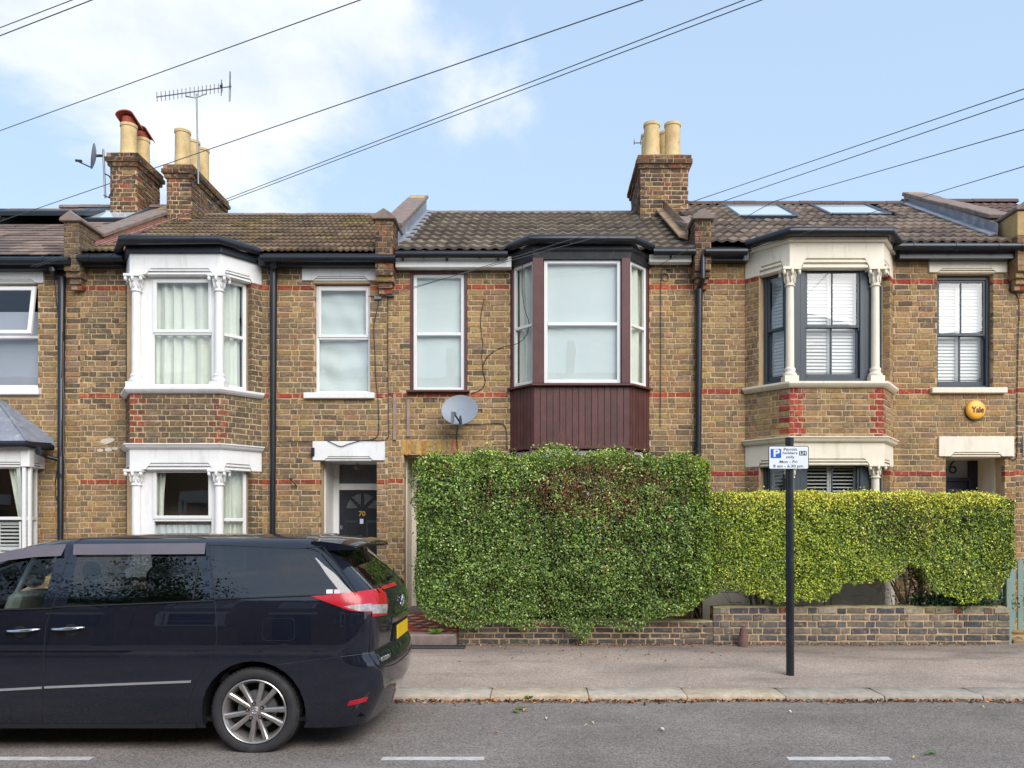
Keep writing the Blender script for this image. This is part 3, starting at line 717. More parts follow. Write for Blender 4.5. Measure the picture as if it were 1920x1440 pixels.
def parapet(h, x0, x1, rp, ztop, zridge, pier, pierz, mat='render', pal=STOCK, corb=None, render_face=False, flash=None, up=.02, limit=60):
    """party-wall upstand: corbelled pier at the eaves, sloping wall, coping stones"""
    Ye, Ze, Yr, Zr = rp['Ye'], rp['Ze'], rp['Yr'], rp['Zr']; y0 = .4
    zr0 = Ze+(y0-Ye)*(Zr-Ze)/(Yr-Ye)
    mb = MB(); mb.xprism([(y0, zr0-.15), (Yr+.1, Zr-.15), (Yr+.1, zridge), (Yr-.05, zridge), (y0, ztop)], x0, x1)
    p = mb.build('parapet', mat, h)
    # sloping coping
    a, b = Vector((0, y0-.05, ztop)), Vector((0, Yr+.12, zridge)); e = (b-a); L = e.length; e.normalize(); nn = Vector((0, -e.z, e.y)); m = max(4, round(L/.46))
    for i in range(m):
        mb = MB(); s0, s1 = a+e*(L*i/m+.004), a+e*(L*(i+1)/m-.004); t = .07; ov = .04
        bot = [(x0-ov, s0.y, s0.z), (x1+ov, s0.y, s0.z), (x1+ov, s1.y, s1.z), (x0-ov, s1.y, s1.z)]
        j = RD.uniform(-.006, .006)
        top = [(q[0], q[1]+nn.y*(t+j), q[2]+nn.z*(t+j)) for q in bot]
        mb.hexa(bot, top); mb.build('coping_stone', 'coping', p, bevel=.012)
    # front pier
    px0, px1 = pier; yp = -.24; zb = pierz[0]; zt = pierz[1]
    mb = MB(); mb.box(px0+.007, px1-.007, yp+.007, y0, zb, zt); pr = mb.build('pier', mat if render_face else 'mortar_dark', h)
    rec = []; c = .0842
    if not render_face:
        P = Pan((px0, yp), (px1, yp)); lay(P, 0, P.len, zb, zt, [], zb, c, lambda k, u, z, st: pick(pal), rec)
        Q = Pan((px1, yp), (px1, y0)) if px1 < 0 else Pan((px0, y0), (px0, yp))
        lay(Q, 0, Q.len, zb, zt, [], zb, c, lambda k, u, z, st: pick(pal), rec, phase=.11)
    # corbels stepping back under the pier
    zz = zb
    for i, (dx, dy, hh, red) in enumerate(corb or ((.0, .05, .085, 0), (.03, .1, .085, 0), (.03, .14, .08, 1))):
        mb = MB(); mb.box(px0+dx+.006, px1-dx-.006, yp+dy+.006, 0, zz-hh, zz-.0); mb.build('corbel', 'mortar_dark', pr)
        P = Pan((px0+dx, yp+dy), (px1-dx, yp+dy)); lay(P, 0, P.len, zz-hh, zz, [], zz-hh, hh, lambda k, u, z, st: pick(REDS if red else pal), rec, phase=.1*i)
        zz -= hh
    # gabled cap stone on the pier
    mb = MB(); o = .045; xm = (px0+px1)/2; yb = y0+.04
    ax = [(px0-o, zt), (px1+o, zt), (px1+o, zt+.05), (xm, zt+.17), (px0-o, zt+.05)]
    n = 5; vs = [(x, yp-o, z) for x, z in ax]+[(x, yb, z) for x, z in ax]
    mb.add(vs, [(0, 1, 2, 3, 4), (9, 8, 7, 6, 5)]+[(i, i+5, (i+1) % 5+5, (i+1) % 5) for i in range(5)])
    mb.build('pier_cap', 'coping' if not render_face else mat, pr, bevel=.012)
    if rec: finish_bricks(rec, pr, hide=False, limit=limit)
    if flash:
        side, fm = flash; fh = .07 if fm == 'flashred' else .2; xx = x1 if side > 0 else x0; w = .16
        mb = MB(); rl = lambda v, hh: rpt(rp, 0, v, hh)
        q = []
        v0, v1 = (y0-.25-Ye)/rp['t'].y, rp['len']
        A0, A1 = rl(v0, .03), rl(v1, .03); t = .012*side
        mb.hexa([(xx, A0[1], A0[2]-.05), (xx+side*w, A0[1], A0[2]-.0), (xx+side*w, A1[1], A1[2]-.0), (xx, A1[1], A1[2]-.05)],
                [(xx, A0[1], A0[2]+.05), (xx+side*w, A0[1], A0[2]+.035), (xx+side*w, A1[1], A1[2]+.035), (xx, A1[1], A1[2]+.05)])
        mb.hexa([(xx, A0[1], A0[2]), (xx+t, A0[1], A0[2]), (xx+t, A1[1], A1[2]), (xx, A1[1], A1[2])],
                [(xx, A0[1], A0[2]+fh), (xx+t, A0[1], A0[2]+fh), (xx+t, A1[1], A1[2]+fh), (xx, A1[1], A1[2]+fh)])
        mb.build('flashing', fm, p, bevel=.008)
    return p
def fascia(h, pts, z0, z1, d=.03, mat='black', name='fascia'):
    return band(h, pts, [(-.02, z0), (d, z0), (d, z1), (-.02, z1)], mat, name, .003)
def downpipe(h, pts, r=.034, name='downpipe', mat='black', collars=True):
    mb = MB(); mb.tube(pts, r, 12)
    for a, b in zip(pts, pts[1:]):
        L = (Vector(b)-Vector(a)).length
        if L > 1 and collars:
            for i in range(int(L/1.5)+1):
                c = Vector(a).lerp(Vector(b), min(.98, (i+.06)*1.5/L)); e = (Vector(b)-Vector(a)).normalized()
                mb.tube([c-e*.035, c+e*.035], r*1.25, 12)
    return mb.build(name, mat, h, smooth=True, angle=40)
def porch(h, x0, x1, zt, zb, mat, yb=.8, y0=.262):
    """lined recess in front of the door"""
    mb = MB(); t = .03
    mb.box(x0-t, x0, y0, yb+.06, zb, zt); mb.box(x1, x1+t, y0, yb+.06, zb, zt); mb.box(x0-t, x1+t, y0, yb+.06, zt, zt+t)
    mb.box(x0-.3, x0-t, y0, y0+.02, zb, zt); mb.box(x1+t, x1+.3, y0, y0+.02, zb, zt)
    return mb.build('porch_lining', mat, h)
def threshold(h, x0, x1, zb, y0=-.04, y1=.85):
    mb = MB(); mb.box(x0, x1, y0, y1, GZ-.1, zb); mb.build('door_step', 'coping', h, bevel=.015)

def bay(h, C):
    """canted two-storey stone-dressed bay"""
    xl0, xl, xr, xr0, Yf = C['x']; z = lambda py: Z(py, Yf)
    PF = Pan((xl, Yf), (xr, Yf)); PR = Pan((xr, Yf), (xr0, 0)); PL = Pan((xl0, 0), (xl, Yf)); pls = (PL, PF, PR); path = [(xl0, 0), (xl, Yf), (xr, Yf), (xr0, 0)]
    m = C['mat']; rec = []; bk = MB(); vs = 'R' if (xl+xr) < 0 else 'L'      # the cant one can see
    for P in pls:
        e0, e1 = (-.06 if P is PL else 0), (P.len+.06 if P is PR else P.len)
        backing(bk, P, e0, e1, z(C['brick'][1]), z(C['brick'][0]), [], db=-.12)
        backing(bk, P, e0, e1, GZ, z(C['sill2']+8), [], db=-.12)
    def col(k, u, zz, st, P):
        e = .155 if k % 2 else .235
        q = C['quoin']
        if P is PF and (u < e or u > P.len-e): return pick(q)
        if P is PR and u < .12 and k % 2 == 0: return pick(q)
        if P is PL and u > P.len-.12 and k % 2 == 0: return pick(q)
        return pick(C['pal'])
    for P in pls:
        lay(P, 0, P.len, z(C['brick'][1]), z(C['brick'][0]), [], C['zr'], C['ch'], lambda k, u, zz, st, P=P: col(k, u, zz, st, P), rec)
        lay(P, 0, P.len, GZ, z(C['sill2']+8), [], C['zr'], C['ch'], lambda k, u, zz, st: pick(C['pal']), rec)
    # brick piers beside the cant windows
    for storey in (0, 1):
        a, b = (C['cap1'], C['sill1']) if storey == 0 else (C['cap2'], C['sill2'])
        for P, side in ((PL, 'L'), (PR, 'R')):
            w0, w1 = C['cw'+vs]; uu0, uu1 = (PR if vs == 'R' else PL).u(w0), (PR if vs == 'R' else PL).u(w1)
            if side != vs: uu0, uu1 = P.len-uu1, P.len-uu0
            p0, p1 = (uu1+.012, P.len+.03) if side == 'R' else (-.03, uu0-.012)
            backing(bk, P, p0+.007, p1, z(b), z(a), [], db=-.2)
            lay(P, p0, p1, z(b), z(a), [], C['zr'], C['ch'], lambda k, u, zz, st: pick(C['quoin'] if k in C['bands'] else C['pal']), rec)
    # stone: frieze, cornice, sills
    g = C
    fascia(h, path, z(g['fas'][1]), z(g['fas'][0]), .05, g.get('fasmat', 'black'))
    gp = [(xl0-.02, -.2), (xl-.04, Yf-.14), (xr+.04, Yf-.14), (xr0+.02, -.2)]
    gutter(h, gp, z(g['gut']), .058)
    mb = MB(); mb.zprism([(xl0-.05, .35), (xl-.05, Yf-.1), (xr+.05, Yf-.1), (xr0+.05, .35)], z(g['gut'])-.02, z(g['gut'])+.01); mb.build('bay_roof', 'lead', h)
    for storey, (t, b, fz, capz, sill, wt) in enumerate(((g['fr1'], g['cap1'], g['fr1b'], g['cap1'], g['sill1'], g['win1']), (g['fr2'], g['cap2'], g['fr2b'], g['cap2'], g['sill2'], g['win2']))):
        for P, side in ((PL, 'L'), (PF, 'F'), (PR, 'R')):
            if side == 'F': a0, a1 = P.u(g['fwin'][0]), P.u(g['fwin'][1]); ch = .07
            else:
                V = PR if vs == 'R' else PL; a0, a1 = V.u(g['cw'+vs][0]), V.u(g['cw'+vs][1]); ch = .045
                if side != vs: a0, a1 = P.len-a1, P.len-a0
            lintel(h, P, .0, P.len, z(capz), z(t), a0-.02, a1+.02, z(fz), m, -.12, .0, ch, name='frieze')
        band(h, path, [(-.1, z(sill+11)), (.02, z(sill+11)), (.05, z(sill+8)), (.075, z(sill+4)), (.075, z(sill)), (-.1, z(sill)+.012)] if storey == 0 else
             [(-.1, z(sill+8)), (.06, z(sill+8)), (.06, z(sill)), (-.1, z(sill))], m, 'bay_sill', .003)
        # columns at the front corners and the jamb boards behind them
        hw = z(capz)-z(sill)
        for sx, pxc in ((-1, g['colpx'][0]), (1, g['colpx'][1])):
            cx = X(pxc, Yf+.07)
            column(h, cx, Yf+.07, z(sill), z(capz), g['colr'], m, g['capw'], z(g['capb'][storey]), z(g['baset'][storey]))
        jm = g.get('jamb', m)
        a0, a1 = PF.u(g['fwin'][0]), PF.u(g['fwin'][1])
        for q0, q1 in ((.04, a0+.004), (a1-.004, PF.len-.04)): mb = MB(); mb.pbox(PF, q0, q1, -.19, -.115, z(sill), z(capz)+.02); mb.build('jamb', jm, h, bevel=.004)
        V = PR if vs == 'R' else PL; c0, c1 = V.u(g['cw'+vs][0]), V.u(g['cw'+vs][1])
        for P, side in ((PL, 'L'), (PR, 'R')):
            d0, d1 = (c0, c1) if side == vs else (P.len-c1, P.len-c0)
            mb = MB()
            if side == 'R': mb.pbox(P, .04, d0+.004, -.19, -.117, z(sill), z(capz)+.02)
            else: mb.pbox(P, d1-.004, P.len-.04, -.19, -.117, z(sill), z(capz)+.02)
            mb.build('jamb', jm, h, bevel=.004)
        g['windows'](h, storey, PF, (a0, a1), z, wt)
        for P, side in ((PL, 'L'), (PR, 'R')):
            d0, d1 = (c0, c1) if side == vs else (P.len-c1, P.len-c0)
            g['side'](h, storey, P, (d0, d1), z, wt)
    # cornice over the ground-floor frieze
    k = g['cor2']
    band(h, path, [(-.1, z(k[1])), (.015, z(k[1])), (.05, z(k[1]-3)), (.07, z(k[0]+3)), (.085, z(k[0]+2)), (.085, z(k[0])), (-.1, z(k[0]-2))], m, 'cornice', .003)
    return rec, bk

def facade(h, x0, x1, ztop, holes, covers, zr, ch, colour, rec, bk):
    backing(bk, FP, x0, x1, GZ-.05, ztop, [(a-.004, b+.004, c-.004, d+.004) for a, b, c, d in holes])
    lay(FP, x0, x1, GZ-.05, ztop, holes+covers, zr, ch, colour, rec)
def banded(pal, top, reds, bands):
    def f(k, u, z, st):
        if k in bands: return pick(reds)
        if k > 0 and RD.random() < .6: return pick(top)
        n = math.sin(u*1.7+1)*math.sin(z*1.3+u*.6)
        if n > .45 and RD.random() < .35: return pick(SOOT)
        return pick(pal)
    return f
# ---- x positions of the party lines
XP = {k: X(p) for k, p in dict(a=-420, b=150, c=727, d=1311, e=1905, f=2140).items()}
RP = {'0': roof_plane(-.2, Z(480, -.2), 3.3, Z(391, 3.3)), '1': roof_plane(-.2, Z(474, -.2), 3.3, Z(406, 3.3)), '2': roof_plane(-.2, Z(471, -.2), 3.3, Z(401, 3.3)),
      '3': roof_plane(-.2, Z(457, -.2), 3.3, Z(387, 3.3)), '4': roof_plane(-.2, Z(455, -.2), 3.3, Z(384, 3.3))}
# ================================================================== house 1 (number 70)
def build_h1():
    h = house('terraced_house', 'brick terraced house with white stone-trimmed bay window and black door numbered 70', (XP['b']+XP['c'])/2)
    zr, ch = Z(545), .0842; bands = (0, -20, -36)
    def win(h, st, P, a, z, wt):
        if st == 0: upvc(h, P, a[0], a[1], z(724), z(515), z(622), d=-.115, w=.05, sash=.04, folds=5, tw=.045)
        else:
            f = upvc(h, P, a[0], a[1], z(1072), z(874), z(974.5), d=-.115, w=.05, sash=.04, fill=None, tw=.05)
            curtain(P, a[0]+.02, a[0]+.17, z(974), z(876), -.24, f, folds=2, gather=.3)
            curtain(P, a[0]+.02, a[1]-.02, z(1070), z(984), -.2, f, folds=9, amp=.012, mat='blind', name='net_curtain')
    def side(h, st, P, d, z, wt):
        if st == 0: upvc(h, P, d[0], d[1], z(724), z(515), z(622), d=-.117, w=.055, top_sash=False, folds=2.5, tw=.05)
        else: upvc(h, P, d[0], d[1], z(1072), z(874), z(974.5), d=-.117, w=.055, top_sash=False, folds=5, tw=.05)
    C = dict(x=(X(236), X(243, -.55), X(414, -.55), X(491), -.55), mat='white', pal=SOOT, quoin=REDDULL, zr=zr, ch=ch, bands=bands,
             gut=456, fas=(461, 475), fr1=475, fr1b=503, cap1=514, sill1=727, brick=(738, 832), cor2=(832, 842), fr2=842, fr2b=868, cap2=880, sill2=1074,
             win1=0, win2=0, fwin=(275.8, 396.5), cwR=(422, 470.5), colpx=(255.5, 411), colr=.066, capw=.27, capb=(543, 908), baset=(700, 1048), windows=win, side=side)
    rec, bk = bay(h, C)
    holes = [(C['x'][0]+.0, C['x'][3]-.0, GZ-.2, 7), (X(590), X(693.5), Z(737), Z(531)), (X(600.5), X(706), GZ-.2, Z(862))]
    covers = [(X(567), X(706), Z(527), Z(499)), (X(571), X(703.6), Z(749), Z(737)), (X(587), X(722), Z(864), Z(827.6))]
    facade(h, XP['b'], XP['c'], Z(478), holes, covers, zr, ch, banded(AGED, SOOT, REDS, bands), rec, bk)
    w = bk.build('wall', 'mortar', h); finish_bricks(rec, w)
    # painted-over patch of lost brick faces
    mb = MB(); mb.box(-6.6, -4.2, 1.1, 1.13, .6, 2.9); mb.build('added_pale_wall', 'palewall', h)  # pale wall added close behind the bay to lighten its dark window
    upvc(h, FP, X(590), X(693.5), Z(737), Z(533), Z(632), d=-.085, w=.045, sash=.035, fill='crumple', tw=.045)
    lintel(h, FP, X(567), X(706), Z(526.5), Z(499.6), X(588), X(692), Z(519), 'white', -.1, .03, .07)
    mb = MB(); mb.box(X(571), X(703.6), -.07, .1, Z(748), Z(737)); mb.build('window_sill', 'white', h, bevel=.008)
    lintel(h, FP, X(587), X(722), Z(863.5), Z(827.6), X(609), X(700), Z(856), 'white', -.1, .03, .06)
    # door
    pl = porch(h, -3.4, -2.46, Z(862), GZ, 'white'); y = .8; zz = lambda py: Z(py, y)
    mb = MB(); a, b = X(637, y), X(637, y)+.77
    mb.box(-3.4, a, y-.06, y+.04, GZ, zz(864)); mb.box(b, -2.46, y-.06, y+.04, GZ, zz(864)); mb.box(a, b, y-.06, y+.04, zz(871), zz(862)); mb.box(a, b, y-.06, y+.04, zz(919), zz(907))
    fr = mb.build('door_frame', 'white', h, bevel=.006)
    mb = MB(); mb.box(a, b, y+.0, y+.006, zz(907), zz(871)); mb.build('fanlight', 'doorglass', fr)
    mb = MB(); mb.box(a-.1, b+.1, y+.5, y+.52, GZ, zz(850)); mb.build('hall_wall', 'inside', fr)
    zb, zt = .44, zz(920); mb = MB(); mb.box(a+.004, b-.004, y-.02, y+.03, zb, zt); d = mb.build('door', 'doorblack', h)
    cx, cz = (a+b)/2, zz(957.5); r = .275
    for i in range(4):
        q0, q1 = PI*i/4+.06, PI*(i+1)/4-.06; mb = MB(); pl_ = [(cx+.05*math.cos((q0+q1)/2), cz+.03+.03*math.sin((q0+q1)/2))]
        pts = [(cx+r*math.cos(q0+(q1-q0)*j/8), cz+r*math.sin(q0+(q1-q0)*j/8)+.012) for j in range(9)]
        inn = [(cx+.07*math.cos((q0+q1)/2), cz+.07*math.sin((q0+q1)/2)+.012)]
        Pd = Pan((0, y-.02), (1, y-.02)); mb.pprism(Pd, inn+pts, -.002, .004); mb.build('fan_pane', 'doorglass', d)
        mb = MB(); pp = [(p[0], y-.024, p[1]) for p in inn+pts+inn]; mb.tube(pp, .005, 5); mb.build('glazing_bead', 'doorblack', d)
    for sx in (-1, 1):
        for z0, z1 in ((1.22, 1.83), (.55, 1.05)):
            mb = MB(); x0_, x1_ = (cx-.3, cx-.06) if sx < 0 else (cx+.06, cx+.3); Pd = Pan((0, y-.02), (1, y-.02))
            mb.hexa([(x0_, y-.021, z0), (x1_, y-.021, z0), (x1_, y-.021, z1), (x0_, y-.021, z1)], [(x0_+.03, y-.036, z0+.03), (x1_-.03, y-.036, z0+.03), (x1_-.03, y-.036, z1-.03), (x0_+.03, y-.036, z1-.03)])
            mb.build('door_panel', 'doorblack', d)
    text('70', .115, (X(679.5, y), y-.026, zz(963.5)), d, 'gold', 'door_number', .004, .025)
    mb = MB(); mb.box(X(675.5, y), X(682, y), y-.03, y-.021, zz(982), zz(973)); mb.build('notice_card', 'signwhite', d)
    mb = MB(); mb.box(X(638.5, y), X(643.5, y), y-.05, y-.02, zz(993), zz(985)); mb.build('door_lock', 'alu', d, bevel=.004)
    mb = MB(); mb.tube([(X(668.5, .35), .35, Z(863, .35)), (X(668.5, .35), .35, Z(870, .35))], .004, 5); mb.lathe([(.02, -.0), (.05, -.03), (.052, -.06), (.03, -.09)], (X(670, .35), .35, Z(870, .35)), n=12)
    mb.build('porch_lamp', 'alu', h, smooth=True)
    threshold(h, -3.37, -2.47, .42)
    # roof
    rp = RP['1']; x0, x1 = XP['b']+.12, XP['c']-.15
    rf = shell(h, XP['b'], XP['c'], Z(474), rp)
    cols = [lin(110, 92, 76), lin(98, 84, 70), lin(122, 104, 86), lin(84, 72, 62), lin(104, 88, 72)]
    tiles(rp, rf, x0, x1, .3, .335, .024, .032, cols, mat='tilemoss', rolls=3)
    ridge(rf, rp, x0, x1, .42, .11, 'coping')
    # eaves
    zg = Z(484, -.27)
    gutter(h, [(X(146, -.27), -.27), (X(232, -.27), -.27)], zg); gutter(h, [(X(489, -.27), -.27), (X(742, -.27), -.27)], zg)
    mb = MB()
    for a_, b_ in ((X(150), C['x'][0]), (C['x'][3], X(712))): mb.box(a_, b_, -.17, -.008, Z(498, -.17), Z(474, -.17))
    mb.build('fascia', 'black', h, bevel=.006)
    downpipe(h, [(X(513, -.22), -.22, zg-.03), (X(513, -.2), -.2, zg-.09), (X(513, -.07), -.07, Z(500)), (X(510.5, -.07), -.07, GZ)], .037)
    # left party parapet
    parapet(h, X(150)-.13, X(150)+.16, rp, Z(447, .4), Z(383, 3.25), (X(136), X(165)), (Z(507, -.24), Z(416, -.24)), 'render', SOOT, flash=(1, 'flashred'), limit=40)
    chimney(h, X(312, 2.5), X(358.5, 2.5), 2.5, 4.15, 7.3, Z(310, 2.5), [(X(342.5, 2.8), 2.8, .145, Z(244, 2.75), ''), (X(361, 3.35), 3.35, .14, Z(266, 3.35), ''), (X(379, 3.9), 3.9, .14, Z(281, 3.9), '')])
    # small fixings
    mb = MB(); mb.box(X(585), X(591), -.06, 0, Z(855.5), Z(840)); mb.build('junction_box', 'black', h, bevel=.005)
    mb = MB(); mb.tube([(X(548), -.005, Z(897)), (X(548), -.14, Z(898)), (X(551), -.15, Z(900))], .009, 6); mb.tube([(X(557), -.005, Z(912)), (X(549), -.13, Z(899))], .008, 6); mb.build('basket_bracket', 'iron', h)
    mb = MB(); s = [(-.14, .02), (-.02, -.03), (.1, .03), (.16, .08), (.1, .14), (-.02, .12), (-.11, .09)]
    mb.pprism(FP, [(X(201)+u*.8, Z(831)+q*.62) for u, q in s], .0, .006)
    for u, q, r in ((-.1, -.07, .05), (.03, -.06, .06), (.13, -.04, .045)): mb.pprism(FP, [(X(200)+u+r*math.cos(k*PI/4), Z(836)+q+r*.55*math.sin(k*PI/4)) for k in range(8)], 0, .005)
    mb.build('plaster_patch', 'plaster', h)
    return h
# ================================================================== house 2 (timber bay)
def build_h2():
    h = house('terraced_house', 'brick terraced house with brown timber bay window and satellite dish behind the tall hedge', (XP['c']+XP['d'])/2)
    zr, ch = Z(543), .0842; bands = (0, -20, -36); rec = []; bk = MB()
    xl0, xl, xr, xr0, Yf = X(957), X(1001, -.42), X(1181, -.42), X(1217), -.42; z = lambda py: Z(py, Yf)
    PF = Pan((xl, Yf), (xr, Yf)); PR = Pan((xr, Yf), (xr0, 0)); PL = Pan((xl0, 0), (xl, Yf)); path = [(xl0, 0), (xl, Yf), (xr, Yf), (xr0, 0)]
    holes = [(xl0, xr0, Z(1110), 7), (X(769), X(876), Z(735), Z(503)), (X(757), X(871), GZ-.2, Z(853))]
    covers = [(X(763), X(881), Z(737), Z(732)), (X(752), X(866), Z(853), Z(824))]
    facade(h, XP['c'], XP['d'], Z(480), holes, covers, zr, ch, banded(STOCK, SOOT, REDS, bands), rec, bk)
    # soldier arch over the door
    P = FP; n = 12
    for i in range(n):
        a, b = X(752)+(X(866)-X(752))*i/n+.004, X(752)+(X(866)-X(752))*(i+1)/n-.004
        c = pick([(lin(196, 158, 92), 4), (lin(190, 140, 80), 2), (lin(196, 124, 98), 1.2), (lin(180, 150, 100), 2)])
        rec.append((P, (a+b)/2, Z(838.5), b-a, Z(824.5)-Z(852.5), quant(c), RD.randrange(14), .002))
    for P in (PL, PF, PR): backing(bk, P, 0, P.len, GZ, z(1085), [], db=-.1)
    for P in (PL, PF, PR): lay(P, 0, P.len, GZ, z(1085), [], zr, ch, lambda k, u, zz, st: pick(STOCK), rec)
    w = bk.build('wall', 'mortar', h); finish_bricks(rec, w)
    # small upper window in its brown frame
    mb = MB(); rim(mb, FP, X(769), X(876), Z(735), Z(502.5), .04, -.12, .006, .02, .09); mb.build('window_surround', 'brown', h, bevel=.004)
    upvc(h, FP, X(774.5), X(870.5), Z(732.5), Z(513), Z(625.5), d=-.03, w=.055, top_sash=False, fill='blind', tw=.05)
    mb = MB(); mb.box(X(763), X(881), -.09, .05, Z(736.5), Z(732.6)); mb.build('window_sill', 'brown', h, bevel=.006)
    # timber bay: posts, windows, boarded apron
    mb = MB(); mb.box(xl-.02, X(1019, Yf), Yf-.03, Yf+.1, z(719), z(484)); mb.build('bay_post', 'brown', h, bevel=.006)
    mb = MB(); mb.box(X(1165, Yf), xr+.005, Yf-.03, Yf+.1, z(719), z(484)); mb.build('bay_post', 'brown', h, bevel=.006)
    for P in (PL, PR):
        mb = MB(); u0, u1 = ((-.03, .05) if P is PL else (P.len-.05, P.len+.03)); mb.pbox(P, u0, u1, -.1, -.006, z(722), z(484)); mb.build('bay_post', 'brown', h, bevel=.005)
    upvc(h, PF, PF.u(1019)+.006, PF.u(1164), z(718), z(486.5), z(607), d=-.02, w=.055, top_sash=False, fill='blind', tw=.05)
    upvc(h, PL, .055, PL.u(999), z(718), z(486.5), z(607), d=-.02, w=.05, top_sash=False, fill='curtain', folds=3, tw=.045, spread=(.2, .02))
    upvc(h, PR, PR.u(1183), PR.len-.055, z(718), z(486.5), z(607), d=-.02, w=.05, top_sash=False, fill='curtain', folds=3, tw=.045, spread=(.02, .2))
    band(h, path, [(-.1, z(724)), (.07, z(724)), (.07, z(720)), (-.1, z(717))], 'brown', 'bay_sill', .004)
    core = band(h, path, [(-.08, z(839)), (-.022, z(839)), (-.022, z(724)), (-.08, z(724))], 'brown', 'bay_apron')
    for P, n in ((PL, 7), (PF, 15), (PR, 7)):
        for i in range(n):
            w_ = P.len/n; k = RD.uniform(.85, 1.15); mb = MB(); c = tuple(q*k for q in lin(84, 50, 47))
            mb.pbox(P, i*w_+.0045, (i+1)*w_-.0045, -.03, RD.uniform(-.002, .002), z(836), z(724.5), tint=c); mb.build('board', 'board', core, bevel=.005, tint=True) if False else None
            vs = mb; o = vs.build('board', 'board', core, tint=True)
    band(h, path, [(-.1, z(841.5)), (.025, z(841.5)), (.025, z(836)), (-.1, z(836))], 'brown', 'bay_trim', .003)
    # ground-floor bay behind the hedge
    upvc(h, PF, PF.u(1018), PF.u(1160), z(1070), z(844), z(950), d=-.05, w=.055, fill='blind')
    for P in (PL, PR): upvc(h, P, .06, P.len-.1, z(1070), z(844), z(950), d=-.05, w=.05, top_sash=False, fill='curtain', folds=3)
    mb = MB()
    for q in (xl, xr): mb.box(q-.07, q+.07, Yf, Yf+.12, z(1075), z(842))
    mb.build('bay_post', 'brown', h, bevel=.006)
    band(h, path, [(-.1, z(1084)), (.08, z(1084)), (.08, z(1074)), (-.1, z(1072))], 'white', 'bay_sill', .004)
    # black bay fascia and gutters
    band(h, path, [(-.1, z(487)), (.02, z(487)), (.035, z(474)), (.06, z(470)), (.06, z(463)), (-.1, z(460))], 'blackwood', 'bay_fascia', .004)
    gutter(h, [(xl0-.02, -.22), (xl-.05, Yf-.15), (xr+.05, Yf-.15), (xr0+.02, -.22)], z(455), .055)
    mb = MB(); mb.zprism([(xl0-.05, .35), (xl-.05, Yf-.1), (xr+.05, Yf-.1), (xr0+.05, .35)], z(456)-.02, z(456)+.01); mb.build('bay_roof', 'lead', h)
    zg = Z(477, -.25); gutter(h, [(X(742, -.25), -.25), (xl0-.03, -.25)], zg); gutter(h, [(xr0+.03, -.25), (X(1304, -.25), -.25)], Z(472, -.25))
    mb = MB(); mb.box(X(741, -.16), xl0+.02, -.16, -.008, Z(501, -.16), Z(481, -.16)); mb.build('fascia', 'white', h, bevel=.006)
    mb = MB(); mb.box(xr0-.02, X(1297, -.16), -.16, -.008, Z(491, -.16), Z(477, -.16)); mb.build('fascia', 'white', h, bevel=.006)
    for px in (755, 838, 934, 1258): mb = MB(); mb.box(X(px, -.2)-.012, X(px, -.2)+.012, -.2, -.16, Z(488, -.2) if px < 1000 else Z(484, -.2), Z(478, -.2)); mb.build('gutter_bracket', 'black', h)
    # door in its cream-lined porch
    porch(h, X(757)+.01, X(871)-.01, Z(853), GZ, 'cream', yb=.8); y = .8
    x0, x1 = X(757)+.01, X(871)-.01; mb = MB(); mb.box(x0, x0+.075, y-.06, y+.04, GZ, Z(845, y)); mb.box(x1-.075, x1, y-.06, y+.04, GZ, Z(845, y)); mb.box(x0+.075, x1-.075, y-.06, y+.04, Z(862, y), Z(848, y)); mb.build('door_frame', 'cream', h, bevel=.005)
    zb = Z(1138, y); mb = MB(); mb.box(x0+.077, x1-.077, y-.02, y+.03, zb+.03, Z(862, y)); d = mb.build('door', 'navy', h)
    for i in range(3):
        for k in range(2):
            a = x0+.077+.1+k*.29; z0_ = .75+i*.58
            mb = MB(); mb.box(a, a+.24, y-.034, y-.021, z0_, z0_+.48); mb.build('door_panel', 'navy' if i else 'doorblack', d, bevel=.01)
    mb = MB(); mb.box(x0, x1, -.02, .9, GZ-.1, zb+.025); mb.build('door_step', 'coping', h, bevel=.015)
    # roof
    rp = RP['2']; rf = shell(h, XP['c'], XP['d'], Z(474), rp)
    cols = [lin(116, 106, 94), lin(108, 98, 88), lin(124, 113, 100), lin(100, 91, 82)]
    tiles(rp, rf, XP['c']+.16, XP['d']-.12, .36, .4, .027, .042, cols, mat='tile', rolls=2)
    ridge(rf, rp, XP['c']+.15, XP['d']-.6, .45, .1, 'coping')
    parapet(h, XP['c']-.15, XP['c']+.13, rp, Z(428, .4), Z(366, 3.25), (X(709), X(742)), (Z(515, -.24), Z(412, -.24)), 'render', CHIM, flash=(1, 'lead'), limit=60)
    chimney(h, X(1200, 2.55), X(1291, 2.55), 2.55, 4.05, 7.3, Z(292, 2.55),
            [(X(1222, 2.85), 2.85, .155, Z(231, 2.8), ''), (X(1261, 2.85), 2.85, .155, Z(231, 2.8), ''), (X(1216, 3.6), 3.6, .15, Z(254, 3.6), ''), (X(1250, 3.6), 3.6, .15, Z(250, 3.6), '')], limit=140)
    # old battens, wire hooks
    for px, a, b, dx in ((740.5, 739, 825, 0), (766, 749, 819, 0)):
        mb = MB(); mb.pprism(FP, [(X(px-3), Z(b)), (X(px+3), Z(b)), (X(px+2.5), Z(a)), (X(px-3), Z(a))], .0, .03); mb.build('timber_batten', 'wood', h, bevel=.003)
    return h
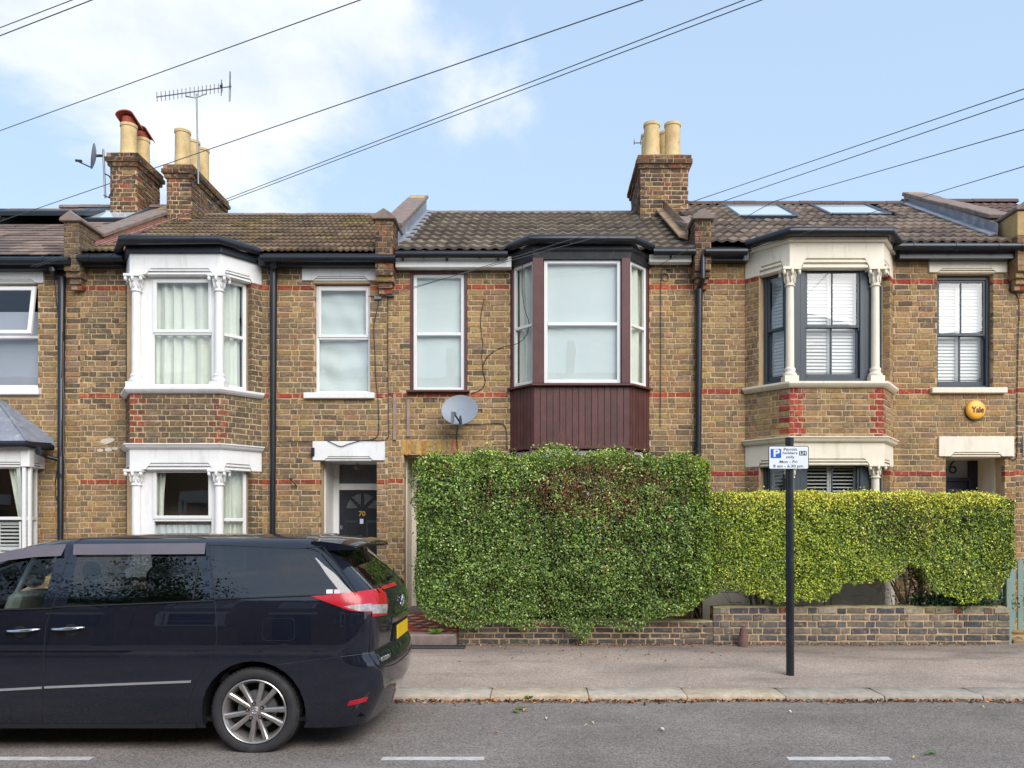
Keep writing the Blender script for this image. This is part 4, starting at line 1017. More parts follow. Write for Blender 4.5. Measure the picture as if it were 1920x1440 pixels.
# ================================================================== house 3 (cream bay, plantation shutters)
def build_h3():
    h = house('terraced_house', 'brick terraced house with cream bay, dark sashes and white shutters, behind yellow hedge', (XP['d']+XP['e'])/2)
    zr, ch = Z(533), .0858; bands = (0, -20, -35)
    def win(h, st, P, a, z, wt):
        if st == 0: sash_window(h, P, a[0], a[1], z(713), z(496), z(608), d=-.115, box=.075, leaves=2, open_=1.22)
        else: sash_window(h, P, a[0], a[1], z(1072), z(863), z(968), d=-.115, box=.075, leaves=2, open_=.25)
    def side(h, st, P, d, z, wt):
        if st == 0: sash_window(h, P, d[0], d[1], z(713), z(496), z(608), d=-.117, box=.045, bars=0, leaves=1, open_=1.22)
        else: sash_window(h, P, d[0], d[1], z(1072), z(863), z(968), d=-.117, box=.045, bars=0, leaves=1, open_=.25)
    C = dict(x=(X(1397), X(1481, -.6), X(1657, -.6), X(1675), -.6), mat='cream', pal=STOCK, quoin=CRIMSON, zr=zr, ch=ch, bands=bands,
             gut=440, fas=(446, 454), fasmat='cream', fr1=453, fr1b=484, cap1=501, sill1=716, brick=(726, 819), cor2=(819, 830), fr2=830, fr2b=860, cap2=871, sill2=1074,
             win1=0, win2=0, fwin=(1505, 1628), cwL=(1424, 1467), colpx=(1481, 1641), colr=.062, capw=.27, capb=(533, 894), baset=(688, 1048), windows=win, side=side, jamb='slate_paint')
    rec, bk = bay(h, C)
    holes = [(C['x'][0], C['x'][3], GZ-.2, 7), (X(1757.7), X(1862), Z(727), Z(514)), (X(1774), X(1884), GZ-.2, Z(856))]
    covers = [(X(1741), X(1886.5), Z(512), Z(487)), (X(1744), X(1885), Z(738), Z(727)), (X(1759), X(1900), Z(856), Z(818))]
    facade(h, XP['d'], XP['e'], Z(472), holes, covers, zr, ch, banded(STOCK, STOCK, CRIMSON, bands), rec, bk)
    w = bk.build('wall', 'mortar', h); finish_bricks(rec, w)
    # rendered plinth and lower sill of the bay (seen under the hedge)
    x_ = C['x']; band(h, [(x_[0], 0), (x_[1], x_[4]), (x_[2], x_[4]), (x_[3], 0)], [(-.05, GZ-.05), (.02, GZ-.05), (.02, Z(1088, -.6)), (-.05, Z(1088, -.6))], 'cream', 'plinth')
    mb = MB(); mb.box(XP['d']+.05, x_[0]-.005, -.022, -.0, GZ-.05, Z(1088)); mb.build('plinth', 'cream', h)
    sash_window(h, FP, X(1758), X(1861), Z(727), Z(516), Z(624), d=-.1, box=.045, leaves=2, open_=1.22)
    lintel(h, FP, X(1741), X(1886.5), Z(511.5), Z(487), X(1757), X(1866), Z(504), 'cream', -.1, .03, .07)
    mb = MB(); mb.box(X(1744), X(1885), -.07, .1, Z(738), Z(727.5)); mb.build('window_sill', 'cream', h, bevel=.008)
    lintel(h, FP, X(1759), X(1900), Z(856), Z(818.5), X(1781), X(1877), Z(848), 'cream', -.1, .03, .06)
    porch(h, X(1774)+.02, 7.27, Z(856), GZ, 'cream'); y = .8; x0, x1 = X(1774)+.02, 7.27; zz = lambda py: Z(py, y)
    mb = MB(); mb.box(x0, x0+.09, y-.06, y+.04, GZ, zz(853)); mb.box(x1-.14, x1, y-.06, y+.04, GZ, zz(853)); mb.box(x0+.09, x1-.14, y-.06, y+.04, zz(903), zz(896)); mb.box(x0+.09, x1-.14, y-.06, y+.04, zz(860), zz(850))
    fr = mb.build('door_frame', 'navy', h, bevel=.006)
    mb = MB(); mb.box(x0+.09, x1-.14, y, y+.01, zz(896), zz(860)); fl = mb.build('fanlight', 'greyblind', fr)
    text('66', .33, ((x0+x1)/2-.03, y-.003, zz(877)), fl, 'signblack', 'house_number', .001, .0)
    mb = MB(); mb.box(x0+.092, x1-.142, y-.02, y+.03, .44, zz(903)); d = mb.build('door', 'navy', h)
    for i in range(2):
        mb = MB(); mb.box(x0+.16+i*.34, x0+.42+i*.34, y-.036, y-.021, 1.5, 2.3); mb.build('door_panel', 'navy', d, bevel=.012)
    mb = MB(); mb.box(X(1776, y), X(1801, y), y-.028, y-.022, 1.9, zz(917)); mb.build('door_glass', 'doorglass', d)
    threshold(h, x0, x1, .42)
    # roof
    rp = RP['3']; x0, x1 = XP['d']+.14, XP['e']-.2; rf = shell(h, XP['d'], XP['e'], Z(464), rp)
    hs = [skylight(rf, rp, (1352, 1500), (389, 411)), skylight(rf, rp, (1512, 1671), (387, 407))]
    cols = [lin(124, 110, 100), lin(110, 98, 90), lin(138, 122, 110), lin(96, 85, 78), lin(118, 103, 92)]
    tiles(rp, rf, x0, x1, .33, .365, .028, .036, cols, mat='tile', rolls=2, holes=hs)
    ridge(rf, rp, x0-.1, x1, .43, .13, 'ridge', .02)
    zg = Z(462, -.27); gutter(h, [(X(1673, -.27), -.27), (X(1912, -.27), -.27)], zg); gutter(h, [(X(1322, -.27), -.27), (X(1401, -.27), -.27)], Z(472, -.27))
    mb = MB(); mb.box(C['x'][3]+.02, X(1905, -.17), -.17, -.008, Z(485, -.17), Z(461, -.17)); mb.box(X(1324, -.17), C['x'][0]+.02, -.17, -.008, Z(489, -.17), Z(466, -.17)); mb.build('fascia', 'black', h, bevel=.006)
    parapet(h, XP['d']-.14, XP['d']+.13, rp, Z(428, .4), Z(375, 2.6), (X(1297), X(1328)), (Z(506, -.24), Z(412, -.24)), 'mortar_dark', CHIM, flash=(-1, 'mortar_dark'), limit=60)
    # cast-iron style downpipe on the party line
    downpipe(h, [(X(1318, -.22), -.22, Z(478, -.22)), (X(1318, -.28), -.28, Z(492, -.28)), (X(1318, -.28), -.28, Z(520, -.28)), (X(1311, -.07), -.07, Z(545)), (X(1307.5, -.07), -.07, GZ)], .036)
    return h
# ================================================================== house 0 (left edge) and house 4 (right edge)
def build_h0():
    h = house('terraced_house', 'terraced house cut by the left edge, with tilted open window and lead bay roof', (XP['a']+XP['b'])/2)
    zr, ch = Z(546), .0842; rec = []; bk = MB()
    x1w = X(70.5); x0w = X(-120); bx = X(84)
    holes = [(x0w, x1w, Z(728), Z(533)), (XP['a']+.3, X(67), GZ-.2, Z(840))]
    covers = [(X(-140), X(83), Z(532), Z(503)), (X(-140), X(77), Z(742), Z(728)), (XP['a'], X(4), Z(875), Z(757))]+[(X(4)+(X(102)-X(4))*i/9-.001, min(bx+.2, X(4)+(X(102)-X(4))*(i+1)/9+.001), Z(875 if i < 7 else 842), Z(757)+(Z(832)-Z(757))*(i+.6)/9) for i in range(9)]
    facade(h, XP['a'], XP['b'], Z(482), holes, covers, zr, ch, banded(STOCK, SOOT, REDS, ()), rec, bk)
    w = bk.build('wall', 'mortar', h); finish_bricks(rec, w)
    # window: open top-hung sash over a fixed pane with a grey blind
    mb = MB(); rim(mb, FP, x0w, x1w, Z(728), Z(533), .03, -.12, -.06, .06); mb.pbox(FP, x0w, x1w, -.12, -.06, Z(633), Z(628)); f = mb.build('window', 'upvc', h, bevel=.004)
    Pt = Pan((0, -.1), (1, -.1)); mb = MB(); zt, zb = Z(537, -.05), Z(627, -.12); yt, yb = -.03, -.15
    def q(x, t, dd): return (x, yt+(yb-yt)*t+dd, zt+(zb-zt)*t)
    def bar(xa, xb, t0, t1): mb.hexa([q(xa, t1, -.02), q(xb, t1, -.02), q(xb, t1, .03), q(xa, t1, .03)], [q(xa, t0, -.02), q(xb, t0, -.02), q(xb, t0, .03), q(xa, t0, .03)])
    xa, xb = x0w+.02, x1w-.005; s = .06
    bar(xa, xa+s, 0, 1); bar(xb-s, xb, 0, 1); bar(xa+s, xb-s, 0, .08); bar(xa+s, xb-s, .92, 1); sa = mb.build('opening_sash', 'upvc', f, bevel=.006)
    mb = MB(); bar(xa+s, xb-s, .08, .92); mb.v = [(a, b, c) for a, b, c in mb.v]
    mb = MB(); mb.add([q(xa+s, .92, 0), q(xb-s, .92, 0), q(xb-s, .08, 0), q(xa+s, .08, 0)], [(0, 1, 2, 3)]); mb.build('pane', 'glass', sa)
    pane(FP, x0w+.03, x1w-.03, Z(722), Z(633), -.08, f)
    curtain(FP, x0w, x1w, Z(727), Z(580), -.16, f, mat='greyblind', folds=1, amp=.004, name='roller_blind')
    lintel(h, FP, X(-140), X(83), Z(531), Z(503.5), X(-120), X(68), Z(524), 'white', -.1, .03, .07)
    mb = MB(); mb.box(X(-140), X(77), -.07, .1, Z(741), Z(728)); mb.build('window_sill', 'white', h, bevel=.008)
    # ground-floor bay: lead roof, gutter, frieze, window
    Yb = -.55; bl = X(-300); P = [(X(60, Yb), Yb), (X(98), 0)]
    xr, xr0 = X(55, Yb)-.0, X(84); PF = Pan((bl, Yb), (xr, Yb)); PR = Pan((xr, Yb), (xr0, 0)); path = [(bl-.4, 0), (bl, Yb), (xr, Yb), (xr0, 0)]
    zb_ = lambda py: Z(py, Yb)
    mb = MB(); zt_, ze = Z(757), Z(832, 0); mb.add([(bl, Yb-.12, zb_(829)), (xr+.05, Yb-.12, zb_(829)), (xr0+.12, -.008, Z(831)), (X(2), -.008, Z(757)), (bl, -.008, Z(757))], [(0, 1, 3, 4), (1, 2, 3)])
    mb.add([(bl, Yb-.12, zb_(829)-.04), (xr+.05, Yb-.12, zb_(829)-.04), (xr0+.12, -.008, Z(831)-.04), (bl, -.008, Z(831)-.04)], [(3, 2, 1, 0)])
    mb.tube([(xr+.05, Yb-.12, zb_(829)+.01), (X(2), -.02, Z(757)+.01)], .02, 6)
    rl = mb.build('bay_roof', 'lead', h)
    for i in range(9):                                       # stepped flashing cut into the brick courses
        a, b = X(4)+(X(102)-X(4))*i/9, X(4)+(X(102)-X(4))*(i+1)/9; za, zb2 = Z(757)+(Z(832)-Z(757))*i/9, Z(757)+(Z(832)-Z(757))*(i+1)/9
        mb = MB(); mb.pprism(FP, [(a-.02, za-.12), (b, zb2-.06), (b, zb2+.005), (b-.01, zb2+.085), (a-.02, za+.06)], .002, .008+.0012*(i % 2)); mb.build('flashing_step', 'lead', rl)
    gutter(h, [(bl, Yb-.12), (xr+.04, Yb-.12), (X(97, -.1), -.1)], zb_(834), .05)
    for Pn, u0, u1, a, b in ((PF, 0, PF.len, PF.len-.9, PF.len-.1), (PR, 0, PR.len, .1, PR.len-.14)): lintel(h, Pn, u0, u1, zb_(875), zb_(838), a, b, zb_(866), 'white', -.12, .0, .05, name='frieze')
    bk2 = MB()
    for Pn in (PF, PR): backing(bk2, Pn, 0, Pn.len, GZ, zb_(1090), [], db=-.1)
    bk2.build('bay_wall', 'mortar_dark', h)
    for Pn, a, b in ((PF, PF.len-1.3, PF.len-.02), (PR, .02, PR.len-.1)):
        f = upvc(h, Pn, a, b, zb_(1082), zb_(872), zb_(972), d=-.06, w=.05, top_sash=False, fill=None)
        curtain(Pn, b-.42, b-.05, zb_(972), zb_(874), -.17, f, folds=4, gather=-.45)
        shutters(h, Pn, b-.55 if Pn is PF else a+.05, b-.05, zb_(1080), zb_(978), -.14, 1, .4)
    mb = MB(); mb.box(X(66)-.02, X(69), -.02, .1, GZ, Z(866)); mb.build('jamb', 'white', h)
    # eaves and roof
    zg = Z(489, -.27); gutter(h, [(XP['a'], -.27), (X(131, -.27), -.27)], zg, .06); mb = MB(); mb.box(XP['a'], X(132), -.16, -.008, Z(505, -.16), Z(483, -.16)); mb.build('fascia', 'black', h, bevel=.006)
    rp = RP['0']; rf = shell(h, XP['a'], XP['b'], Z(482), rp)
    hs = [skylight(rf, rp, (30, 150), (401, 421), tilt=.16), skylight(rf, rp, (165, 240), (397, 416))]
    cols = [lin(130, 112, 104), lin(118, 104, 98), lin(142, 122, 112), lin(106, 94, 90)]
    tiles(rp, rf, X(-220), XP['b']-.14, .27, .2, .0, .016, cols, mat='tile', flat=True, holes=hs)
    ridge(rf, rp, X(-120), XP['b']+.1, .42, .12, 'coping')
    downpipe(h, [(X(97, -.2), -.2, zg), (X(98, -.2), -.2, Z(505, -.2)), (X(104, -.07), -.07, Z(515)), (X(116, -.07), -.07, Z(522)), (X(112, -.07), -.07, GZ)], .037)
    downpipe(h, [(X(74, Yb), Yb-.03, zb_(838)), (X(75, Yb), Yb-.03, zb_(848)), (X(85, -.2), -.2, Z(855, -.2)), (X(113, -.07), -.07, Z(864))], .03, collars=False, name='drain_branch')
    mb = MB(); mb.box(X(207, 2.7)+.0, X(256, 2.7), 2.7, 3.6, 7.4, 7.5)
    chimney(h, X(206, 2.7), X(256, 2.7), 2.7, 3.65, 7.2, Z(288, 2.7), [(X(241.5, 2.95), 2.95, .15, Z(235, 2.95), 'cowl'), (X(267, 3.4), 3.4, .14, Z(262, 3.4), 'cowl')])
    return h
def build_h4():
    h = house('terraced_house', 'brick terraced house just inside the right edge, beyond the rendered parapet', (XP['e']+XP['f'])/2)
    zr, ch = Z(531), .0858; rec = []; bk = MB()
    holes = []; covers = [(X(1917.5), X(2060), Z(855), Z(817))]
    facade(h, XP['e'], XP['f'], Z(470), [(X(1936), X(2050), GZ-.2, Z(855))], covers, zr, ch, banded(STOCK, STOCK, REDS, (0, -20, -35)), rec, bk)
    w = bk.build('wall', 'mortar', h); finish_bricks(rec, w, limit=120)
    lintel(h, FP, X(1917.5), X(2060), Z(855), Z(817), X(1940), X(2040), Z(848), 'white', -.1, .03, .06)
    mb = MB(); mb.box(X(1936), X(2050), .5, .55, GZ, Z(850)); mb.build('door', 'navy', h)
    rp = RP['4']; rf = shell(h, XP['e'], XP['f'], Z(462), rp)
    tiles(rp, rf, XP['e']+.2, XP['f'], .33, .365, .026, .026, [lin(120, 98, 90), lin(110, 90, 82)], mat='tile', rolls=2)
    ridge(rf, rp, XP['e']-.3, XP['f'], .43, .13, 'ridge', .03)
    gutter(h, [(X(1913, -.27), -.27), (XP['f'], -.27)], Z(462, -.27))
    parapet(h, XP['e']-.2, XP['e']+.12, rp, Z(412, .4), Z(361, 3.25), (X(1891), X(1925)), (Z(508, -.24), Z(395, -.24)), 'render', STOCK, flash=(-1, 'lead'), render_face=False, limit=40)
    # the pier above the eaves is rendered
    mb = MB(); mb.box(X(1891)-.012, X(1925)+.012, -.252, .4, Z(442, -.25), Z(395, -.25)-.002); mb.build('pier_render', 'render', h, bevel=.01)
    return h
H1 = build_h1(); H2 = build_h2(); H3 = build_h3(); H0 = build_h0(); H4 = build_h4()
# ------------------------------------------------------------------ ground
def structure(o): o['kind'] = 'structure'; return o
YK = -4.52                                                  # kerb face
def road_detail():
    m = MT['asphalt']; nt = m.node_tree; N = nt.nodes; L = nt.links; b = N['Principled BSDF']
    src = b.inputs['Base Color'].links[0].from_socket
    geo = N.new('ShaderNodeNewGeometry')
    v = N.new('ShaderNodeTexVoronoi'); v.inputs['Scale'].default_value = 95; L.new(geo.outputs['Position'], v.inputs['Vector'])
    mr = N.new('ShaderNodeMapRange'); mr.inputs['From Min'].default_value = .0; mr.inputs['From Max'].default_value = 1; mr.inputs['To Min'].default_value = .62; mr.inputs['To Max'].default_value = 1.5
    sp = N.new('ShaderNodeSeparateColor'); L.new(v.outputs['Color'], sp.inputs[0]); L.new(sp.outputs[0], mr.inputs['Value'])
    mx = N.new('ShaderNodeVectorMath'); mx.operation = 'SCALE'; L.new(src, mx.inputs[0]); L.new(mr.outputs[0], mx.inputs['Scale'])
    # worn pale streaks along the wheel tracks
    mp = N.new('ShaderNodeMapping'); mp.inputs['Scale'].default_value = (.55, 2.2, 1); L.new(geo.outputs['Position'], mp.inputs[0])
    n = N.new('ShaderNodeTexNoise'); n.inputs['Scale'].default_value = 1.1; n.inputs['Detail'].default_value = 7; n.inputs['Roughness'].default_value = .68; L.new(mp.outputs[0], n.inputs['Vector'])
    m2 = N.new('ShaderNodeMapRange'); m2.interpolation_type = 'SMOOTHSTEP'; m2.inputs['From Min'].default_value = .52; m2.inputs['From Max'].default_value = .74; m2.inputs['To Max'].default_value = .6; L.new(n.outputs[0], m2.inputs['Value'])
    mm = N.new('ShaderNodeMix'); mm.data_type = 'RGBA'; L.new(m2.outputs[0], mm.inputs['Factor']); L.new(mx.outputs[0], mm.inputs['A']); mm.inputs['B'].default_value = (.34, .31, .29, 1)
    L.new(mm.outputs['Result'], b.inputs['Base Color'])
    m = MT['pavement']; nt = m.node_tree; N = nt.nodes; L = nt.links; b = N['Principled BSDF']
    src = b.inputs['Base Color'].links[0].from_socket; geo = N.new('ShaderNodeNewGeometry')
    v = N.new('ShaderNodeTexVoronoi'); v.inputs['Scale'].default_value = 110; L.new(geo.outputs['Position'], v.inputs['Vector'])
    sp = N.new('ShaderNodeSeparateColor'); L.new(v.outputs['Color'], sp.inputs[0])
    mr = N.new('ShaderNodeMapRange'); mr.inputs['To Min'].default_value = .66; mr.inputs['To Max'].default_value = 1.36; L.new(sp.outputs[0], mr.inputs['Value'])
    mx = N.new('ShaderNodeVectorMath'); mx.operation = 'SCALE'; L.new(src, mx.inputs[0]); L.new(mr.outputs[0], mx.inputs['Scale'])
    mp = N.new('ShaderNodeMapping'); mp.inputs['Scale'].default_value = (.5, 1.8, 1); L.new(geo.outputs['Position'], mp.inputs[0])
    n = N.new('ShaderNodeTexNoise'); n.inputs['Scale'].default_value = 1.3; n.inputs['Detail'].default_value = 6; n.inputs['Roughness'].default_value = .65; L.new(mp.outputs[0], n.inputs['Vector'])
    m2 = N.new('ShaderNodeMapRange'); m2.interpolation_type = 'SMOOTHSTEP'; m2.inputs['From Min'].default_value = .5; m2.inputs['From Max'].default_value = .7; m2.inputs['To Max'].default_value = .5; L.new(n.outputs[0], m2.inputs['Value'])
    mm = N.new('ShaderNodeMix'); mm.data_type = 'RGBA'; L.new(m2.outputs[0], mm.inputs['Factor']); L.new(mx.outputs[0], mm.inputs['A']); mm.inputs['B'].default_value = (.15, .125, .105, 1)
    
    # dirt washed up against the garden walls
    sy = N.new('ShaderNodeSeparateXYZ'); L.new(geo.outputs['Position'], sy.inputs[0])
    m3 = N.new('ShaderNodeMapRange'); m3.interpolation_type = 'SMOOTHSTEP'; m3.inputs['From Min'].default_value = -2.75; m3.inputs['From Max'].default_value = -1.85; L.new(sy.outputs[1], m3.inputs['Value'])
    m4 = N.new('ShaderNodeMath'); m4.operation = 'MULTIPLY'; L.new(m3.outputs[0], m4.inputs[0]); L.new(n.outputs[0], m4.inputs[1])
    m5 = N.new('ShaderNodeMix'); m5.data_type = 'RGBA'; L.new(m4.outputs[0], m5.inputs['Factor']); L.new(mm.outputs['Result'], m5.inputs['A']); m5.inputs['B'].default_value = (.075, .06, .048, 1)
    L.new(m5.outputs['Result'], b.inputs['Base Color'])
road_detail()
mb = MB(); mb.add([(-400, -400, -.05), (400, -400, -.05), (400, 400, -.05), (-400, 400, -.05)], [(0, 1, 2, 3)]); structure(mb.build('ground', 'soil'))
def strip(name, mat, x0, x1, pts, nx=60):
    mb = MB(); n = len(pts)
    for i in range(n-1):
        (ya, za), (yb, zb) = pts[i], pts[i+1]; mb.add([(x0, ya, za), (x1, ya, za), (x1, yb, zb), (x0, yb, zb)], [(0, 1, 2, 3)])
    return structure(mb.build(name, mat))
strip('road', 'asphalt', -90, 90, [(-11.9, 0), (-8.2, .03), (YK+.05, 0)])
def pz(y): return .055+(y+4.1)/(2.35)*.105 if y > -4.1 else .055   # pavement surface height
strip('pavement', 'pavement', -90, 90, [(-4.13, .051), (-3.4, pz(-3.4)), (-2.4, pz(-2.4)), (-1.7, pz(-1.7))])
strip('far_pavement', 'pavement', -90, 90, [(-14.2, .1), (-12.15, .06)])
strip('front_gardens', 'soil', -90, 90, [(-1.72, pz(-1.72)-.01), (-1.5, GZ-.02), (7.5, GZ-.02)])
def kerb(y0, y1, name, x0, x1, L=.985, zk=.055, parts=True):
    mb = MB(); mb.box(-90, 90, min(y0, y1)+.02, max(y0, y1)-.02, -.04, zk-.02); k = structure(mb.build(name, 'mortar_dark'))
    x = x0; vars_ = []
    ms = []
    for c in [lin(182, 170, 154), lin(190, 176, 158), lin(172, 160, 146), lin(192, 174, 150)]:
        m = MB(); w = abs(y1-y0); n = 10
        prof = [(-w/2, -.05), (-w/2, zk-.018), (-w/2+.007, zk-.006), (-w/2+.02, zk), (w/2-.01, zk+.003), (w/2, zk-.006), (w/2, -.05)]
        vs = []
        for i in range(n+1):
            t = -L/2+.006+(L-.012)*i/n; e = .01 if i in (0, n) else 0
            for a, b in prof: vs.append((t, a+(RD.uniform(-.006, .006) if b > 0 and a < 0 else 0)+(e if a < 0 else 0), b+(RD.uniform(-.004, .004)-e if b > 0 else 0)))
        q = len(prof); m.add(vs, [(i*q+j, i*q+(j+1) % q, (i+1)*q+(j+1) % q, (i+1)*q+j) for i in range(n) for j in range(q)]+[tuple(range(q-1, -1, -1)), tuple(n*q+j for j in range(q))], c)
        o = m.build('kerb_stone', 'kerb', None, tint=True, smooth=True, angle=50); ms.append(o.data); bpy.data.objects.remove(o)
    i = 0
    while x < x1:
        link_copy(ms[RD.randrange(4)], 'kerb_stone', k, (x+L/2, (y0+y1)/2, RD.uniform(-.003, .003)), PI if y0 > y1 else 0); x += L; i += 1
    return k
kerb(YK, -4.13, 'kerb', X(919, YK)-12*.985, 9)
kerb(-11.8, -12.15, 'far_kerb', -6, 6)
# parking-bay dashes
for a, b in ((-30, 172), (716, 908), (1477, 1670)):
    mb = MB(); y = -6.553
    n = 24; x0, x1 = X(a, y), X(b, y); vs = []
    for i in range(n+1):
        x = x0+(x1-x0)*i/n; vs += [(x, y-.042+RD.uniform(-.004, .004), .0175), (x, y+.042+RD.uniform(-.004, .004), .0175)]
    mb.add(vs, [(2*i, 2*i+2, 2*i+3, 2*i+1) for i in range(n)]); structure(mb.build('road_marking', 'paint_line'))
# ------------------------------------------------------------------ path of red, black and buff tiles to the middle door, with its step
def path_tiles():
    x0, x1 = X(757)-.03, X(872, -1.7)+.05; y0, y1 = -1.75, -.02; za, zb = .31, .385
    mb = MB(); mb.hexa([(x0, y0, .1), (x1, y0, .1), (x1, y1, .1), (x0, y1, .1)], [(x0, y0, za-.008), (x1, y0, za-.008), (x1, y1, zb-.008), (x0, y1, zb-.008)])
    p = structure(mb.build('garden_path', 'mortar_dark'))
    pal = [lin(176, 84, 62), lin(60, 58, 66), lin(210, 180, 136), lin(168, 74, 56)]; ms = []
    s = .125
    for c in pal:
        m = MB(); h = s/2-.004; m.hexa([(-h, 0, -.02), (0, -h, -.02), (h, 0, -.02), (0, h, -.02)], [(-h, 0, 0), (0, -h, 0), (h, 0, 0), (0, h, 0)], c)
        o = m.build('path_tile', 'ptile', None, tint=True); ms.append(o.data); bpy.data.objects.remove(o)
    r = 0; y = y0+.03; i = 0
    while y < y1-.03:
        x = x0+s/2+(s/2 if r % 2 else 0); c = 0
        while x < x1-s/2+.001:
            k = (r+2*c+(r//2)) % 4 if (c+r) % 3 else 3
            link_copy(ms[[0, 1, 2, 3][k]], 'path_tile', p, (x, y, za+(zb-za)*(y-y0)/(y1-y0)+RD.uniform(-.002, .002))); x += s; c += 1
        y += s/2; r += 1
    mb = MB(); mb.box(x0-.05, X(856, -1.9), -2.0, -1.755, .05, .315); o = structure(mb.build('path_step', 'coping', bevel=.02))
    mb = MB(); mb.hexa([(x0-.3, -2.12, .1), (X(872, -2.1), -2.12, .1), (X(872, -2.1), -2.0, .1), (x0-.3, -2.0, .1)], [(x0-.3, -2.12, .17), (X(872, -2.1), -2.12, .17), (X(872, -2.1), -2.0, .185), (x0-.3, -2.0, .185)]); structure(mb.build('path_edging', 'iron', bevel=.01))
path_tiles()
mb = MB(); mb.box(X(1897, -1.7), 9.5, -1.75, .6, .1, .2); pth = structure(mb.build('side_path', 'mortar_dark'))
for i in range(14):
    for k in range(4):
        mb = MB(); xx = X(1897, -1.7)+.02+k*.42+(.2 if i % 2 else 0); yy = -1.74+i*.16; mb.box(xx, xx+.4, yy, yy+.15, .18, .208+RD.uniform(-.003, .003)); mb.build('paving_slab', 'render', pth, bevel=.006)
# ------------------------------------------------------------------ garden walls
def garden_wall(label, x0, x1, zt, zb, pal, top_pal, seed, rows, y=-1.8, th=.22):
    o = thing('garden_wall', label, 'garden wall', ((x0+x1)/2, y+th/2, zb), 'low garden walls along the pavement')
    P = Pan((x0, y), (x1, y)); ch = (zt-zb)/rows
    bk = MB(); bk.box(x0, x1, y+.012, y+th, zb-.08, zt-.012); bk.build('wall_core', 'mortar_wall', o)
    rec = []; lay(P, 0, P.len, zb, zt-.004, [], zb, ch, lambda k, u, z, st: pick(top_pal if k == rows-1 else pal), rec, ls=.24, lh=.112, j=.02, proud=.0)
    rec = [(a, b, c, d, e, f, g, h_+RD.uniform(-.006, .004)) for a, b, c, d, e, f, g, h_ in rec]
    for xx, s in ((x0, -1), (x1, 1)):
        Q = Pan((x0, y+th), (x0, y)) if s < 0 else Pan((x1, y), (x1, y+th)); lay(Q, 0, Q.len, zb, zt, [], zb, ch, lambda k, u, z, st: pick(pal), rec, j=.017)
    finish_bricks(rec, o, hide=False)
    mb = MB(); n = 40; vs = []
    for i in range(n+1):
        x = x0+(x1-x0)*i/n; j = RD.uniform(-.008, .008)
        vs += [(x, y+.004+RD.uniform(0, .01), zt-.02), (x, y+.02+RD.uniform(0, .02), zt+.012+j), (x, y+th-.03, zt+.014+j), (x, y+th, zt-.02)]
    mb.add(vs, [(4*i+k, 4*i+4+k, 4*i+5+k, 4*i+1+k) for i in range(n) for k in range(3)]); mb.build('mortar_topping', 'flaunch', o, smooth=True)
    return o
TOPP = [(lin(84, 84, 90), 3), (lin(150, 140, 122), 1.5), (lin(140, 76, 60), 1.2), (lin(110, 98, 84), 2)]
garden_wall('low dark brick garden wall half buried under the tall green hedge', X(860, -1.8), X(1338, -1.8)-.01, Z(1166, -1.8), Z(1208, -1.8), BROWNS+BLUES[:2], BROWNS, 1, 4)
garden_wall('low blue-grey brick garden wall with thick mortar under the yellow hedge', X(1338, -1.8), X(1893, -1.8), Z(1139, -1.8), Z(1215, -1.8), BLUES, TOPP, 2, 6)
MT['stubclay'] = pm('dull_red_clay', lin(112, 84, 76), .9, .3, 14, .3, 60)
# small clay stub against the wall and painted gate post with the open picket gate
o = MB(); o.lathe([(.1, 0), (.1, .06), (.085, .12), (.07, .2), (.055, .26), (.06, .28), (.03, .3)], (0, 0, 0), n=14)
stub = o.build('clay_stub', 'stubclay', smooth=True, angle=40); stub.location = (X(1394, -1.95), -1.93, pz(-1.93)); stub.scale = (.72, .72, .84); tag(stub, 'small rusty red stub standing against the foot of the garden wall', 'stub')
g = thing('garden_gate', 'sage green picket gate and its post at the end of the garden wall', 'gate', (X(1892, -1.75), -1.75, .15))
mb = MB(); mb.box(X(1886, -1.8)+.02, X(1899, -1.8), -1.78, -1.68, .1, Z(1085, -1.8)); mb.build('gate_post', 'gate', g, bevel=.008)
for i in range(6):
    x = X(1907, -1.7)+.02+i*.115; mb = MB(); zt = Z(1046, -1.3)-.0; y = -1.3
    mb.pprism(Pan((0, y), (1, y)), [(x, .28), (x+.075, .28), (x+.075, zt-.05), (x+.0375, zt), (x, zt-.05)], -.02, 0); mb.build('picket', 'gate', g, bevel=.004)
for zz_ in (.45, 1.0):
    mb = MB(); mb.box(X(1903, -1.3), X(1907, -1.7)+.75, -1.28, -1.25, zz_, zz_+.08); mb.build('gate_rail', 'gate', g, bevel=.004)
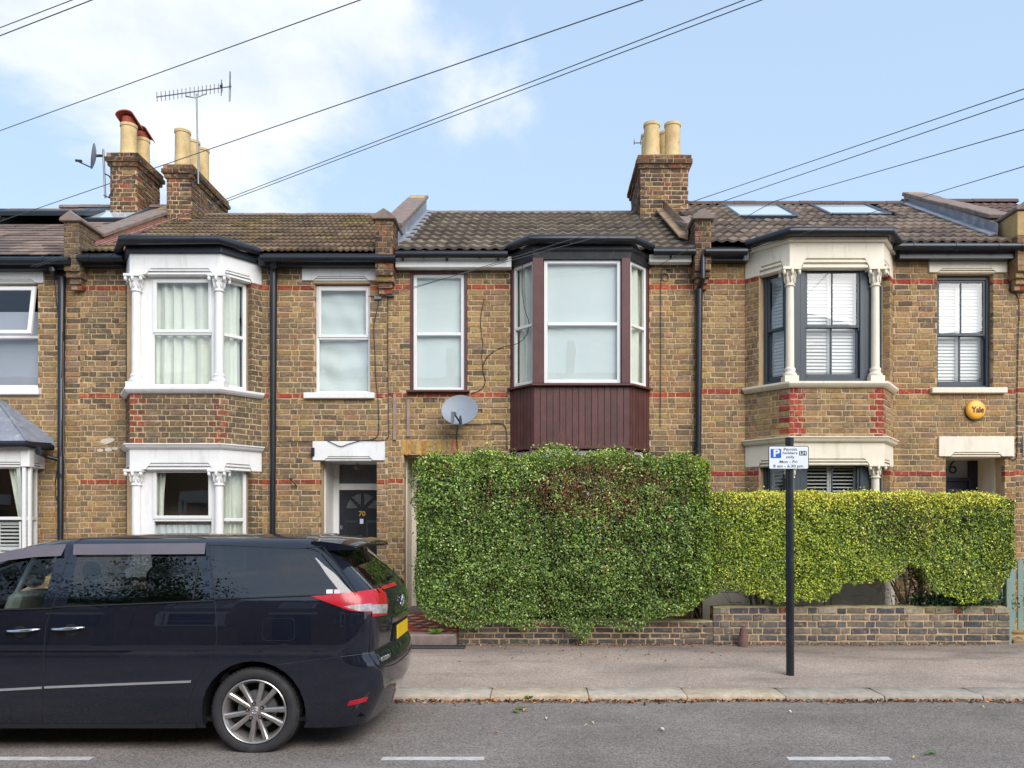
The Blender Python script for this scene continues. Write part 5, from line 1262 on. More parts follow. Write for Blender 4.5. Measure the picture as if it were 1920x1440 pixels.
# ------------------------------------------------------------------ parking sign
def sign():
    y = -3.57; x = X(1481, y); zb = pz(y); zt = Z(820, y)
    o = thing('parking_sign', 'black post carrying a small white permit parking sign on the pavement', 'road sign', (x, y, zb))
    mb = MB(); r = .044; mb.tube([(x+.004, y, zb-.05), (x-.004, y, zt-.07)], r, 24); mb.tube([(x-.004, y, zt-.075), (x-.004, y, zt-.002)], r*1.06, 24); mb.build('post', 'postblack', o, smooth=True, angle=50)
    yp = y-.062; a, b = X(1441, yp), X(1516.5, yp); z0, z1 = Z(880, yp), Z(836, yp)
    def rr(x0, x1, za, zb_, rad, n=5):
        p = []
        for cx, cz, q in ((x1-rad, za+rad, -PI/2), (x1-rad, zb_-rad, 0), (x0+rad, zb_-rad, PI/2), (x0+rad, za+rad, PI)):
            for i in range(n+1): p.append((cx+rad*math.cos(q+PI/2*i/n), cz+rad*math.sin(q+PI/2*i/n)))
        return p
    P = Pan((0, yp), (1, yp))
    mb = MB(); mb.pprism(P, rr(a, b, z0, z1, .022), -.004, 0); pl = mb.build('sign_plate', 'signblack', o)
    mb = MB(); mb.pprism(P, rr(a+.008, b-.008, z0+.008, z1-.008, .016), 0, .0012); mb.build('sign_face', 'signwhite', pl)
    H = z1-z0; Wd = b-a; px = lambda t: a+(t-495)/(1400-495)*Wd; pzz = lambda t: z1-(t-430)/(955-430)*H
    mb = MB(); mb.pprism(P, rr(px(540), px(778), pzz(705), pzz(497), .008), .0012, .002); mb.build('blue_panel', 'signblue', pl)
    mb = MB(); mb.pprism(P, rr(px(1183), px(1352), pzz(645), pzz(543), .004), .0012, .002); mb.build('black_panel', 'signblack', pl)
    yt = yp-.0025; k = H/525
    def T(t, cx, cy, wpx, hpx, mat, bold): text(t, hpx*k*1.38, (px(cx), yt, pzz(cy)), pl, mat, 'lettering', .0006, bold, width=wpx/905*Wd)
    T('P', 668, 602, 138, 165, 'signwhite', .03); T('LH', 1268, 594, 128, 74, 'signwhite', .018)
    T('Permit', 983, 510, 300, 64, 'signblack', .007); T('holders', 978, 590, 330, 60, 'signblack', .007); T('only', 982, 680, 190, 60, 'signblack', .007)
    T('Mon - Fri', 940, 788, 395, 62, 'signblack', .007); T('8 am - 6.30 pm', 938, 884, 670, 62, 'signblack', .007)
    for zz in (z0+.07, z1-.07):
        mb = MB(); mb.lathe([(r*1.12, -.012), (r*1.12, .012)], (x, y, zz), n=20); mb.box(x-.05, x+.05, y-.056, y-.03, zz-.012, zz+.012); mb.build('clip', 'alu', o)
sign()
# ------------------------------------------------------------------ hedges
def sstep(a, b, x): t = np.clip((x-a)/(b-a), 0, 1); return t*t*(3-2*t)
def vnoise(p, s, seed=0):
    """cheap smooth 3-D value noise, -1..1"""
    q = p*s+seed*17.3; i = np.floor(q).astype(np.int64); f = q-i; f = f*f*(3-2*f); r = np.zeros(len(p))
    for dx in (0, 1):
        for dy in (0, 1):
            for dz in (0, 1):
                h = ((i[:, 0]+dx)*73856093 ^ (i[:, 1]+dy)*19349663 ^ (i[:, 2]+dz)*83492791) & 0xffff
                h = (h*(h*h*15731+789221)+1376312589) & 0xffff
                w = (f[:, 0] if dx else 1-f[:, 0])*(f[:, 1] if dy else 1-f[:, 1])*(f[:, 2] if dz else 1-f[:, 2])
                r += w*(h/65535*2-1)
    return r
def leaf_mesh(name, pos, nrm, size, tint, parent, mat='leaf', aspect=.55):
    n = len(pos); a = NP.normal(size=(n, 3)); a -= nrm*(a*nrm).sum(1, keepdims=True); a /= np.linalg.norm(a, axis=1, keepdims=True)+1e-9
    b = np.cross(nrm, a); L = size[:, None]; off = np.array(wloc(parent)) if parent is not None else 0
    V = np.empty((n, 4, 3)); V[:, 0] = pos-a*L*.5; V[:, 1] = pos+b*L*aspect*.5+nrm*L*.1; V[:, 2] = pos+a*L*.5; V[:, 3] = pos-b*L*aspect*.5+nrm*L*.1
    V = (V-off).reshape(-1, 3); me = bpy.data.meshes.new(name)
    me.vertices.add(4*n); me.vertices.foreach_set('co', V.ravel())
    idx = np.arange(n)[:, None]*4; tri = np.concatenate([idx+[[0, 1, 2]], idx+[[0, 2, 3]]], 1).reshape(-1)
    me.loops.add(6*n); me.loops.foreach_set('vertex_index', tri.astype(np.int32))
    me.polygons.add(2*n); me.polygons.foreach_set('loop_start', np.arange(0, 6*n, 3, dtype=np.int32)); me.polygons.foreach_set('loop_total', np.full(2*n, 3, dtype=np.int32))
    me.update(calc_edges=True); at = me.attributes.new('tint', 'FLOAT_COLOR', 'POINT')
    T = np.ones((n, 4, 4), dtype=np.float32); T[:, :, :3] = tint[:, None, :]; at.data.foreach_set('color', T.ravel())
    me.materials.append(MT[mat]); o = bpy.data.objects.new(name, me); COL.objects.link(o); o.parent = parent; o['kind'] = 'stuff'; return o
def twigs(parent, starts, ends, r0=.006, name='twigs', mat='bark', bend=.05):
    mb = MB()
    for s, e in zip(starts, ends):
        s, e = Vector(s), Vector(e); m = s.lerp(e, .5)+Vector((RD.uniform(-bend, bend), RD.uniform(-bend, bend), RD.uniform(-bend, bend)))
        mb.tube([s, m, e], [r0, r0*.7, r0*.35], 5, cap=False)
    o = mb.build(name, mat, parent, smooth=True); o['kind'] = 'stuff'; return o
def surf_sample(n, x0, x1, y0, y1, z0f, z1f, faces=('front', 'top', 'left', 'right', 'back')):
    """random points just inside a clipped hedge; returns position, outward normal, depth below the clipped face"""
    P = []; Nn = []; Dp = []; L = x1-x0; Hh = 2.0; Dd = y1-y0
    w = {'front': L*Hh, 'top': L*Dd, 'left': Dd*Hh, 'right': Dd*Hh, 'back': L*Hh*.25}; tot = sum(w[f] for f in faces)
    for f in faces:
        k = int(n*w[f]/tot); d = np.minimum(NP.exponential(.075, k), .42); u = NP.random((k, 3))
        if f in ('front', 'back'):
            x = x0+L*u[:, 0]; zb, zt = z0f(x), z1f(x); z = zb+(zt-zb)*u[:, 1]; y = (y0+d) if f == 'front' else (y1-d); nn = np.tile([0, -1. if f == 'front' else 1, .25], (k, 1))
        elif f == 'top':
            x = x0+L*u[:, 0]; y = y0+Dd*u[:, 1]; z = z1f(x)-d; nn = np.tile([0, -.2, 1.], (k, 1))
        else:
            xx = x0+d if f == 'left' else x1-d; x = xx; zb, zt = z0f(x), z1f(x); z = zb+(zt-zb)*u[:, 1]; y = y0+Dd*u[:, 0]; nn = np.tile([-1. if f == 'left' else 1., 0, .25], (k, 1))
        P.append(np.stack([x, y, z], 1)); Nn.append(nn); Dp.append(d)
    return np.concatenate(P), np.concatenate(Nn), np.concatenate(Dp)
def jitter_normals(n, k):
    n = n+NP.normal(size=n.shape)*k; return n/(np.linalg.norm(n, axis=1, keepdims=True)+1e-9)
MT['twig'] = pm('reddish_twig', lin(132, 92, 66), .9, .3, 14)
def tall_hedge():
    yf = -2.02; x0, x1 = X(781, yf), X(1333, yf); yb = -.98
    h = thing('hedge', 'tall dark green hedge spilling over the low wall in front of the middle house', 'hedge', ((x0+x1)/2, -1.5, .2), 'clipped front hedges')
    pxs = lambda x: VX+x/(yf-CY)*F
    zt = lambda x: Z(np.interp(pxs(x), [770, 800, 850, 920, 1010, 1100, 1200, 1260, 1310, 1340], [880, 858, 851, 847, 851, 846, 851, 855, 858, 874]), yf)+.035*np.sin(x*7.1)+.02*np.sin(x*17+1)
    zb = lambda x: Z(np.interp(pxs(x), [770, 800, 840, 870, 930, 1000, 1050, 1095, 1115, 1150, 1200, 1230, 1270, 1300, 1340], [1104, 1158, 1180, 1178, 1172, 1180, 1174, 1204, 1176, 1180, 1182, 1166, 1154, 1142, 1120]), yf)+.03*np.sin(x*9)
    p, n, d = surf_sample(125000, x0, x1, yf, yb, zb, zt)
    nz = vnoise(p, 3.2, 1); n2 = vnoise(p, 8., 2)
    nn = n/np.linalg.norm(n, axis=1, keepdims=True)
    edge = np.clip((p[:, 2]-zb(p[:, 0]))/.3, .25, 1); p = p+nn*((.08*nz+.085*n2)*edge)[:, None]
    # sprays that stick out past the clipped face and thin, brown bare places
    out = NP.random(len(p)) < .05; p[out] += nn[out]*NP.uniform(0, .1, (out.sum(), 1))
    ed = np.abs(p[:, 0]-x0); p[:, 0] += np.where((n[:, 0] < -.5), .05*np.sin(p[:, 2]*5), 0)
    bare = np.exp(-(((p[:, 0]-X(1130, yf))/.85)**2+((p[:, 2]-Z(920, yf))/.34)**2))
    bare2 = np.exp(-(((p[:, 0]-X(985, yf))/.7)**2+((p[:, 2]-Z(930, yf))/.25)**2))
    gap = vnoise(p, 2.6, 9); keep = NP.random(len(p)) > np.clip(.42*bare*(d < .12)+.36*bare2*(d < .1)+np.clip((gap-.25)*1.6, 0, .75)*(d < .1), 0, .9)
    p, n, d, nz, n2, bare = p[keep], n[keep], d[keep], nz[keep], n2[keep], bare[keep]
    k = len(p); pal = np.array([lin(70, 96, 38), lin(92, 120, 46), lin(116, 142, 58), lin(142, 164, 80), lin(170, 186, 114), lin(52, 74, 34), lin(138, 98, 66)])
    wts = np.array([.25, .27, .19, .11, .05, .12, .012]); ch = NP.choice(len(pal), k, p=wts/wts.sum())
    ch = np.where((bare > .3) & (NP.random(k) < .2), 6, ch); ch = np.where((vnoise(p, 1.9, 31) > .5) & (NP.random(k) < .12), 6, ch); t = 1.12*pal[ch]*NP.uniform(.8, 1.2, (k, 1))*(1+.22*nz[:, None])
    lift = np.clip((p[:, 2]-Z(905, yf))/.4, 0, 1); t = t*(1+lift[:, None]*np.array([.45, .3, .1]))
    # leaves of the neighbouring privet growing in at the right-hand end
    m = NP.random(k) < .45*np.clip((p[:, 0]-(x1-.45))/.45, 0, 1); t[m] = np.array([lin(140, 160, 46), lin(170, 186, 58), lin(110, 132, 36)])[NP.choice(3, m.sum())]
    # stray shoots above the clipped top and out of the face
    sp, sn = [], []
    for i in range(130):
        x = RD.uniform(x0+.05, x1-.05)
        if i < 85: a = np.array([x, RD.uniform(yf, yb+.2), float(zt(np.array([x]))[0])-.03]); dr = np.array([RD.uniform(-.35, .35), RD.uniform(-.3, .1), 1.])
        else: z = RD.uniform(.6, 2.4); a = np.array([x, yf+.02, z]); dr = np.array([RD.uniform(-.5, .5), -1., RD.uniform(-.2, .8)])
        L_ = RD.uniform(.06, .17); q = np.arange(9)/8
        sp.append(a+dr*q[:, None]*L_+NP.normal(size=(9, 3))*.012); sn.append(np.tile(dr, (9, 1)))
    sp, sn = np.concatenate(sp), np.concatenate(sn); p = np.concatenate([p, sp]); n = np.concatenate([n, sn]); t = np.concatenate([t, np.array([lin(150, 176, 84), lin(120, 150, 62)])[NP.choice(2, len(sp))]]); k = len(p)
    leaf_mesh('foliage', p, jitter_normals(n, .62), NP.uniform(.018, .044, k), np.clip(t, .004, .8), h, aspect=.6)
    # inner branch work
    ss, ee = [], []
    for i in range(420):
        x = RD.uniform(x0+.15, x1-.15); z0_ = RD.uniform(.4, 2.2); ss.append((x+RD.uniform(-.2, .2), RD.uniform(-1.7, -1.3), z0_)); ee.append((x, RD.uniform(yf+.0, yf+.15), z0_+RD.uniform(.05, .5)))
    for i in range(320):
        x = X(RD.gauss(1110, 95), yf); z = Z(RD.gauss(918, 34), yf); ss.append((x, yf+.12, z-.12)); ee.append((x+RD.uniform(-.1, .1), yf-.01, z+RD.uniform(.05, .22)))
    twigs(h, ss, ee, .005, mat='twig')
    for i in range(9):
        x = x0+.3+(x1-x0-.5)*i/8; mb = MB(); mb.tube([(x, -1.45, .1), (x+RD.uniform(-.1, .1), -1.45, .8), (x+RD.uniform(-.25, .25), -1.5, 1.9)], [.03, .022, .008], 7); mb.build('stem', 'bark', h, smooth=True)
    # dense shaded growth in the middle
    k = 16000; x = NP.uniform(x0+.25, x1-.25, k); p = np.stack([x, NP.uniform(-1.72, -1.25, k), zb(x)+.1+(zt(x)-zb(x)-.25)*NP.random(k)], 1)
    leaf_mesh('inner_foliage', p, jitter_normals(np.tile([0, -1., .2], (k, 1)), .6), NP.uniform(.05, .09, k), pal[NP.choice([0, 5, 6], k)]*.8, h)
def yellow_hedge():
    yf = -1.98; x0, x1 = X(1330, yf), X(1905, yf); yb = -1.12
    h = thing('hedge', 'clipped yellow green privet hedge with bare stems below, behind the parking sign post', 'hedge', ((x0+x1)/2, -1.5, .2), 'clipped front hedges')
    pxs = lambda x: VX+x/(yf-CY)*F
    zt = lambda x: Z(np.interp(pxs(x), [1320, 1360, 1480, 1600, 1800, 1880, 1912], [930, 924, 923, 924, 923, 930, 940]), yf)+.012*np.sin(x*9)
    zb = lambda x: Z(np.interp(pxs(x), [1320, 1345, 1380, 1410, 1450, 1500, 1550, 1575, 1590, 1640, 1675, 1690, 1705, 1730, 1740, 1760, 1820, 1870, 1910],
                               [1112, 1112, 1108, 1112, 1129, 1130, 1124, 1110, 1094, 1092, 1090, 1074, 1062, 1070, 1094, 1114, 1130, 1122, 1050]), yf)+.018*np.sin(x*13)+.02*np.sin(x*31+1)+.012*np.sin(x*57)
    p, n, d = surf_sample(118000, x0, x1, yf, yb, zb, zt)
    nz = vnoise(p, 2.3, 4); n2 = vnoise(p, 7., 5); nn = n/np.linalg.norm(n, axis=1, keepdims=True); p = p+nn*(.035*nz+.04*n2)[:, None]
    p[:, 0] += np.where(n[:, 0] > .5, -.16*np.clip((1.45-p[:, 2])/.7, 0, 1)*np.clip((1.45-p[:, 2])/.7, 0, 1), 0)
    out = NP.random(len(p)) < .03; p[out] += nn[out]*NP.uniform(0, .06, (out.sum(), 1))
    brown = np.exp(-(((p[:, 0]-X(1700, yf))/.55)**2+((p[:, 2]-Z(985, yf))/.3)**2))
    gap = vnoise(p, 3.1, 12); keep = NP.random(len(p)) > np.clip(.22*brown*(d < .08)+np.clip((gap-.32)*1.5, 0, .65)*(d < .08), 0, .9)
    p, n, d, nz, n2, brown = p[keep], n[keep], d[keep], nz[keep], n2[keep], brown[keep]; k = len(p)
    G = np.array([lin(110, 132, 36), lin(140, 160, 46), lin(170, 186, 58), lin(196, 200, 72), lin(76, 102, 42)]); Yl = np.array([lin(214, 208, 76), lin(230, 220, 98), lin(200, 196, 66)])
    D = np.array([lin(76, 102, 46), lin(96, 120, 54), lin(112, 132, 58)]); B = np.array([lin(110, 86, 60), lin(92, 78, 50)])
    t = G[NP.choice(5, k, p=[.24, .28, .22, .12, .14])]
    top = np.clip((p[:, 2]-Z(975, yf))/.32, 0, 1)**1.3; m = NP.random(k) < .75*top+.1*(n2 > .2); t[m] = Yl[NP.choice(3, m.sum())]
    patch = vnoise(p, 1.5, 21); m = (patch > .3) & (NP.random(k) < .38); t[m] = D[NP.choice(3, m.sum())]
    m = NP.random(k) < .3*brown; t[m] = B[NP.choice(2, m.sum())]
    m = NP.random(k) < .6*np.clip((x0+.6-p[:, 0])/.6, 0, 1); t[m] = D[NP.choice(3, m.sum())]
    t = t*NP.uniform(.8, 1.18, (k, 1))
    leaf_mesh('foliage', p, jitter_normals(n, .6), NP.uniform(.02, .038, k), np.clip(t, .004, .85), h, aspect=.62)
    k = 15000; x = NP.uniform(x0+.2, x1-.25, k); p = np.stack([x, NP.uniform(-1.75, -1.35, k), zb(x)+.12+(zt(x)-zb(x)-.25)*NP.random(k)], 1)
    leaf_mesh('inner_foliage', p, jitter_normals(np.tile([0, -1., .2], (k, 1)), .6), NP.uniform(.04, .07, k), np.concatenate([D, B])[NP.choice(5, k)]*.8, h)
    # stems
    for px, m in ((1425, 6), (1450, 3), (1560, 2), (1698, 5), (1716, 3), (1735, 3), (1850, 3)):
        for i in range(m):
            a = (X(px+RD.uniform(-7, 7), -1.5), -1.5+RD.uniform(-.08, .1), .2); b = (a[0]+RD.uniform(-.3, .3), -1.6+RD.uniform(-.1, .2), RD.uniform(1.0, 1.35))
            mid = (a[0]+(b[0]-a[0])*.35+RD.uniform(-.04, .04), -1.5, .68); mb = MB(); r = RD.uniform(.012, .026); mb.tube([a, mid, b], [r, r*.8, r*.4], 7); mb.build('stem', 'bark', h, smooth=True)
    ss, ee = [], []
    for i in range(46):
        px = RD.choice([1380, 1400, 1425, 1600, 1640, 1670, 1700, 1715, 1730])+RD.uniform(-22, 22); x = X(px, -1.55); z = RD.uniform(.66, .95)
        ss.append((x, -1.58, z)); ee.append((x+RD.uniform(-.32, .32), -1.62+RD.uniform(-.15, .1), z+RD.uniform(-.04, .3)))
    for i in range(150):
        x = RD.uniform(x0+.1, x1-.3); z = RD.uniform(1.0, 2.0); ss.append((x, -1.45, z)); ee.append((x+RD.uniform(-.1, .1), yf+.06, z+RD.uniform(0, .25)))
    twigs(h, ss, ee, .005, bend=.07)
    # small dark fern-like plant at the foot of the hedge
    k = 2600; c = X(1800, -1.6); q = NP.normal(size=(k, 3))*[.3, .1, .07]; p = q+[c, -1.6, .72]; p[:, 2] = np.maximum(p[:, 2], .62)
    g = thing('ground_shrub', 'small dark green shrub filling the gap under the right part of the yellow hedge', 'shrub', (c, -1.6, .2))
    leaf_mesh('foliage', p, jitter_normals(np.tile([0, -1., .6], (k, 1)), .6), NP.uniform(.03, .06, k), np.array([lin(44, 74, 40), lin(58, 92, 48), lin(36, 58, 34)])[NP.choice(3, k)], g)
    mb = MB(); mb.tube([(c, -1.6, .18), (c+.03, -1.6, .7)], [.02, .01], 6); mb.build('stem', 'bark', g)
tall_hedge(); yellow_hedge()
# tufts of weed at the path and the kerb
def tuft(label, x, y, z, n, s, grp=None):
    g = thing('weed', label, 'weed', (x, y, z), grp); mb = MB()
    for i in range(n):
        a = RD.uniform(0, 2*PI); l = s*RD.uniform(.5, 1.1); b = (x+math.cos(a)*l*.6, y+math.sin(a)*l*.5, z+l*.7); c = (x+math.cos(a)*l, y+math.sin(a)*l*.8, z+l*.55); w = .012
        px_, py_ = -math.sin(a)*w, math.cos(a)*w
        mb.add([(x, y, z), (b[0]+px_, b[1]+py_, b[2]), c, (b[0]-px_, b[1]-py_, b[2])], [(0, 1, 2), (0, 2, 3)], lin(RD.randint(80, 130), RD.randint(130, 165), 60))
    o = mb.build('leaves', 'leaf', g, tint=True); o['kind'] = 'stuff'
tuft('small green weed growing on the path step beside the hedge', X(816, -2.0), -1.95, .31, 26, .11)
tuft('tiny green weed in a kerb joint to the right of the car', X(992, YK), YK-.01, .02, 12, .06)
# ------------------------------------------------------------------ dark people carrier parked at the left
def car():
    YC = -5.53; D0 = YC-CY
    MT['paint'] = pm('dark_blue_paint', (.0085, .0105, .0195), .5, .12, 3, metal=.0, coat=1.0, spec=.0, stain=.1, stain_col=(.06, .06, .065), sscale=30)
    MT['chrome'] = pm('chrome', (.72, .72, .74), .12, .04, 6, metal=1)
    MT['satin'] = pm('satin_chrome', (.8, .8, .82), .38, .04, 6, metal=.8)
    MT['tyre'] = pm('tyre_rubber', (.032, .03, .032), .75, .25, 12, .15, 60, stain=.45, stain_col=(.09, .085, .08), sscale=7)
    MT['rim'] = pm('alloy_rim', (.5, .47, .45), .3, .1, 12, metal=.8, stain=.25, stain_col=(.24, .17, .14), sscale=9)
    MT['lampred'] = pm('red_lens', (.5, .008, .02), .25, .2, 25, coat=.35)
    MT['lampclear'] = pm('clear_lens', (.36, .35, .35), .2, .5, 34, coat=.5)
    MT['plate'] = pm('yellow_plate', lin(240, 196, 20), .4, .03, 5)
    MT['paint'].node_tree.nodes['Principled BSDF'].inputs['Coat IOR'].default_value = 1.7; MT['paint'].node_tree.nodes['Principled BSDF'].inputs['Coat Roughness'].default_value = .015
    MT['visor'] = pm('smoked_visor', lin(98, 86, 90), .2, .1, 6, coat=1)
    MT['seat'] = pm('seat_cloth', (.16, .155, .15), .9, .2, 20)
    MT['rubber'] = pm('black_rubber', (.008, .008, .009), .7, .1, 8)
    c = thing('people_carrier', 'dark navy people carrier parked at the kerb, seen from its rear left side', 'car', (-3.4, YC, 0))
    # ---- body shell
    zk = [.20, .30, .42, .55, .70, .85, 1.0, 1.10, 1.17, 1.25, 1.40, 1.55, 1.60, 1.64, 1.665, 1.68]
    wk = [.845, .875, .892, .9, .902, .9, .893, .882, .868, .842, .792, .735, .705, .645, .53, .34]
    rz = [.20, .31, .45, .62, .70, .76, .90, 1.08, 1.20, 1.25, 1.40, 1.575, 1.62, 1.655, 1.68]
    rx = [-1.30, -1.24, -1.175, -1.165, -1.175, -1.212, -1.20, -1.195, -1.215, -1.26, -1.41, -1.60, -1.66, -1.72, -1.8]
    fz = [.20, .35, .55, .72, .85, .98, 1.08, 1.2, 1.35, 1.5, 1.58, 1.62, 1.65, 1.68]
    fx = [-5.78, -5.88, -5.9, -5.86, -5.76, -5.5, -5.18, -4.93, -4.66, -4.38, -4.2, -4.05, -3.85, -3.3]
    def sm(zk_, vk):
        zz = np.linspace(.2, 1.68, 400); v = np.interp(zz, zk_, vk); k = np.exp(-np.linspace(-2, 2, 13)**2); k /= k.sum()
        vp = np.concatenate([np.full(6, v[0]), v, np.full(6, v[-1])]); return lambda z: float(np.interp(z, zz, np.convolve(vp, k, 'valid')))
    Wz, RX, FX = sm(zk, wk), sm(rz, rx), sm(fz, fx)
    def side_y(x, z):
        w = Wz(z); t = max(0, (x-(-2.3))/1.1); w -= .02*t*t; t = max(0, (-4.4-x)/1.4); w -= .05*t*t
        w += .012*math.exp(-((z-.99-.02*(x+3))/.05)**2)*0
        return w
    def ring(z):
        xr, xf = RX(z), FX(z); pts = []
        rr = min(.26, .3*Wz(z)); bow = .045; wr = side_y(xr-rr, z)
        fr = min(.5, .45*Wz(z)); wf = side_y(xf+fr, z)
        for i in range(8): t = i/8; pts.append((xf+.05*t*t, (wf-fr)*t))
        for i in range(8): q = PI/2*i/8; pts.append((xf+.05+fr*(1-math.cos(q)), wf-fr+fr*math.sin(q)))
        n = 72
        for i in range(n+1):
            x = xf+.05+fr+(xr-bow-rr-(xf+.05+fr))*i/n; pts.append((x, side_y(x, z)))
        for i in range(1, 13): q = PI/2*i/12; pts.append((xr-bow-rr+rr*math.sin(q), wr-rr+rr*math.cos(q)))
        for i in range(1, 15): t = 1-i/14; pts.append((xr-bow*t*t, (wr-rr)*t))
        return pts
    zl = [.20, .225, .25]+[.28+.029*i for i in range(45)]+[1.585, 1.605, 1.622, 1.637, 1.65, 1.66, 1.668, 1.674, 1.679]
    zl = sorted(set(round(z, 4) for z in zl if z < 1.6799))
    rings = [ring(z) for z in zl]; n = len(rings[0]); bm = bmesh.new(); off = wloc(c); grid = []
    for z, r in zip(zl, rings):
        near = [bm.verts.new((x-off.x, -y, z)) for x, y in r]
        far = [near[0] if i == 0 else near[-1] if i == n-1 else bm.verts.new((r[i][0]-off.x, r[i][1], z)) for i in range(n)]
        grid.append((near, far))
    for (a, af), (b, bf) in zip(grid, grid[1:]):
        for i in range(n-1):
            bm.faces.new((a[i], a[i+1], b[i+1], b[i])); bm.faces.new((af[i+1], af[i], bf[i], bf[i+1]))
    nt_, ft_ = grid[-1]
    for i in range(n-1):
        try: bm.faces.new([v for j, v in enumerate((nt_[i], nt_[i+1], ft_[i+1], ft_[i])) if v not in (nt_[i], nt_[i+1], ft_[i+1], ft_[i])[:j]])
        except Exception: pass
    bm.normal_update()
    lay_ = bm.faces.layers.int.new('part')
    def xz(px, py):
        z = 1.0
        for _ in range(12): D = D0-Wz(min(1.68, max(.2, z))); z = CZ+(VY-py)/F*D
        return (px-VX)/F*D-off.x, z
    def cut(poly, pid, axis='y', sel=None, only=(0,)):
        """split the shell along a convex outline and give the faces inside it a part number"""
        A = sum(poly[i][0]*poly[(i+1) % len(poly)][1]-poly[(i+1) % len(poly)][0]*poly[i][1] for i in range(len(poly)))
        if A < 0: poly = poly[::-1]
        m = .02; lo0, hi0 = min(p[0] for p in poly)-m, max(p[0] for p in poly)+m; lo1, hi1 = min(p[1] for p in poly)-m, max(p[1] for p in poly)+m
        g = lambda co: (co.x, co.z) if axis == 'y' else (co.y, co.z)
        def cand():
            out = []
            for f in bm.faces:
                if f[lay_] not in only or (sel and not sel(f)): continue
                q = [g(v.co) for v in f.verts]
                if max(a for a, b in q) < lo0 or min(a for a, b in q) > hi0 or max(b for a, b in q) < lo1 or min(b for a, b in q) > hi1: continue
                out.append(f)
            return out
        for i in range(len(poly)):
            (a0, b0), (a1, b1) = poly[i], poly[(i+1) % len(poly)]
            if abs(a1-a0)+abs(b1-b0) < 1e-6: continue
            co = (a0, 0, b0) if axis == 'y' else (0, a0, b0); nrm = (b1-b0, 0, -(a1-a0)) if axis == 'y' else (0, b1-b0, -(a1-a0))
            fs = cand(); es = {e for f in fs for e in f.edges}; vs = {v for f in fs for v in f.verts}
            bmesh.ops.bisect_plane(bm, geom=list(fs)+list(es)+list(vs), dist=1e-5, plane_co=co, plane_no=nrm)
        for f in cand():
            a, b = g(f.calc_center_median())
            if all((q[0]-p[0])*(b-p[1])-(q[1]-p[1])*(a-p[0]) > -1e-7 for p, q in zip(poly, poly[1:]+poly[:1])): f[lay_] = pid
    side = lambda f: abs(f.normal.y) > .3 and f.normal.x < .8
    rear = lambda f: f.normal.x > .35 and f.calc_center_median().x > -1.75-off.x
    lside = lambda f: -.3 < f.normal.x <= .8 and abs(f.normal.y) > .1 and f.normal.z < .8; lrear = lambda f: f.normal.x > .8 and f.calc_center_median().x > -1.75-off.x
    P = lambda *q: [xz(*p) for p in q]
    # wheel arches
    wheels = []
    for wx in (-2.17, -5.1):
        cut([(wx-off.x+.395*math.cos(2*PI*i/28), .325+.395*math.sin(2*PI*i/28)) for i in range(28)], 99, sel=lambda f: abs(f.normal.y) > .2)
        wheels.append(wx)
    bmesh.ops.delete(bm, geom=[f for f in bm.faces if f[lay_] == 99], context='FACES')
    # glass
    cut(P((-240, 1149), (80, 1139), (115, 1022), (60, 1028), (-60, 1055)), 1, sel=side)
    cut(P((124.6, 1135.5), (153, 1022), (380, 1020), (384, 1125)), 2, sel=side)
    cut(P((395, 1020), (558, 1027.5), (609, 1113), (405.5, 1121)), 3, sel=side)
    cut(P((558, 1027.5), (602, 1023), (666, 1111), (609, 1113)), 3, sel=side)
    cut([(-.60, 1.275), (.60, 1.275), (.54, 1.575), (-.54, 1.575)], 4, axis='x', sel=rear)
    # lamps: red with a clear lower insert, wrapping on to the tailgate
    O_ = off.x; cut([(-1.49-O_, 1.13), (-1.42-O_, 1.14), (-1.15-O_, 1.146), (-1.15-O_, 1.08), (-1.37-O_, 1.092)], 6, sel=lside)
    cut([(-1.743-O_, 1.206), (-1.507-O_, 1.228), (-1.15-O_, 1.252), (-1.15-O_, 1.052), (-1.438-O_, 1.098)], 5, sel=lside)
    cut([(-.92, 1.235), (-.62, 1.25), (-.36, 1.255), (-.36, 1.235), (-.42, 1.20), (-.47, 1.06), (-.52, 1.04), (-.92, 1.02)][::1], 5, axis='x', sel=rear) if False else None
    cut([(-.92, 1.147), (-.5, 1.112), (-.53, 1.045), (-.92, 1.08)], 6, axis='x', sel=lrear)
    cut([(-.92, 1.25), (-.47, 1.247), (-.49, 1.09), (-.53, 1.03), (-.92, 1.052)], 5, axis='x', sel=lrear)
    cut([(-.47, 1.225), (.0, 1.225), (.0, 1.252), (-.47, 1.25)], 11, axis='x', sel=rear)
    # bumper, tailgate, fuel flap
    cut(P((516, 1247), (700, 1224.5), (760, 1224.5), (760, 1440), (540, 1440)), 7, sel=side)
    cut([(-.95, .1), (.95, .1), (.95, .64), (.6, .6), (-.6, .6), (-.95, .64)], 7, axis='x', sel=rear)
    cut([(-.775, .64), (-.6, .605), (.6, .605), (.775, .64), (.76, 1.27), (-.76, 1.27)], 8, axis='x', sel=rear)
    ff = []
    for cx, cy, q in ((545, 1166.5, 0), (499, 1166.5, 90), (499, 1194, 180), (545, 1194, 270)):
        for k in (0, 45, 90): a = math.radians(q+k); ff.append((cx+7*math.cos(a), cy-7*math.sin(a)))
    cut(P(*ff), 9, sel=side)
    # doors in horizontal slices
    Bl = [(1021, 140), (1044, 128), (1136, 99), (1172, 86), (1235, 81), (1287, 82), (1364, 78)]; Br = [(1009, 388), (1028, 393.6), (1124, 402.5), (1197, 407), (1232, 396), (1271, 372), (1309, 356), (1366, 353)]
    ys = sorted({1013, 1044, 1136, 1172, 1197, 1232, 1271, 1309, 1364}); ip = lambda B, y: float(np.interp(y, [b[0] for b in B], [b[1] for b in B]))
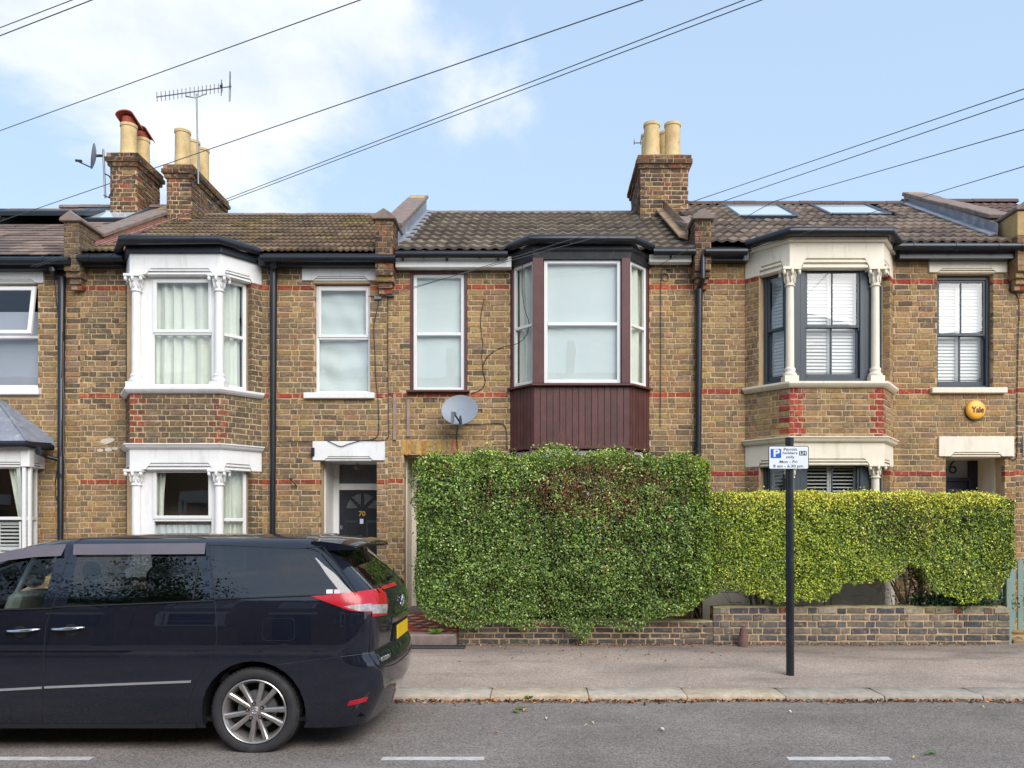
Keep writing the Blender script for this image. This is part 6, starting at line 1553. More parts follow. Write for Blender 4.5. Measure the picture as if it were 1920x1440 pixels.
    for a, b in zip(ys, ys[1:]):
        cut(P((ip(Bl, a), a), (ip(Br, a), a), (ip(Br, b), b), (ip(Bl, b), b)), 12, sel=side)
        cut(P((-215-(40 if a > 1136 else 0), a), (ip(Bl, a), a), (ip(Bl, b), b), (-215-(40 if a > 1136 else 0), b)), 13, sel=side)
    names = {0: ('body', 'paint', 0), 1: ('front_window', 'carglass_clear', .0015), 2: ('door_window', 'carglass', .0015), 3: ('quarter_window', 'carglass', .0015), 4: ('rear_window', 'carglass', .002), 5: ('tail_lamp', 'lampred', .001),
             6: ('reversing_lens', 'lampclear', .001), 7: ('bumper', 'paint', .002), 8: ('tailgate', 'paint', .003), 9: ('fuel_flap', 'paint', .0025), 11: ('lamp_strip', 'lampred', .001), 12: ('sliding_door', 'paint', .003), 13: ('front_door', 'paint', .003)}
    src = bpy.data.meshes.new('src'); bm.to_mesh(src); bm.free(); out = {}
    for pid, (nm, mt, gap) in names.items():
        for sgn in (-1, 1):
            b2 = bmesh.new(); b2.from_mesh(src); l2 = b2.faces.layers.int['part']
            central = pid in (0, 4, 7, 8)
            kill = [f for f in b2.faces if f[l2] != pid or (not central and (f.calc_center_median().y < 0) != (sgn < 0))]
            if central and sgn > 0: b2.free(); continue
            bmesh.ops.delete(b2, geom=kill, context='FACES')
            if not b2.faces: b2.free(); continue
            if False:
                r = bmesh.ops.inset_region(b2, faces=list(b2.faces), thickness=gap, use_boundary=True, use_even_offset=False)
                bmesh.ops.delete(b2, geom=r['faces'], context='FACES')
            if pid in (5, 6, 11):
                b2.normal_update()
                for v in b2.verts: v.co += v.normal*.008
            me = bpy.data.meshes.new(nm); b2.to_mesh(me); b2.free(); me.materials.append(MT[mt]); me.shade_smooth()
            par = c
            if pid in (1, 2): par = out.get((13 if pid == 1 else 12, sgn), c)
            o = bpy.data.objects.new(nm, me); COL.objects.link(o); o.parent = c; out[(pid, sgn)] = o
    bpy.data.meshes.remove(src)
    for (pid, sgn), o in out.items():
        if pid in (1, 2) and (12 if pid == 2 else 13, sgn) in out: o.parent = out[(12 if pid == 2 else 13, sgn)]
        if pid == 4: o.parent = out[(8, -1)]
        if pid in (6, 11) and (5, sgn) in out: o.parent = out[(5, sgn)]
    D2, D1 = out[(12, -1)], out[(13, -1)]; T8_ = out[(8, -1)]; ff_ = ff
    wy = lambda x, z, o=0.: YC-side_y(x, z)-o
    def wp(px, py, o=0.):
        x, z = xz(px, py); x += off.x; return (x, wy(x, z, o), z)
    def seam(pts, nm='panel_gap', r=.0036, par=None, off_=-.001):
        mb = MB(); q = []
        for a, b in zip(pts, pts[1:]):
            m = max(2, int(math.hypot(a[0]-b[0], a[1]-b[1])/14)); q += [(a[0]+(b[0]-a[0])*i/m, a[1]+(b[1]-a[1])*i/m) for i in range(m)]
        q.append(pts[-1]); mb.tube([wp(px, py, off_) for px, py in q], r, 6); return mb.build(nm, 'rubber', par or c)
    seam([(x, y) for y, x in [(1021, 140), (1044, 128), (1136, 99), (1172, 86), (1235, 81), (1287, 82), (1364, 78)]], par=D1)
    seam([(142, 1018), (150, 1012), (170, 1009.5), (372, 1007.5), (386, 1010), (393.6, 1028), (402.5, 1124), (406, 1175), (407, 1197), (403, 1216), (396, 1232), (384, 1254), (372, 1271), (362, 1293), (356, 1309), (353, 1336), (353, 1365)], par=D2)
    seam(ff_+[ff_[0]], r=.0018); seam([(606, 1026), (640, 1069), (668, 1111)], r=.005)
    seam([(391, 1022), (470, 1024.5), (558, 1029), (604, 1024)], r=.0035)
    mb = MB(); q = [(z_, a_) for z_, a_ in [(1.02, 52), (.95, 52), (.85, 52), (.75, 52), (.69, 54), (.655, 60), (.645, 72)]]
    def corner(z, q_): xr = RX(z); rr = min(.26, .3*Wz(z)); wr = side_y(xr-rr, z); return (xr-.045-rr+rr*math.sin(q_), YC-(wr-rr+rr*math.cos(q_)))
    pp = []
    for z_, a_ in q: cx_, cy_ = corner(z_, math.radians(a_)); pp.append((cx_, cy_, z_))
    for i in range(1, 13): yy = pp[6][1]+(YC+.7-pp[6][1])*i/12; z_ = .645-.035*math.sin(min(1, i/3)*PI/2); pp.append((RX(z_)-.045*(abs(yy-YC)/.64)**2, yy, z_))
    mb.tube(pp, .005, 6); mb.build('tailgate_gap', 'rubber', T8_)
    # window frames: black seals, smoked visors, chrome strips, handles
    def strip_(pts, r, nm, mt, par, o=.004, n=6): mb = MB(); mb.tube([wp(px, py, o) for px, py in pts], r, n); return mb.build(nm, mt, par, smooth=True)
    def lerp_pts(a, b, m): return [(a[0]+(b[0]-a[0])*i/m, a[1]+(b[1]-a[1])*i/m) for i in range(m+1)]
    strip_(lerp_pts((-240, 1151), (98, 1140.5), 12), .006, 'belt_seal', 'rubber', D1); strip_(lerp_pts((100, 1139), (402, 1126.5), 12), .006, 'belt_seal', 'rubber', D2)
    strip_(lerp_pts((404, 1123.5), (610, 1115.5), 10), .006, 'belt_seal', 'rubber', c)
    strip_(lerp_pts((372, 1060), (362, 1123), 4), .005, 'window_divider', 'rubber', D2)
    def visor(pts_t, pts_b, par):
        mb = MB(); T = [wp(a, b, .006) for a, b in pts_t]; B = [wp(a, b, .03) for a, b in pts_b]; m = len(T)
        vs = T+B+[(p[0], p[1]+.004, p[2]) for p in T]+[(p[0], p[1]+.004, p[2]) for p in B]
        fs = [(m+i, m+i+1, i+1, i) for i in range(m-1)]+[(2*m+i, 2*m+i+1, 3*m+i+1, 3*m+i) for i in range(m-1)]+[(3*m+i, 3*m+i+1, m+i+1, m+i) for i in range(m-1)]+[(0, 2*m, 3*m, m), (m-1, 2*m-1, 4*m-1, 3*m-1)]
        mb.add(vs, fs); mb.build('rain_visor', 'visor', par, smooth=True, angle=30)
    visor(lerp_pts((139, 1020), (386, 1018), 8), lerp_pts((141, 1040), (386, 1038.5), 8), D2)
    visor([(-70, 1064), (-30, 1047), (20, 1032), (70, 1023), (126, 1020)], [(-70, 1075), (-30, 1062), (20, 1050), (70, 1044), (118, 1042)], D1)
    for a, b, par in (((-240, 1307), (80, 1289.5), D1), ((84, 1289), (359, 1278), D2)):
        mb = MB(); m = 12; q = lerp_pts(a, b, m); vs = []
        for px, py in q:
            for dy, o in ((2.2, .001), (1.5, .010), (-1.5, .012), (-2.4, .001)): vs.append(wp(px, py+dy, o))
        mb.add(vs, [(4*i+k, 4*i+4+k, 4*i+5+k, 4*i+1+k) for i in range(m) for k in range(3)]); mb.build('chrome_strip', 'satin', par, smooth=True, angle=40)
    for cx, cy, par in ((127.5, 1177, D2), (44, 1180.5, D1)):
        mb = MB(); p = []; e = []
        for i in range(13):
            t = i/12; px = cx-31+62*t; py = cy+1.2*math.cos((t-.5)*2)-(t-.5)*3; lift = .034*math.sin(PI*min(1, max(0, t)))**.35+.002
            p.append(wp(px, py, lift)); e.append(.012*(.45+.55*math.sin(PI*t)**.5))
        mb.tube(p, e, 10); hd = mb.build('door_handle', 'chrome', par, smooth=True)
        mb = MB(); x, y, z = wp(cx+6 if cx > 100 else cx-6, cy+4, .0015); m = 18
        vs = [(x+.058*math.cos(2*PI*i/m), wy(x+.058*math.cos(2*PI*i/m), z+.045*math.sin(2*PI*i/m), .002), z+.045*math.sin(2*PI*i/m)) for i in range(m)]
        mb.add(vs, [tuple(range(m-1, -1, -1))][::1]); mb.build('handle_cup', 'rubber', par)
    # body crease from the arch to the bumper and the sill line
    mb = MB(); mb.tube([wp(px, py, -.001) for px, py in lerp_pts((518, 1246.5), (700, 1224.5), 8)], .0012, 5); mb.build('bumper_seam', 'alu', c)
    mb = MB(); mb.box(-5.0, -2.62, YC-.86, YC-.80, .2, .235); mb.box(-5.0, -2.62, YC+.80, YC+.86, .2, .235); mb.build('sill', 'rubber', c)
    mb = MB(); mb.box(-5.75, -1.35, YC-.8, YC+.8, .24, .27); mb.build('floor', 'rubber', c)
    # wheel housings, wheels
    for wx in wheels:
        for s in (-1, 1):
            mb = MB(); m = 24; vs = []
            for i in range(m+1):
                a = -.25+(PI+.5)*i/m
                for yy in (.872, .5): vs.append((wx+.40*math.cos(a), YC+s*yy, .325+.40*math.sin(a)))
            mb.add(vs, [(2*i, 2*i+2, 2*i+3, 2*i+1) for i in range(m)]); o = len(mb.v)
            mb.add([(wx, YC+s*.5, .325)]+[(wx+.40*math.cos(-.25+(PI+.5)*i/m), YC+s*.5, .325+.40*math.sin(-.25+(PI+.5)*i/m)) for i in range(m+1)], [(0, i+1, i+2) for i in range(m)])
            mb.build('wheel_housing', 'rubber', c)
            wheel(c, wx, YC+s*.872, s)
    # spoiler
    mb = MB(); n_ = 14; vs = []; prof = [(0, .0, .0), (.1, .012, -.045), (.3, .004, -.04), (.36, -.022, -.038), (.365, -.03, -.036)]
    for i in range(n_+1):
        t = -1+2*i/n_; w = .665; yy = YC+w*t; drop = .045*abs(t)**3.5; pull = .05*t*t
        top = [(-1.77-pull*.5, 1.672-drop-.003), (-1.66-pull, 1.668-drop), (-1.5-pull, 1.648-drop), (-1.40-pull, 1.622-drop), (-1.385-pull, 1.612-drop)]
        bot = [(-1.39-pull, 1.604-drop), (-1.5-pull, 1.60-drop), (-1.62-pull, 1.595-drop), (-1.77-pull*.5, 1.60-drop)]
        vs += [(x, yy, z) for x, z in top+bot]
    k = 9; mb.add(vs, [(i*k+j, (i+1)*k+j, (i+1)*k+(j+1) % k, i*k+(j+1) % k) for i in range(n_) for j in range(k)]+[tuple(range(k)), tuple(n_*k+j for j in range(k-1, -1, -1))])
    mb.build('spoiler', 'paint', c, smooth=True, angle=35)
    # tailgate furniture: plate, chrome bar, badge, wiper, rear reflector
    T8 = out[(8, -1)]; rxp = lambda z, y: RX(z)-.045*min(1, abs(y-YC)/.62)**2
    zc = .855; x = rxp(zc, YC)+.004
    mb = MB(); mb.box(x-.02, x+.008, YC-.285, YC+.285, zc-.075, zc+.075); mb.build('plate_recess', 'rubber', T8)
    mb = MB(); mb.box(x+.008, x+.016, YC-.26, YC+.26, zc-.058, zc+.058); pl = mb.build('number_plate', 'plate', T8, bevel=.003)
    mb = MB(); m = 10; vs = []
    for i in range(m+1):
        yy = YC-.36+.72*i/m; xx = rxp(.965, yy)
        for dz, o in ((-.022, .002), (-.016, .026), (.014, .03), (.024, .004)): vs.append((xx+o, yy, .965+dz))
    mb.add(vs, [(4*i+q, 4*i+4+q, 4*i+5+q, 4*i+1+q) for i in range(m) for q in range(3)]+[(0, 1, 2, 3), (4*m+3, 4*m+2, 4*m+1, 4*m)]); mb.build('garnish_bar', 'chrome', T8, smooth=True, angle=40)
    def badge(cx, cy, cz, s, nrm, par):
        def ell(a, b, oz=0, ox=0):
            p = []
            for i in range(25):
                q = 2*PI*i/24; u, v = a*s*math.cos(q)+ox*s, b*s*math.sin(q)+oz*s; p.append((cx, cy+u, cz+v) if nrm == 'x' else (cx+u, cy, cz+v))
            return p
        mb = MB()
        for a, b, oz in ((1, .68, 0), (.28, .64, 0), (.62, .22, .36)): mb.tube(ell(a, b, oz), .07*s, 5, cap=False)
        return mb.build('badge', 'chrome', par, smooth=True)
    badge(rxp(1.075, YC)+.01, YC, 1.1, .072, 'x', T8)
    yb = YC-.62; zb = .70; text('ACR50W', .05, (rxp(zb, yb)+.006, yb, zb), T8, 'chrome', 'model_lettering', .003, .02, n=(1, -.18, 0), width=.21)
    mb = MB(); mb.tube([(rxp(1.3, YC)-.02, YC, 1.30), (rxp(1.3, YC)+.03, YC, 1.315)], .02, 8); mb.tube([(-1.27, YC, 1.312), (-1.30, YC+.2, 1.335), (-1.335, YC+.4, 1.35)], .008, 6); mb.build('rear_wiper', 'rubber', T8, smooth=True)
    B7 = out[(7, -1)]
    mb = MB(); vs = []
    q = lerp_pts((694, 1313), (719, 1307.5), 4)
    for px, py in q:
        X0, z0_ = xz(px-14, py); x0_ = X0+off.x
        for dz in (-.018, .018): vs.append((x0_, 0, z0_+dz))
    # project the reflector on to the rounded corner of the bumper
    def corner(z, q_): xr = RX(z); rr = min(.26, .3*Wz(z)); wr = side_y(xr-rr, z); return (xr-.045-rr+rr*math.sin(q_), YC-(wr-rr+rr*math.cos(q_)))
    mb = MB(); vs = []; m = 6
    for i in range(m+1):
        a = math.radians(12+30*i/m); z0_ = .39+.022*i/m
        for dz, o in ((-.02, .0), (-.017, .008), (.017, .008), (.02, .0)):
            cx_, cy_ = corner(z0_+dz, a); vs.append((cx_+o*math.sin(a), cy_-o*math.cos(a), z0_+dz))
    mb.add(vs, [(4*i+q_, 4*i+4+q_, 4*i+5+q_, 4*i+1+q_) for i in range(m) for q_ in range(3)]+[(3, 2, 1, 0), (4*m, 4*m+1, 4*m+2, 4*m+3)]); mb.build('rear_reflector', 'lampred', B7)
    # stickers on the quarter glass
    for a, b, mt in ((611.5, 623.5, 'signwhite'), (626, 638, 'sticker')):
        if mt == 'sticker' and mt not in MT: MT['sticker'] = pm('pink_sticker', lin(232, 200, 206), .5, .05, 30)
        mb = MB(); mb.add([wp(a, 1113.2, .003), wp(b, 1112.8, .003), wp(b, 1105.2, .003), wp(a, 1105.5, .003)], [(0, 1, 2, 3)]); mb.build('window_sticker', mt, out[(3, -1)])
    # cabin: seats and belt behind the glass
    for sx in (-4.35, -3.35, -2.45):
        for sy in ((-.42, .42) if sx > -3.4 or True else ()):
            mb = MB(); y = YC+sy; mb.hexa([(sx-.5, y-.25, .5), (sx, y-.25, .5), (sx, y+.25, .5), (sx-.5, y+.25, .5)], [(sx-.5, y-.25, .68), (sx, y-.25, .64), (sx, y+.25, .64), (sx-.5, y+.25, .68)])
            mb.hexa([(sx-.06, y-.25, .6), (sx+.09, y-.25, .6), (sx+.09, y+.25, .6), (sx-.06, y+.25, .6)], [(sx+.14, y-.22, 1.22), (sx+.25, y-.22, 1.22), (sx+.25, y+.22, 1.22), (sx+.14, y+.22, 1.22)])
            s_ = mb.build('seat', 'seat', c, bevel=.04, smooth=True); mb = MB(); mb.blob((sx+.22, y, 1.33), (.06, .13, .09), 10, 6); mb.build('headrest', 'seat', s_, smooth=True)
    mb = MB(); mb.tube([(-4.0, YC-.62, 1.5), (-4.25, YC-.5, 1.15), (-4.4, YC-.3, .85)], .02, 6); mb.build('seat_belt', 'greyblind', c)
    mb = MB(); mb.hexa([(-5.1, YC-.75, .6), (-4.75, YC-.75, .6), (-4.75, YC+.75, .6), (-5.1, YC+.75, .6)], [(-5.1, YC-.72, 1.1), (-4.8, YC-.72, 1.05), (-4.8, YC+.72, 1.05), (-5.1, YC+.72, 1.1)]); mb.build('dashboard', 'rubber', c)
    for s in (-1, 1):
        mb = MB(); mb.blob((-5.72, YC+s*.66, .74), (.12, .16, .09), 10, 6); mb.build('headlamp', 'lampclear', c, smooth=True)
        mb = MB(); mb.blob((-4.72, YC+s*1.0, 1.13), (.08, .11, .08), 10, 6); mb.build('door_mirror', 'paint', c, smooth=True)
    return c
def wheel(c, wx, yo, s):
    zc = .328; mb = MB(); o = s
    ax = lambda prof: [(r, -h*s) for r, h in prof]          # h outward
    def L(mb, prof, n=48): mb.lathe([(r, h*(-s)*-1 if False else (h if s < 0 else -h)) for r, h in prof], (wx, yo, zc), axis='y', n=n, cap=False)
    L(mb, [(.236, -.2), (.246, -.012), (.262, .0), (.295, .006), (.315, .0), (.326, -.014), (.331, -.04), (.332, -.1), (.331, -.18), (.318, -.21), (.27, -.22), (.236, -.2)])
    t = mb.build('wheel', 'tyre', c, smooth=True, angle=60)
    mb = MB()                                               # tread blocks
    for i in range(60):
        a = 2*PI*i/60
        for h0, h1 in ((-.03, -.085), (-.1, -.19)):
            if s > 0: continue
            da = .036; r0, r1 = .329, .3365; q = []
            for r in (r0, r1):
                for aa, h in ((a-da, h0), (a+da, h0), (a+da+.03, h1), (a-da+.03, h1)): q.append((wx+r*math.cos(aa), yo+(-h if s < 0 else h), zc+r*math.sin(aa)))
            mb.hexa(q[:4], q[4:])
    if s < 0: o_ = mb.build('tread', 'tyre', t); o_['kind'] = 'stuff'
    mb = MB(); L(mb, [(.236, -.2), (.215, -.19), (.208, -.1), (.214, -.05), (.228, -.028), (.238, -.012), (.246, -.008), (.247, -.003), (.241, .0015), (.234, -.004), (.229, -.018)])
    r_ = mb.build('rim', 'rim', t, smooth=True, angle=40)
    mb = MB(); L(mb, [(.0, -.075), (.15, -.075), (.155, -.085), (.155, -.1), (.0, -.1)], 32); mb.build('brake_disc', 'alu', t, smooth=True, angle=30)
    mb = MB(); L(mb, [(.0, -.19), (.21, -.19)], 32); mb.build('hub_back', 'rubber', t)
    d = lambda a, r, h: (wx+r*math.cos(a), yo+(-h if s < 0 else h), zc+r*math.sin(a))
    for i in range(10):                                     # ten spokes
        a = 2*PI*i/10+.12+(.06 if i % 2 else -.06); mb = MB(); vs = []
        for r, w, h in ((.045, .02, -.022), (.1, .0165, -.026), (.17, .0185, -.024), (.233, .022, -.012)):
            dw = w/r
            vs += [d(a-dw*1.1, r, h-.035), d(a-dw, r, h-.004), d(a-dw*.5, r, h+.004), d(a+dw*.5, r, h+.004), d(a+dw, r, h-.004), d(a+dw*1.1, r, h-.035)]
        fs = [(6*k+j, 6*k+(j+1) % 6, 6*k+6+(j+1) % 6, 6*k+6+j) for k in range(3) for j in range(6)]+[tuple(range(5, -1, -1)), tuple(18+j for j in range(6))]
        mb.add(vs, fs if s < 0 else [f[::-1] for f in fs]); mb.build('spoke', 'rim', t, smooth=True, angle=35)
    mb = MB(); L(mb, [(.0, -.016), (.03, -.017), (.034, -.02), (.045, -.022), (.075, -.028), (.08, -.06)], 28); hb = mb.build('hub', 'rim', t, smooth=True, angle=40)
    for i in range(5):
        a = 2*PI*i/5+.12+PI/10
        mb = MB(); L2 = [(.0, -.0265), (.016, -.026), (.0165, -.03)]; cx, cz = wx+.058*math.cos(a), zc+.058*math.sin(a)
        mb.lathe([(r, (h if s < 0 else -h)) for r, h in [(.0165, -.03), (.0165, -.0185), (.0001, -.0185)]], (cx, yo, cz), axis='y', n=14, cap=False); n_ = mb.build('nut_socket', 'rubber', t)
        mb = MB(); mb.lathe([(r, (h if s < 0 else -h)) for r, h in [(.0095, -.03), (.009, -.012), (.005, -.0105), (.0001, -.01)]], (cx, yo, cz), axis='y', n=8, cap=False); mb.build('wheel_nut', 'chrome', t)
    if s < 0:
        mb = MB()
        for a_, b_, oz in ((.022, .015, 0), (.006, .014, 0), (.0135, .005, .008)): mb.tube([(wx+a_*math.cos(2*PI*i/20), yo+.0145, zc+oz+b_*math.sin(2*PI*i/20)) for i in range(21)], .0016, 4, cap=False)
        mb.build('wheel_badge', 'chrome', t)
CAR = car()
# ------------------------------------------------------------------ dishes, aerial, alarm box
def sat_dish():
    cx, cy, cz = X(862, -.42), -.42, Z(768, -.42); o = thing('satellite_dish', 'grey oval satellite dish fixed to the brick wall left of the brown bay', 'satellite dish', (cx, 0, cz), 'satellite dishes')
    w, hgt = .262, .205; n = 36; mb = MB(); t = Vector((.0, -1, .42)).normalized(); r = Vector((1, 0, 0)); r = (r-t*r.dot(t)+Vector((0, 0, 0))).normalized(); u = r.cross(t)*-1; u = t.cross(r)
    if u.z < 0: u = -u
    rot = .1; r, u = r*math.cos(rot)+u*math.sin(rot), u*math.cos(rot)-r*math.sin(rot)
    C = Vector((cx, cy, cz)); vs = []; K = 7
    for k in range(K+1):
        q = k/K; dep = .055*(1-q*q)
        for i in range(n):
            a = 2*PI*i/n; p = C+r*(w*1.06*q*math.cos(a))+u*(hgt*1.25*q*math.sin(a))-t*dep; vs.append(tuple(p))
    fs = [(k*n+i, k*n+(i+1) % n, (k+1)*n+(i+1) % n, (k+1)*n+i) for k in range(K) for i in range(n)]
    m = len(vs); vs += [tuple(Vector(p)-t*.012) for p in vs]; fs += [tuple(m+i for i in f[::-1]) for f in fs]; fs += [(K*n+i, K*n+(i+1) % n, m+K*n+(i+1) % n, m+K*n+i) for i in range(n)]
    mb.add(vs, fs); d = mb.build('reflector', 'dish', o, smooth=True, angle=40)
    mb = MB(); b = C-u*.24+t*.0; e = Vector((X(852, -.7), -.72, Z(776, -.72))); mb.tube([tuple(b), tuple(e)], .013, 8); mb.tube([tuple(b), tuple(C-t*.1), (cx, -.16, cz-.05)], .02, 8); mb.build('feed_arm', 'iron', o, smooth=True)
    mb = MB(); mb.tube([tuple(e+Vector((0, .06, .01))), tuple(e+Vector((0, -.01, .0)))], .03, 12); mb.hexa([(e.x-.045, e.y-.02, e.z-.12), (e.x-.005, e.y-.02, e.z-.12), (e.x-.005, e.y+.05, e.z-.12), (e.x-.045, e.y+.05, e.z-.12)], [(e.x-.045, e.y-.02, e.z+.03), (e.x-.005, e.y-.02, e.z+.03), (e.x-.005, e.y+.05, e.z+.03), (e.x-.045, e.y+.05, e.z+.03)]); mb.build('receiver', 'alu', o, smooth=True, angle=40)
    mb = MB(); mb.box(cx-.07, cx+.07, -.02, -.001, cz-.14, cz+.06); mb.tube([(cx, -.02, cz-.04), (cx, -.2, cz-.04)], .022, 8); mb.build('wall_bracket', 'iron', o)
    for sx in (-.02, .05):
        p = C+r*sx+u*.03-t*.05; mb = MB(); mb.blob(tuple(p), (.006, .006, .006), 6, 4); mb.build('bolt', 'iron', o)
sat_dish()
def chimney_dish():
    y = 2.6; o = thing('satellite_dish', 'small satellite dish seen edge-on, on a bracket beside the cowled chimney', 'satellite dish', (X(199, y), y, Z(340, y)), 'satellite dishes')
    mb = MB(); mb.tube([(X(193.5, y), y, Z(280, y)), (X(197.5, y), y, Z(371, y))], .02, 8); mb.build('mast', 'alu', o, smooth=True)
    mb = MB()
    for py in (325, 366): mb.tube([(X(195, y), y, Z(py, y)), (X(206, y), y-.03, Z(py+6, y)), (X(214, y), y-.02, Z(py-12 if py > 350 else py+18, y))], .014, 6)
    mb.build('bracket', 'iron', o, smooth=True)
    C = Vector((X(179, y), y-.1, Z(297, y))); t = Vector((-.9, -.42, .12)).normalized(); u = Vector((0, 0, 1)); u = (u-t*u.dot(t)).normalized(); r = t.cross(u); n = 24; vs = []; K = 5; mb = MB()
    for k in range(K+1):
        q = k/K
        for i in range(n):
            a = 2*PI*i/n; vs.append(tuple(C+r*(.2*q*math.cos(a))+u*(.24*q*math.sin(a))-t*.05*(1-q*q)))
    fs = [(k*n+i, k*n+(i+1) % n, (k+1)*n+(i+1) % n, (k+1)*n+i) for k in range(K) for i in range(n)]; m = len(vs)
    vs += [tuple(Vector(p)-t*.012) for p in vs]; fs += [tuple(m+i for i in f[::-1]) for f in fs]; mb.add(vs, fs); mb.build('reflector', 'dish', o, smooth=True)
    mb = MB(); e = (X(145, y-.25), y-.25, Z(302, y-.25)); mb.tube([tuple(C-u*.22), e], .012, 6); mb.tube([(e[0]-.03, e[1], e[2]+.01), (e[0]+.08, e[1], e[2]-.0)], .025, 8); mb.build('feed_arm', 'iron', o, smooth=True)
    mb = MB(); mb.tube([tuple(C), (X(186, y), y, Z(292, y)), (X(194, y), y, Z(292, y))], .025, 6); mb.build('mount', 'iron', o)
chimney_dish()
def aerial():
    y = 2.4; x = X(369, y); o = thing('tv_aerial', 'long grey television aerial on a tall mast strapped to a chimney', 'aerial', (x, y, Z(335, y)))
    mb = MB(); mb.tube([(X(372, y), y, Z(345, y)), (X(368.5, y), y, Z(176, y))], .016, 8); mb.build('mast', 'alu', o, smooth=True)
    a = Vector((X(293, y-.3), y-.3, Z(182, y-.3))); b = Vector((X(434, y+.2), y+.2, Z(162, y+.2))); e = (b-a); mb = MB(); mb.tube([tuple(a), tuple(b)], .011, 8); mb.build('boom', 'alu', o)
    d = e.normalized(); up = Vector((0, 0, 1)); w = d.cross(up).normalized(); w = (w*.75+up*.55).normalized()
    for i in range(17):
        c = a.lerp(b, .01+i*.054); mb = MB(); l = .09; mb.tube([tuple(c-w*l), tuple(c+w*l)], .006, 5); mb.build('element', 'alu', o)
    c = a.lerp(b, .97)
    for k in (-.14, -.07, .07, .14):
        mb = MB(); s = up*k; mb.tube([tuple(c+s-w*.14+d*.02), tuple(c+s+w*.14+d*.02)], .006, 5); mb.build('reflector_rod', 'alu', o)
    mb = MB()
    for q in (-1, 1): mb.tube([tuple(c+w*.13*q+up*-.16), tuple(c+w*.13*q+up*.16)], .006, 5)
    mb.build('reflector_frame', 'alu', o)
    mb = MB(); cc = a.lerp(b, .86); mb.tube([tuple(cc+up*(.07*math.sin(t*PI/8))+w*(.13*math.cos(t*PI/8))) for t in range(17)], .007, 5); mb.blob(tuple(cc+up*.03), (.03, .03, .03), 8, 5); mb.build('dipole', 'iron', o, smooth=True)
    p0, p1 = a.lerp(b, .385), a.lerp(b, .66); mt = Vector((X(368.6, y), y, Z(183, y))); mb = MB(); mb.tube([tuple(p0), tuple(p0-up*.06), tuple(mt-e*.02), tuple(mt), tuple(p1-up*.07), tuple(p1)], .01, 6); mb.build('boom_cradle', 'alu', o, smooth=True)
    mb = MB()
    for py in (326, 340): mb.tube([(X(356, y), y, Z(py, y)), (x+.0, y-.02, Z(py, y)), (X(378, y+.3), y+.3, Z(py+3, y))], .012, 5)
    mb.build('lashing', 'iron', o)
aerial()
def far_aerial():
    y = 6; o = thing('tv_aerial', 'tip of a small aerial poking out behind the twin-pot chimney', 'aerial', (X(1206, y), y, Z(290, y)))
    mb = MB(); mb.tube([(X(1188, y), y, Z(268, y)), (X(1245, y), y, Z(267, y))], .012, 6); mb.build('boom', 'alu', o)
    for px in (1189, 1201, 1238): mb = MB(); mb.tube([(X(px, y), y-.02, Z(262, y)), (X(px, y), y+.02, Z(271, y))], .009, 5); mb.build('element', 'alu', o)
    mb = MB(); mb.tube([(X(1206, y), y, Z(267, y)), (X(1206, y), y, Z(400, y))], .02, 6); mb.build('mast', 'alu', o)
far_aerial()
def alarm():
    x, z = X(1830, -.05), Z(768.5, -.05); o = thing('burglar_alarm', 'round yellow burglar alarm box on the brick wall above the right-hand door', 'alarm box', (x, 0, z))
    r = .148; mb = MB(); mb.lathe([(r*1.0, -.0), (r*1.02, .02), (r*1.0, .05), (r*.9, .072), (r*.6, .082), (.001, .085)], (x, 0, z), axis='y', n=40); mb.build('cover', 'alarm', o, smooth=True, angle=60)
    mb = MB(); mb.lathe([(r*1.03, .0), (r*1.04, .028), (.001, .028)], (x, 0, z-.012), axis='y', n=40); mb.build('back_plate', 'iron', o, smooth=True, angle=40)
    text('Yale', .13, (x+.012, -.0885, z-.004), o, 'signblack', 'lettering', .001, .02, width=.19)
alarm()
# ------------------------------------------------------------------ overhead wires and wall cables
def wire(label, pts, r=.0075, mat='wire', grp='overhead telephone wires'):
    """pts = (px,py,Y): each point stands at its own depth"""
    P = [Vector((X(a, y), y, Z(b, y))) for a, b, y in pts]; o = MB(); q = []
    for a, b in zip(P, P[1:]):
        for i in range(8): q.append(tuple(a.lerp(b, i/8)))
    q.append(tuple(P[-1])); o.tube(q, r*.72, 6); w = o.build('overhead_wire', 'ohwire', smooth=True); origin(w, P[0]); tag(w, label, 'wire', grp)
def ext(a, b, k): return (a[0]+(b[0]-a[0])*k, a[1]+(b[1]-a[1])*k)
for lab, a, b, ya, yb, ka, kb, r in (
    ('short wire crossing the very top left corner, the upper of two', (0, 52), (135, 0), -3, -5, -2.5, 9, .006),
    ('short wire crossing the top left corner, the lower of two', (0, 67), (172, 0), -3, -5, -2.5, 9, .007),
    ('long wire rising over the left clouds above the television aerial', (0, 245), (675, 0), -1, -6, -.15, 3.2, .0065),
    ('long wire passing in front of the chimney mast and over the left roofs', (0, 415), (1205, 0), -.3, -7, -.06, 3.0, .0062)):
    p, q = ext(a, b, ka), ext(a, b, kb); wire(lab, [(p[0], p[1], ya), (q[0], q[1], yb-2.5)], r)
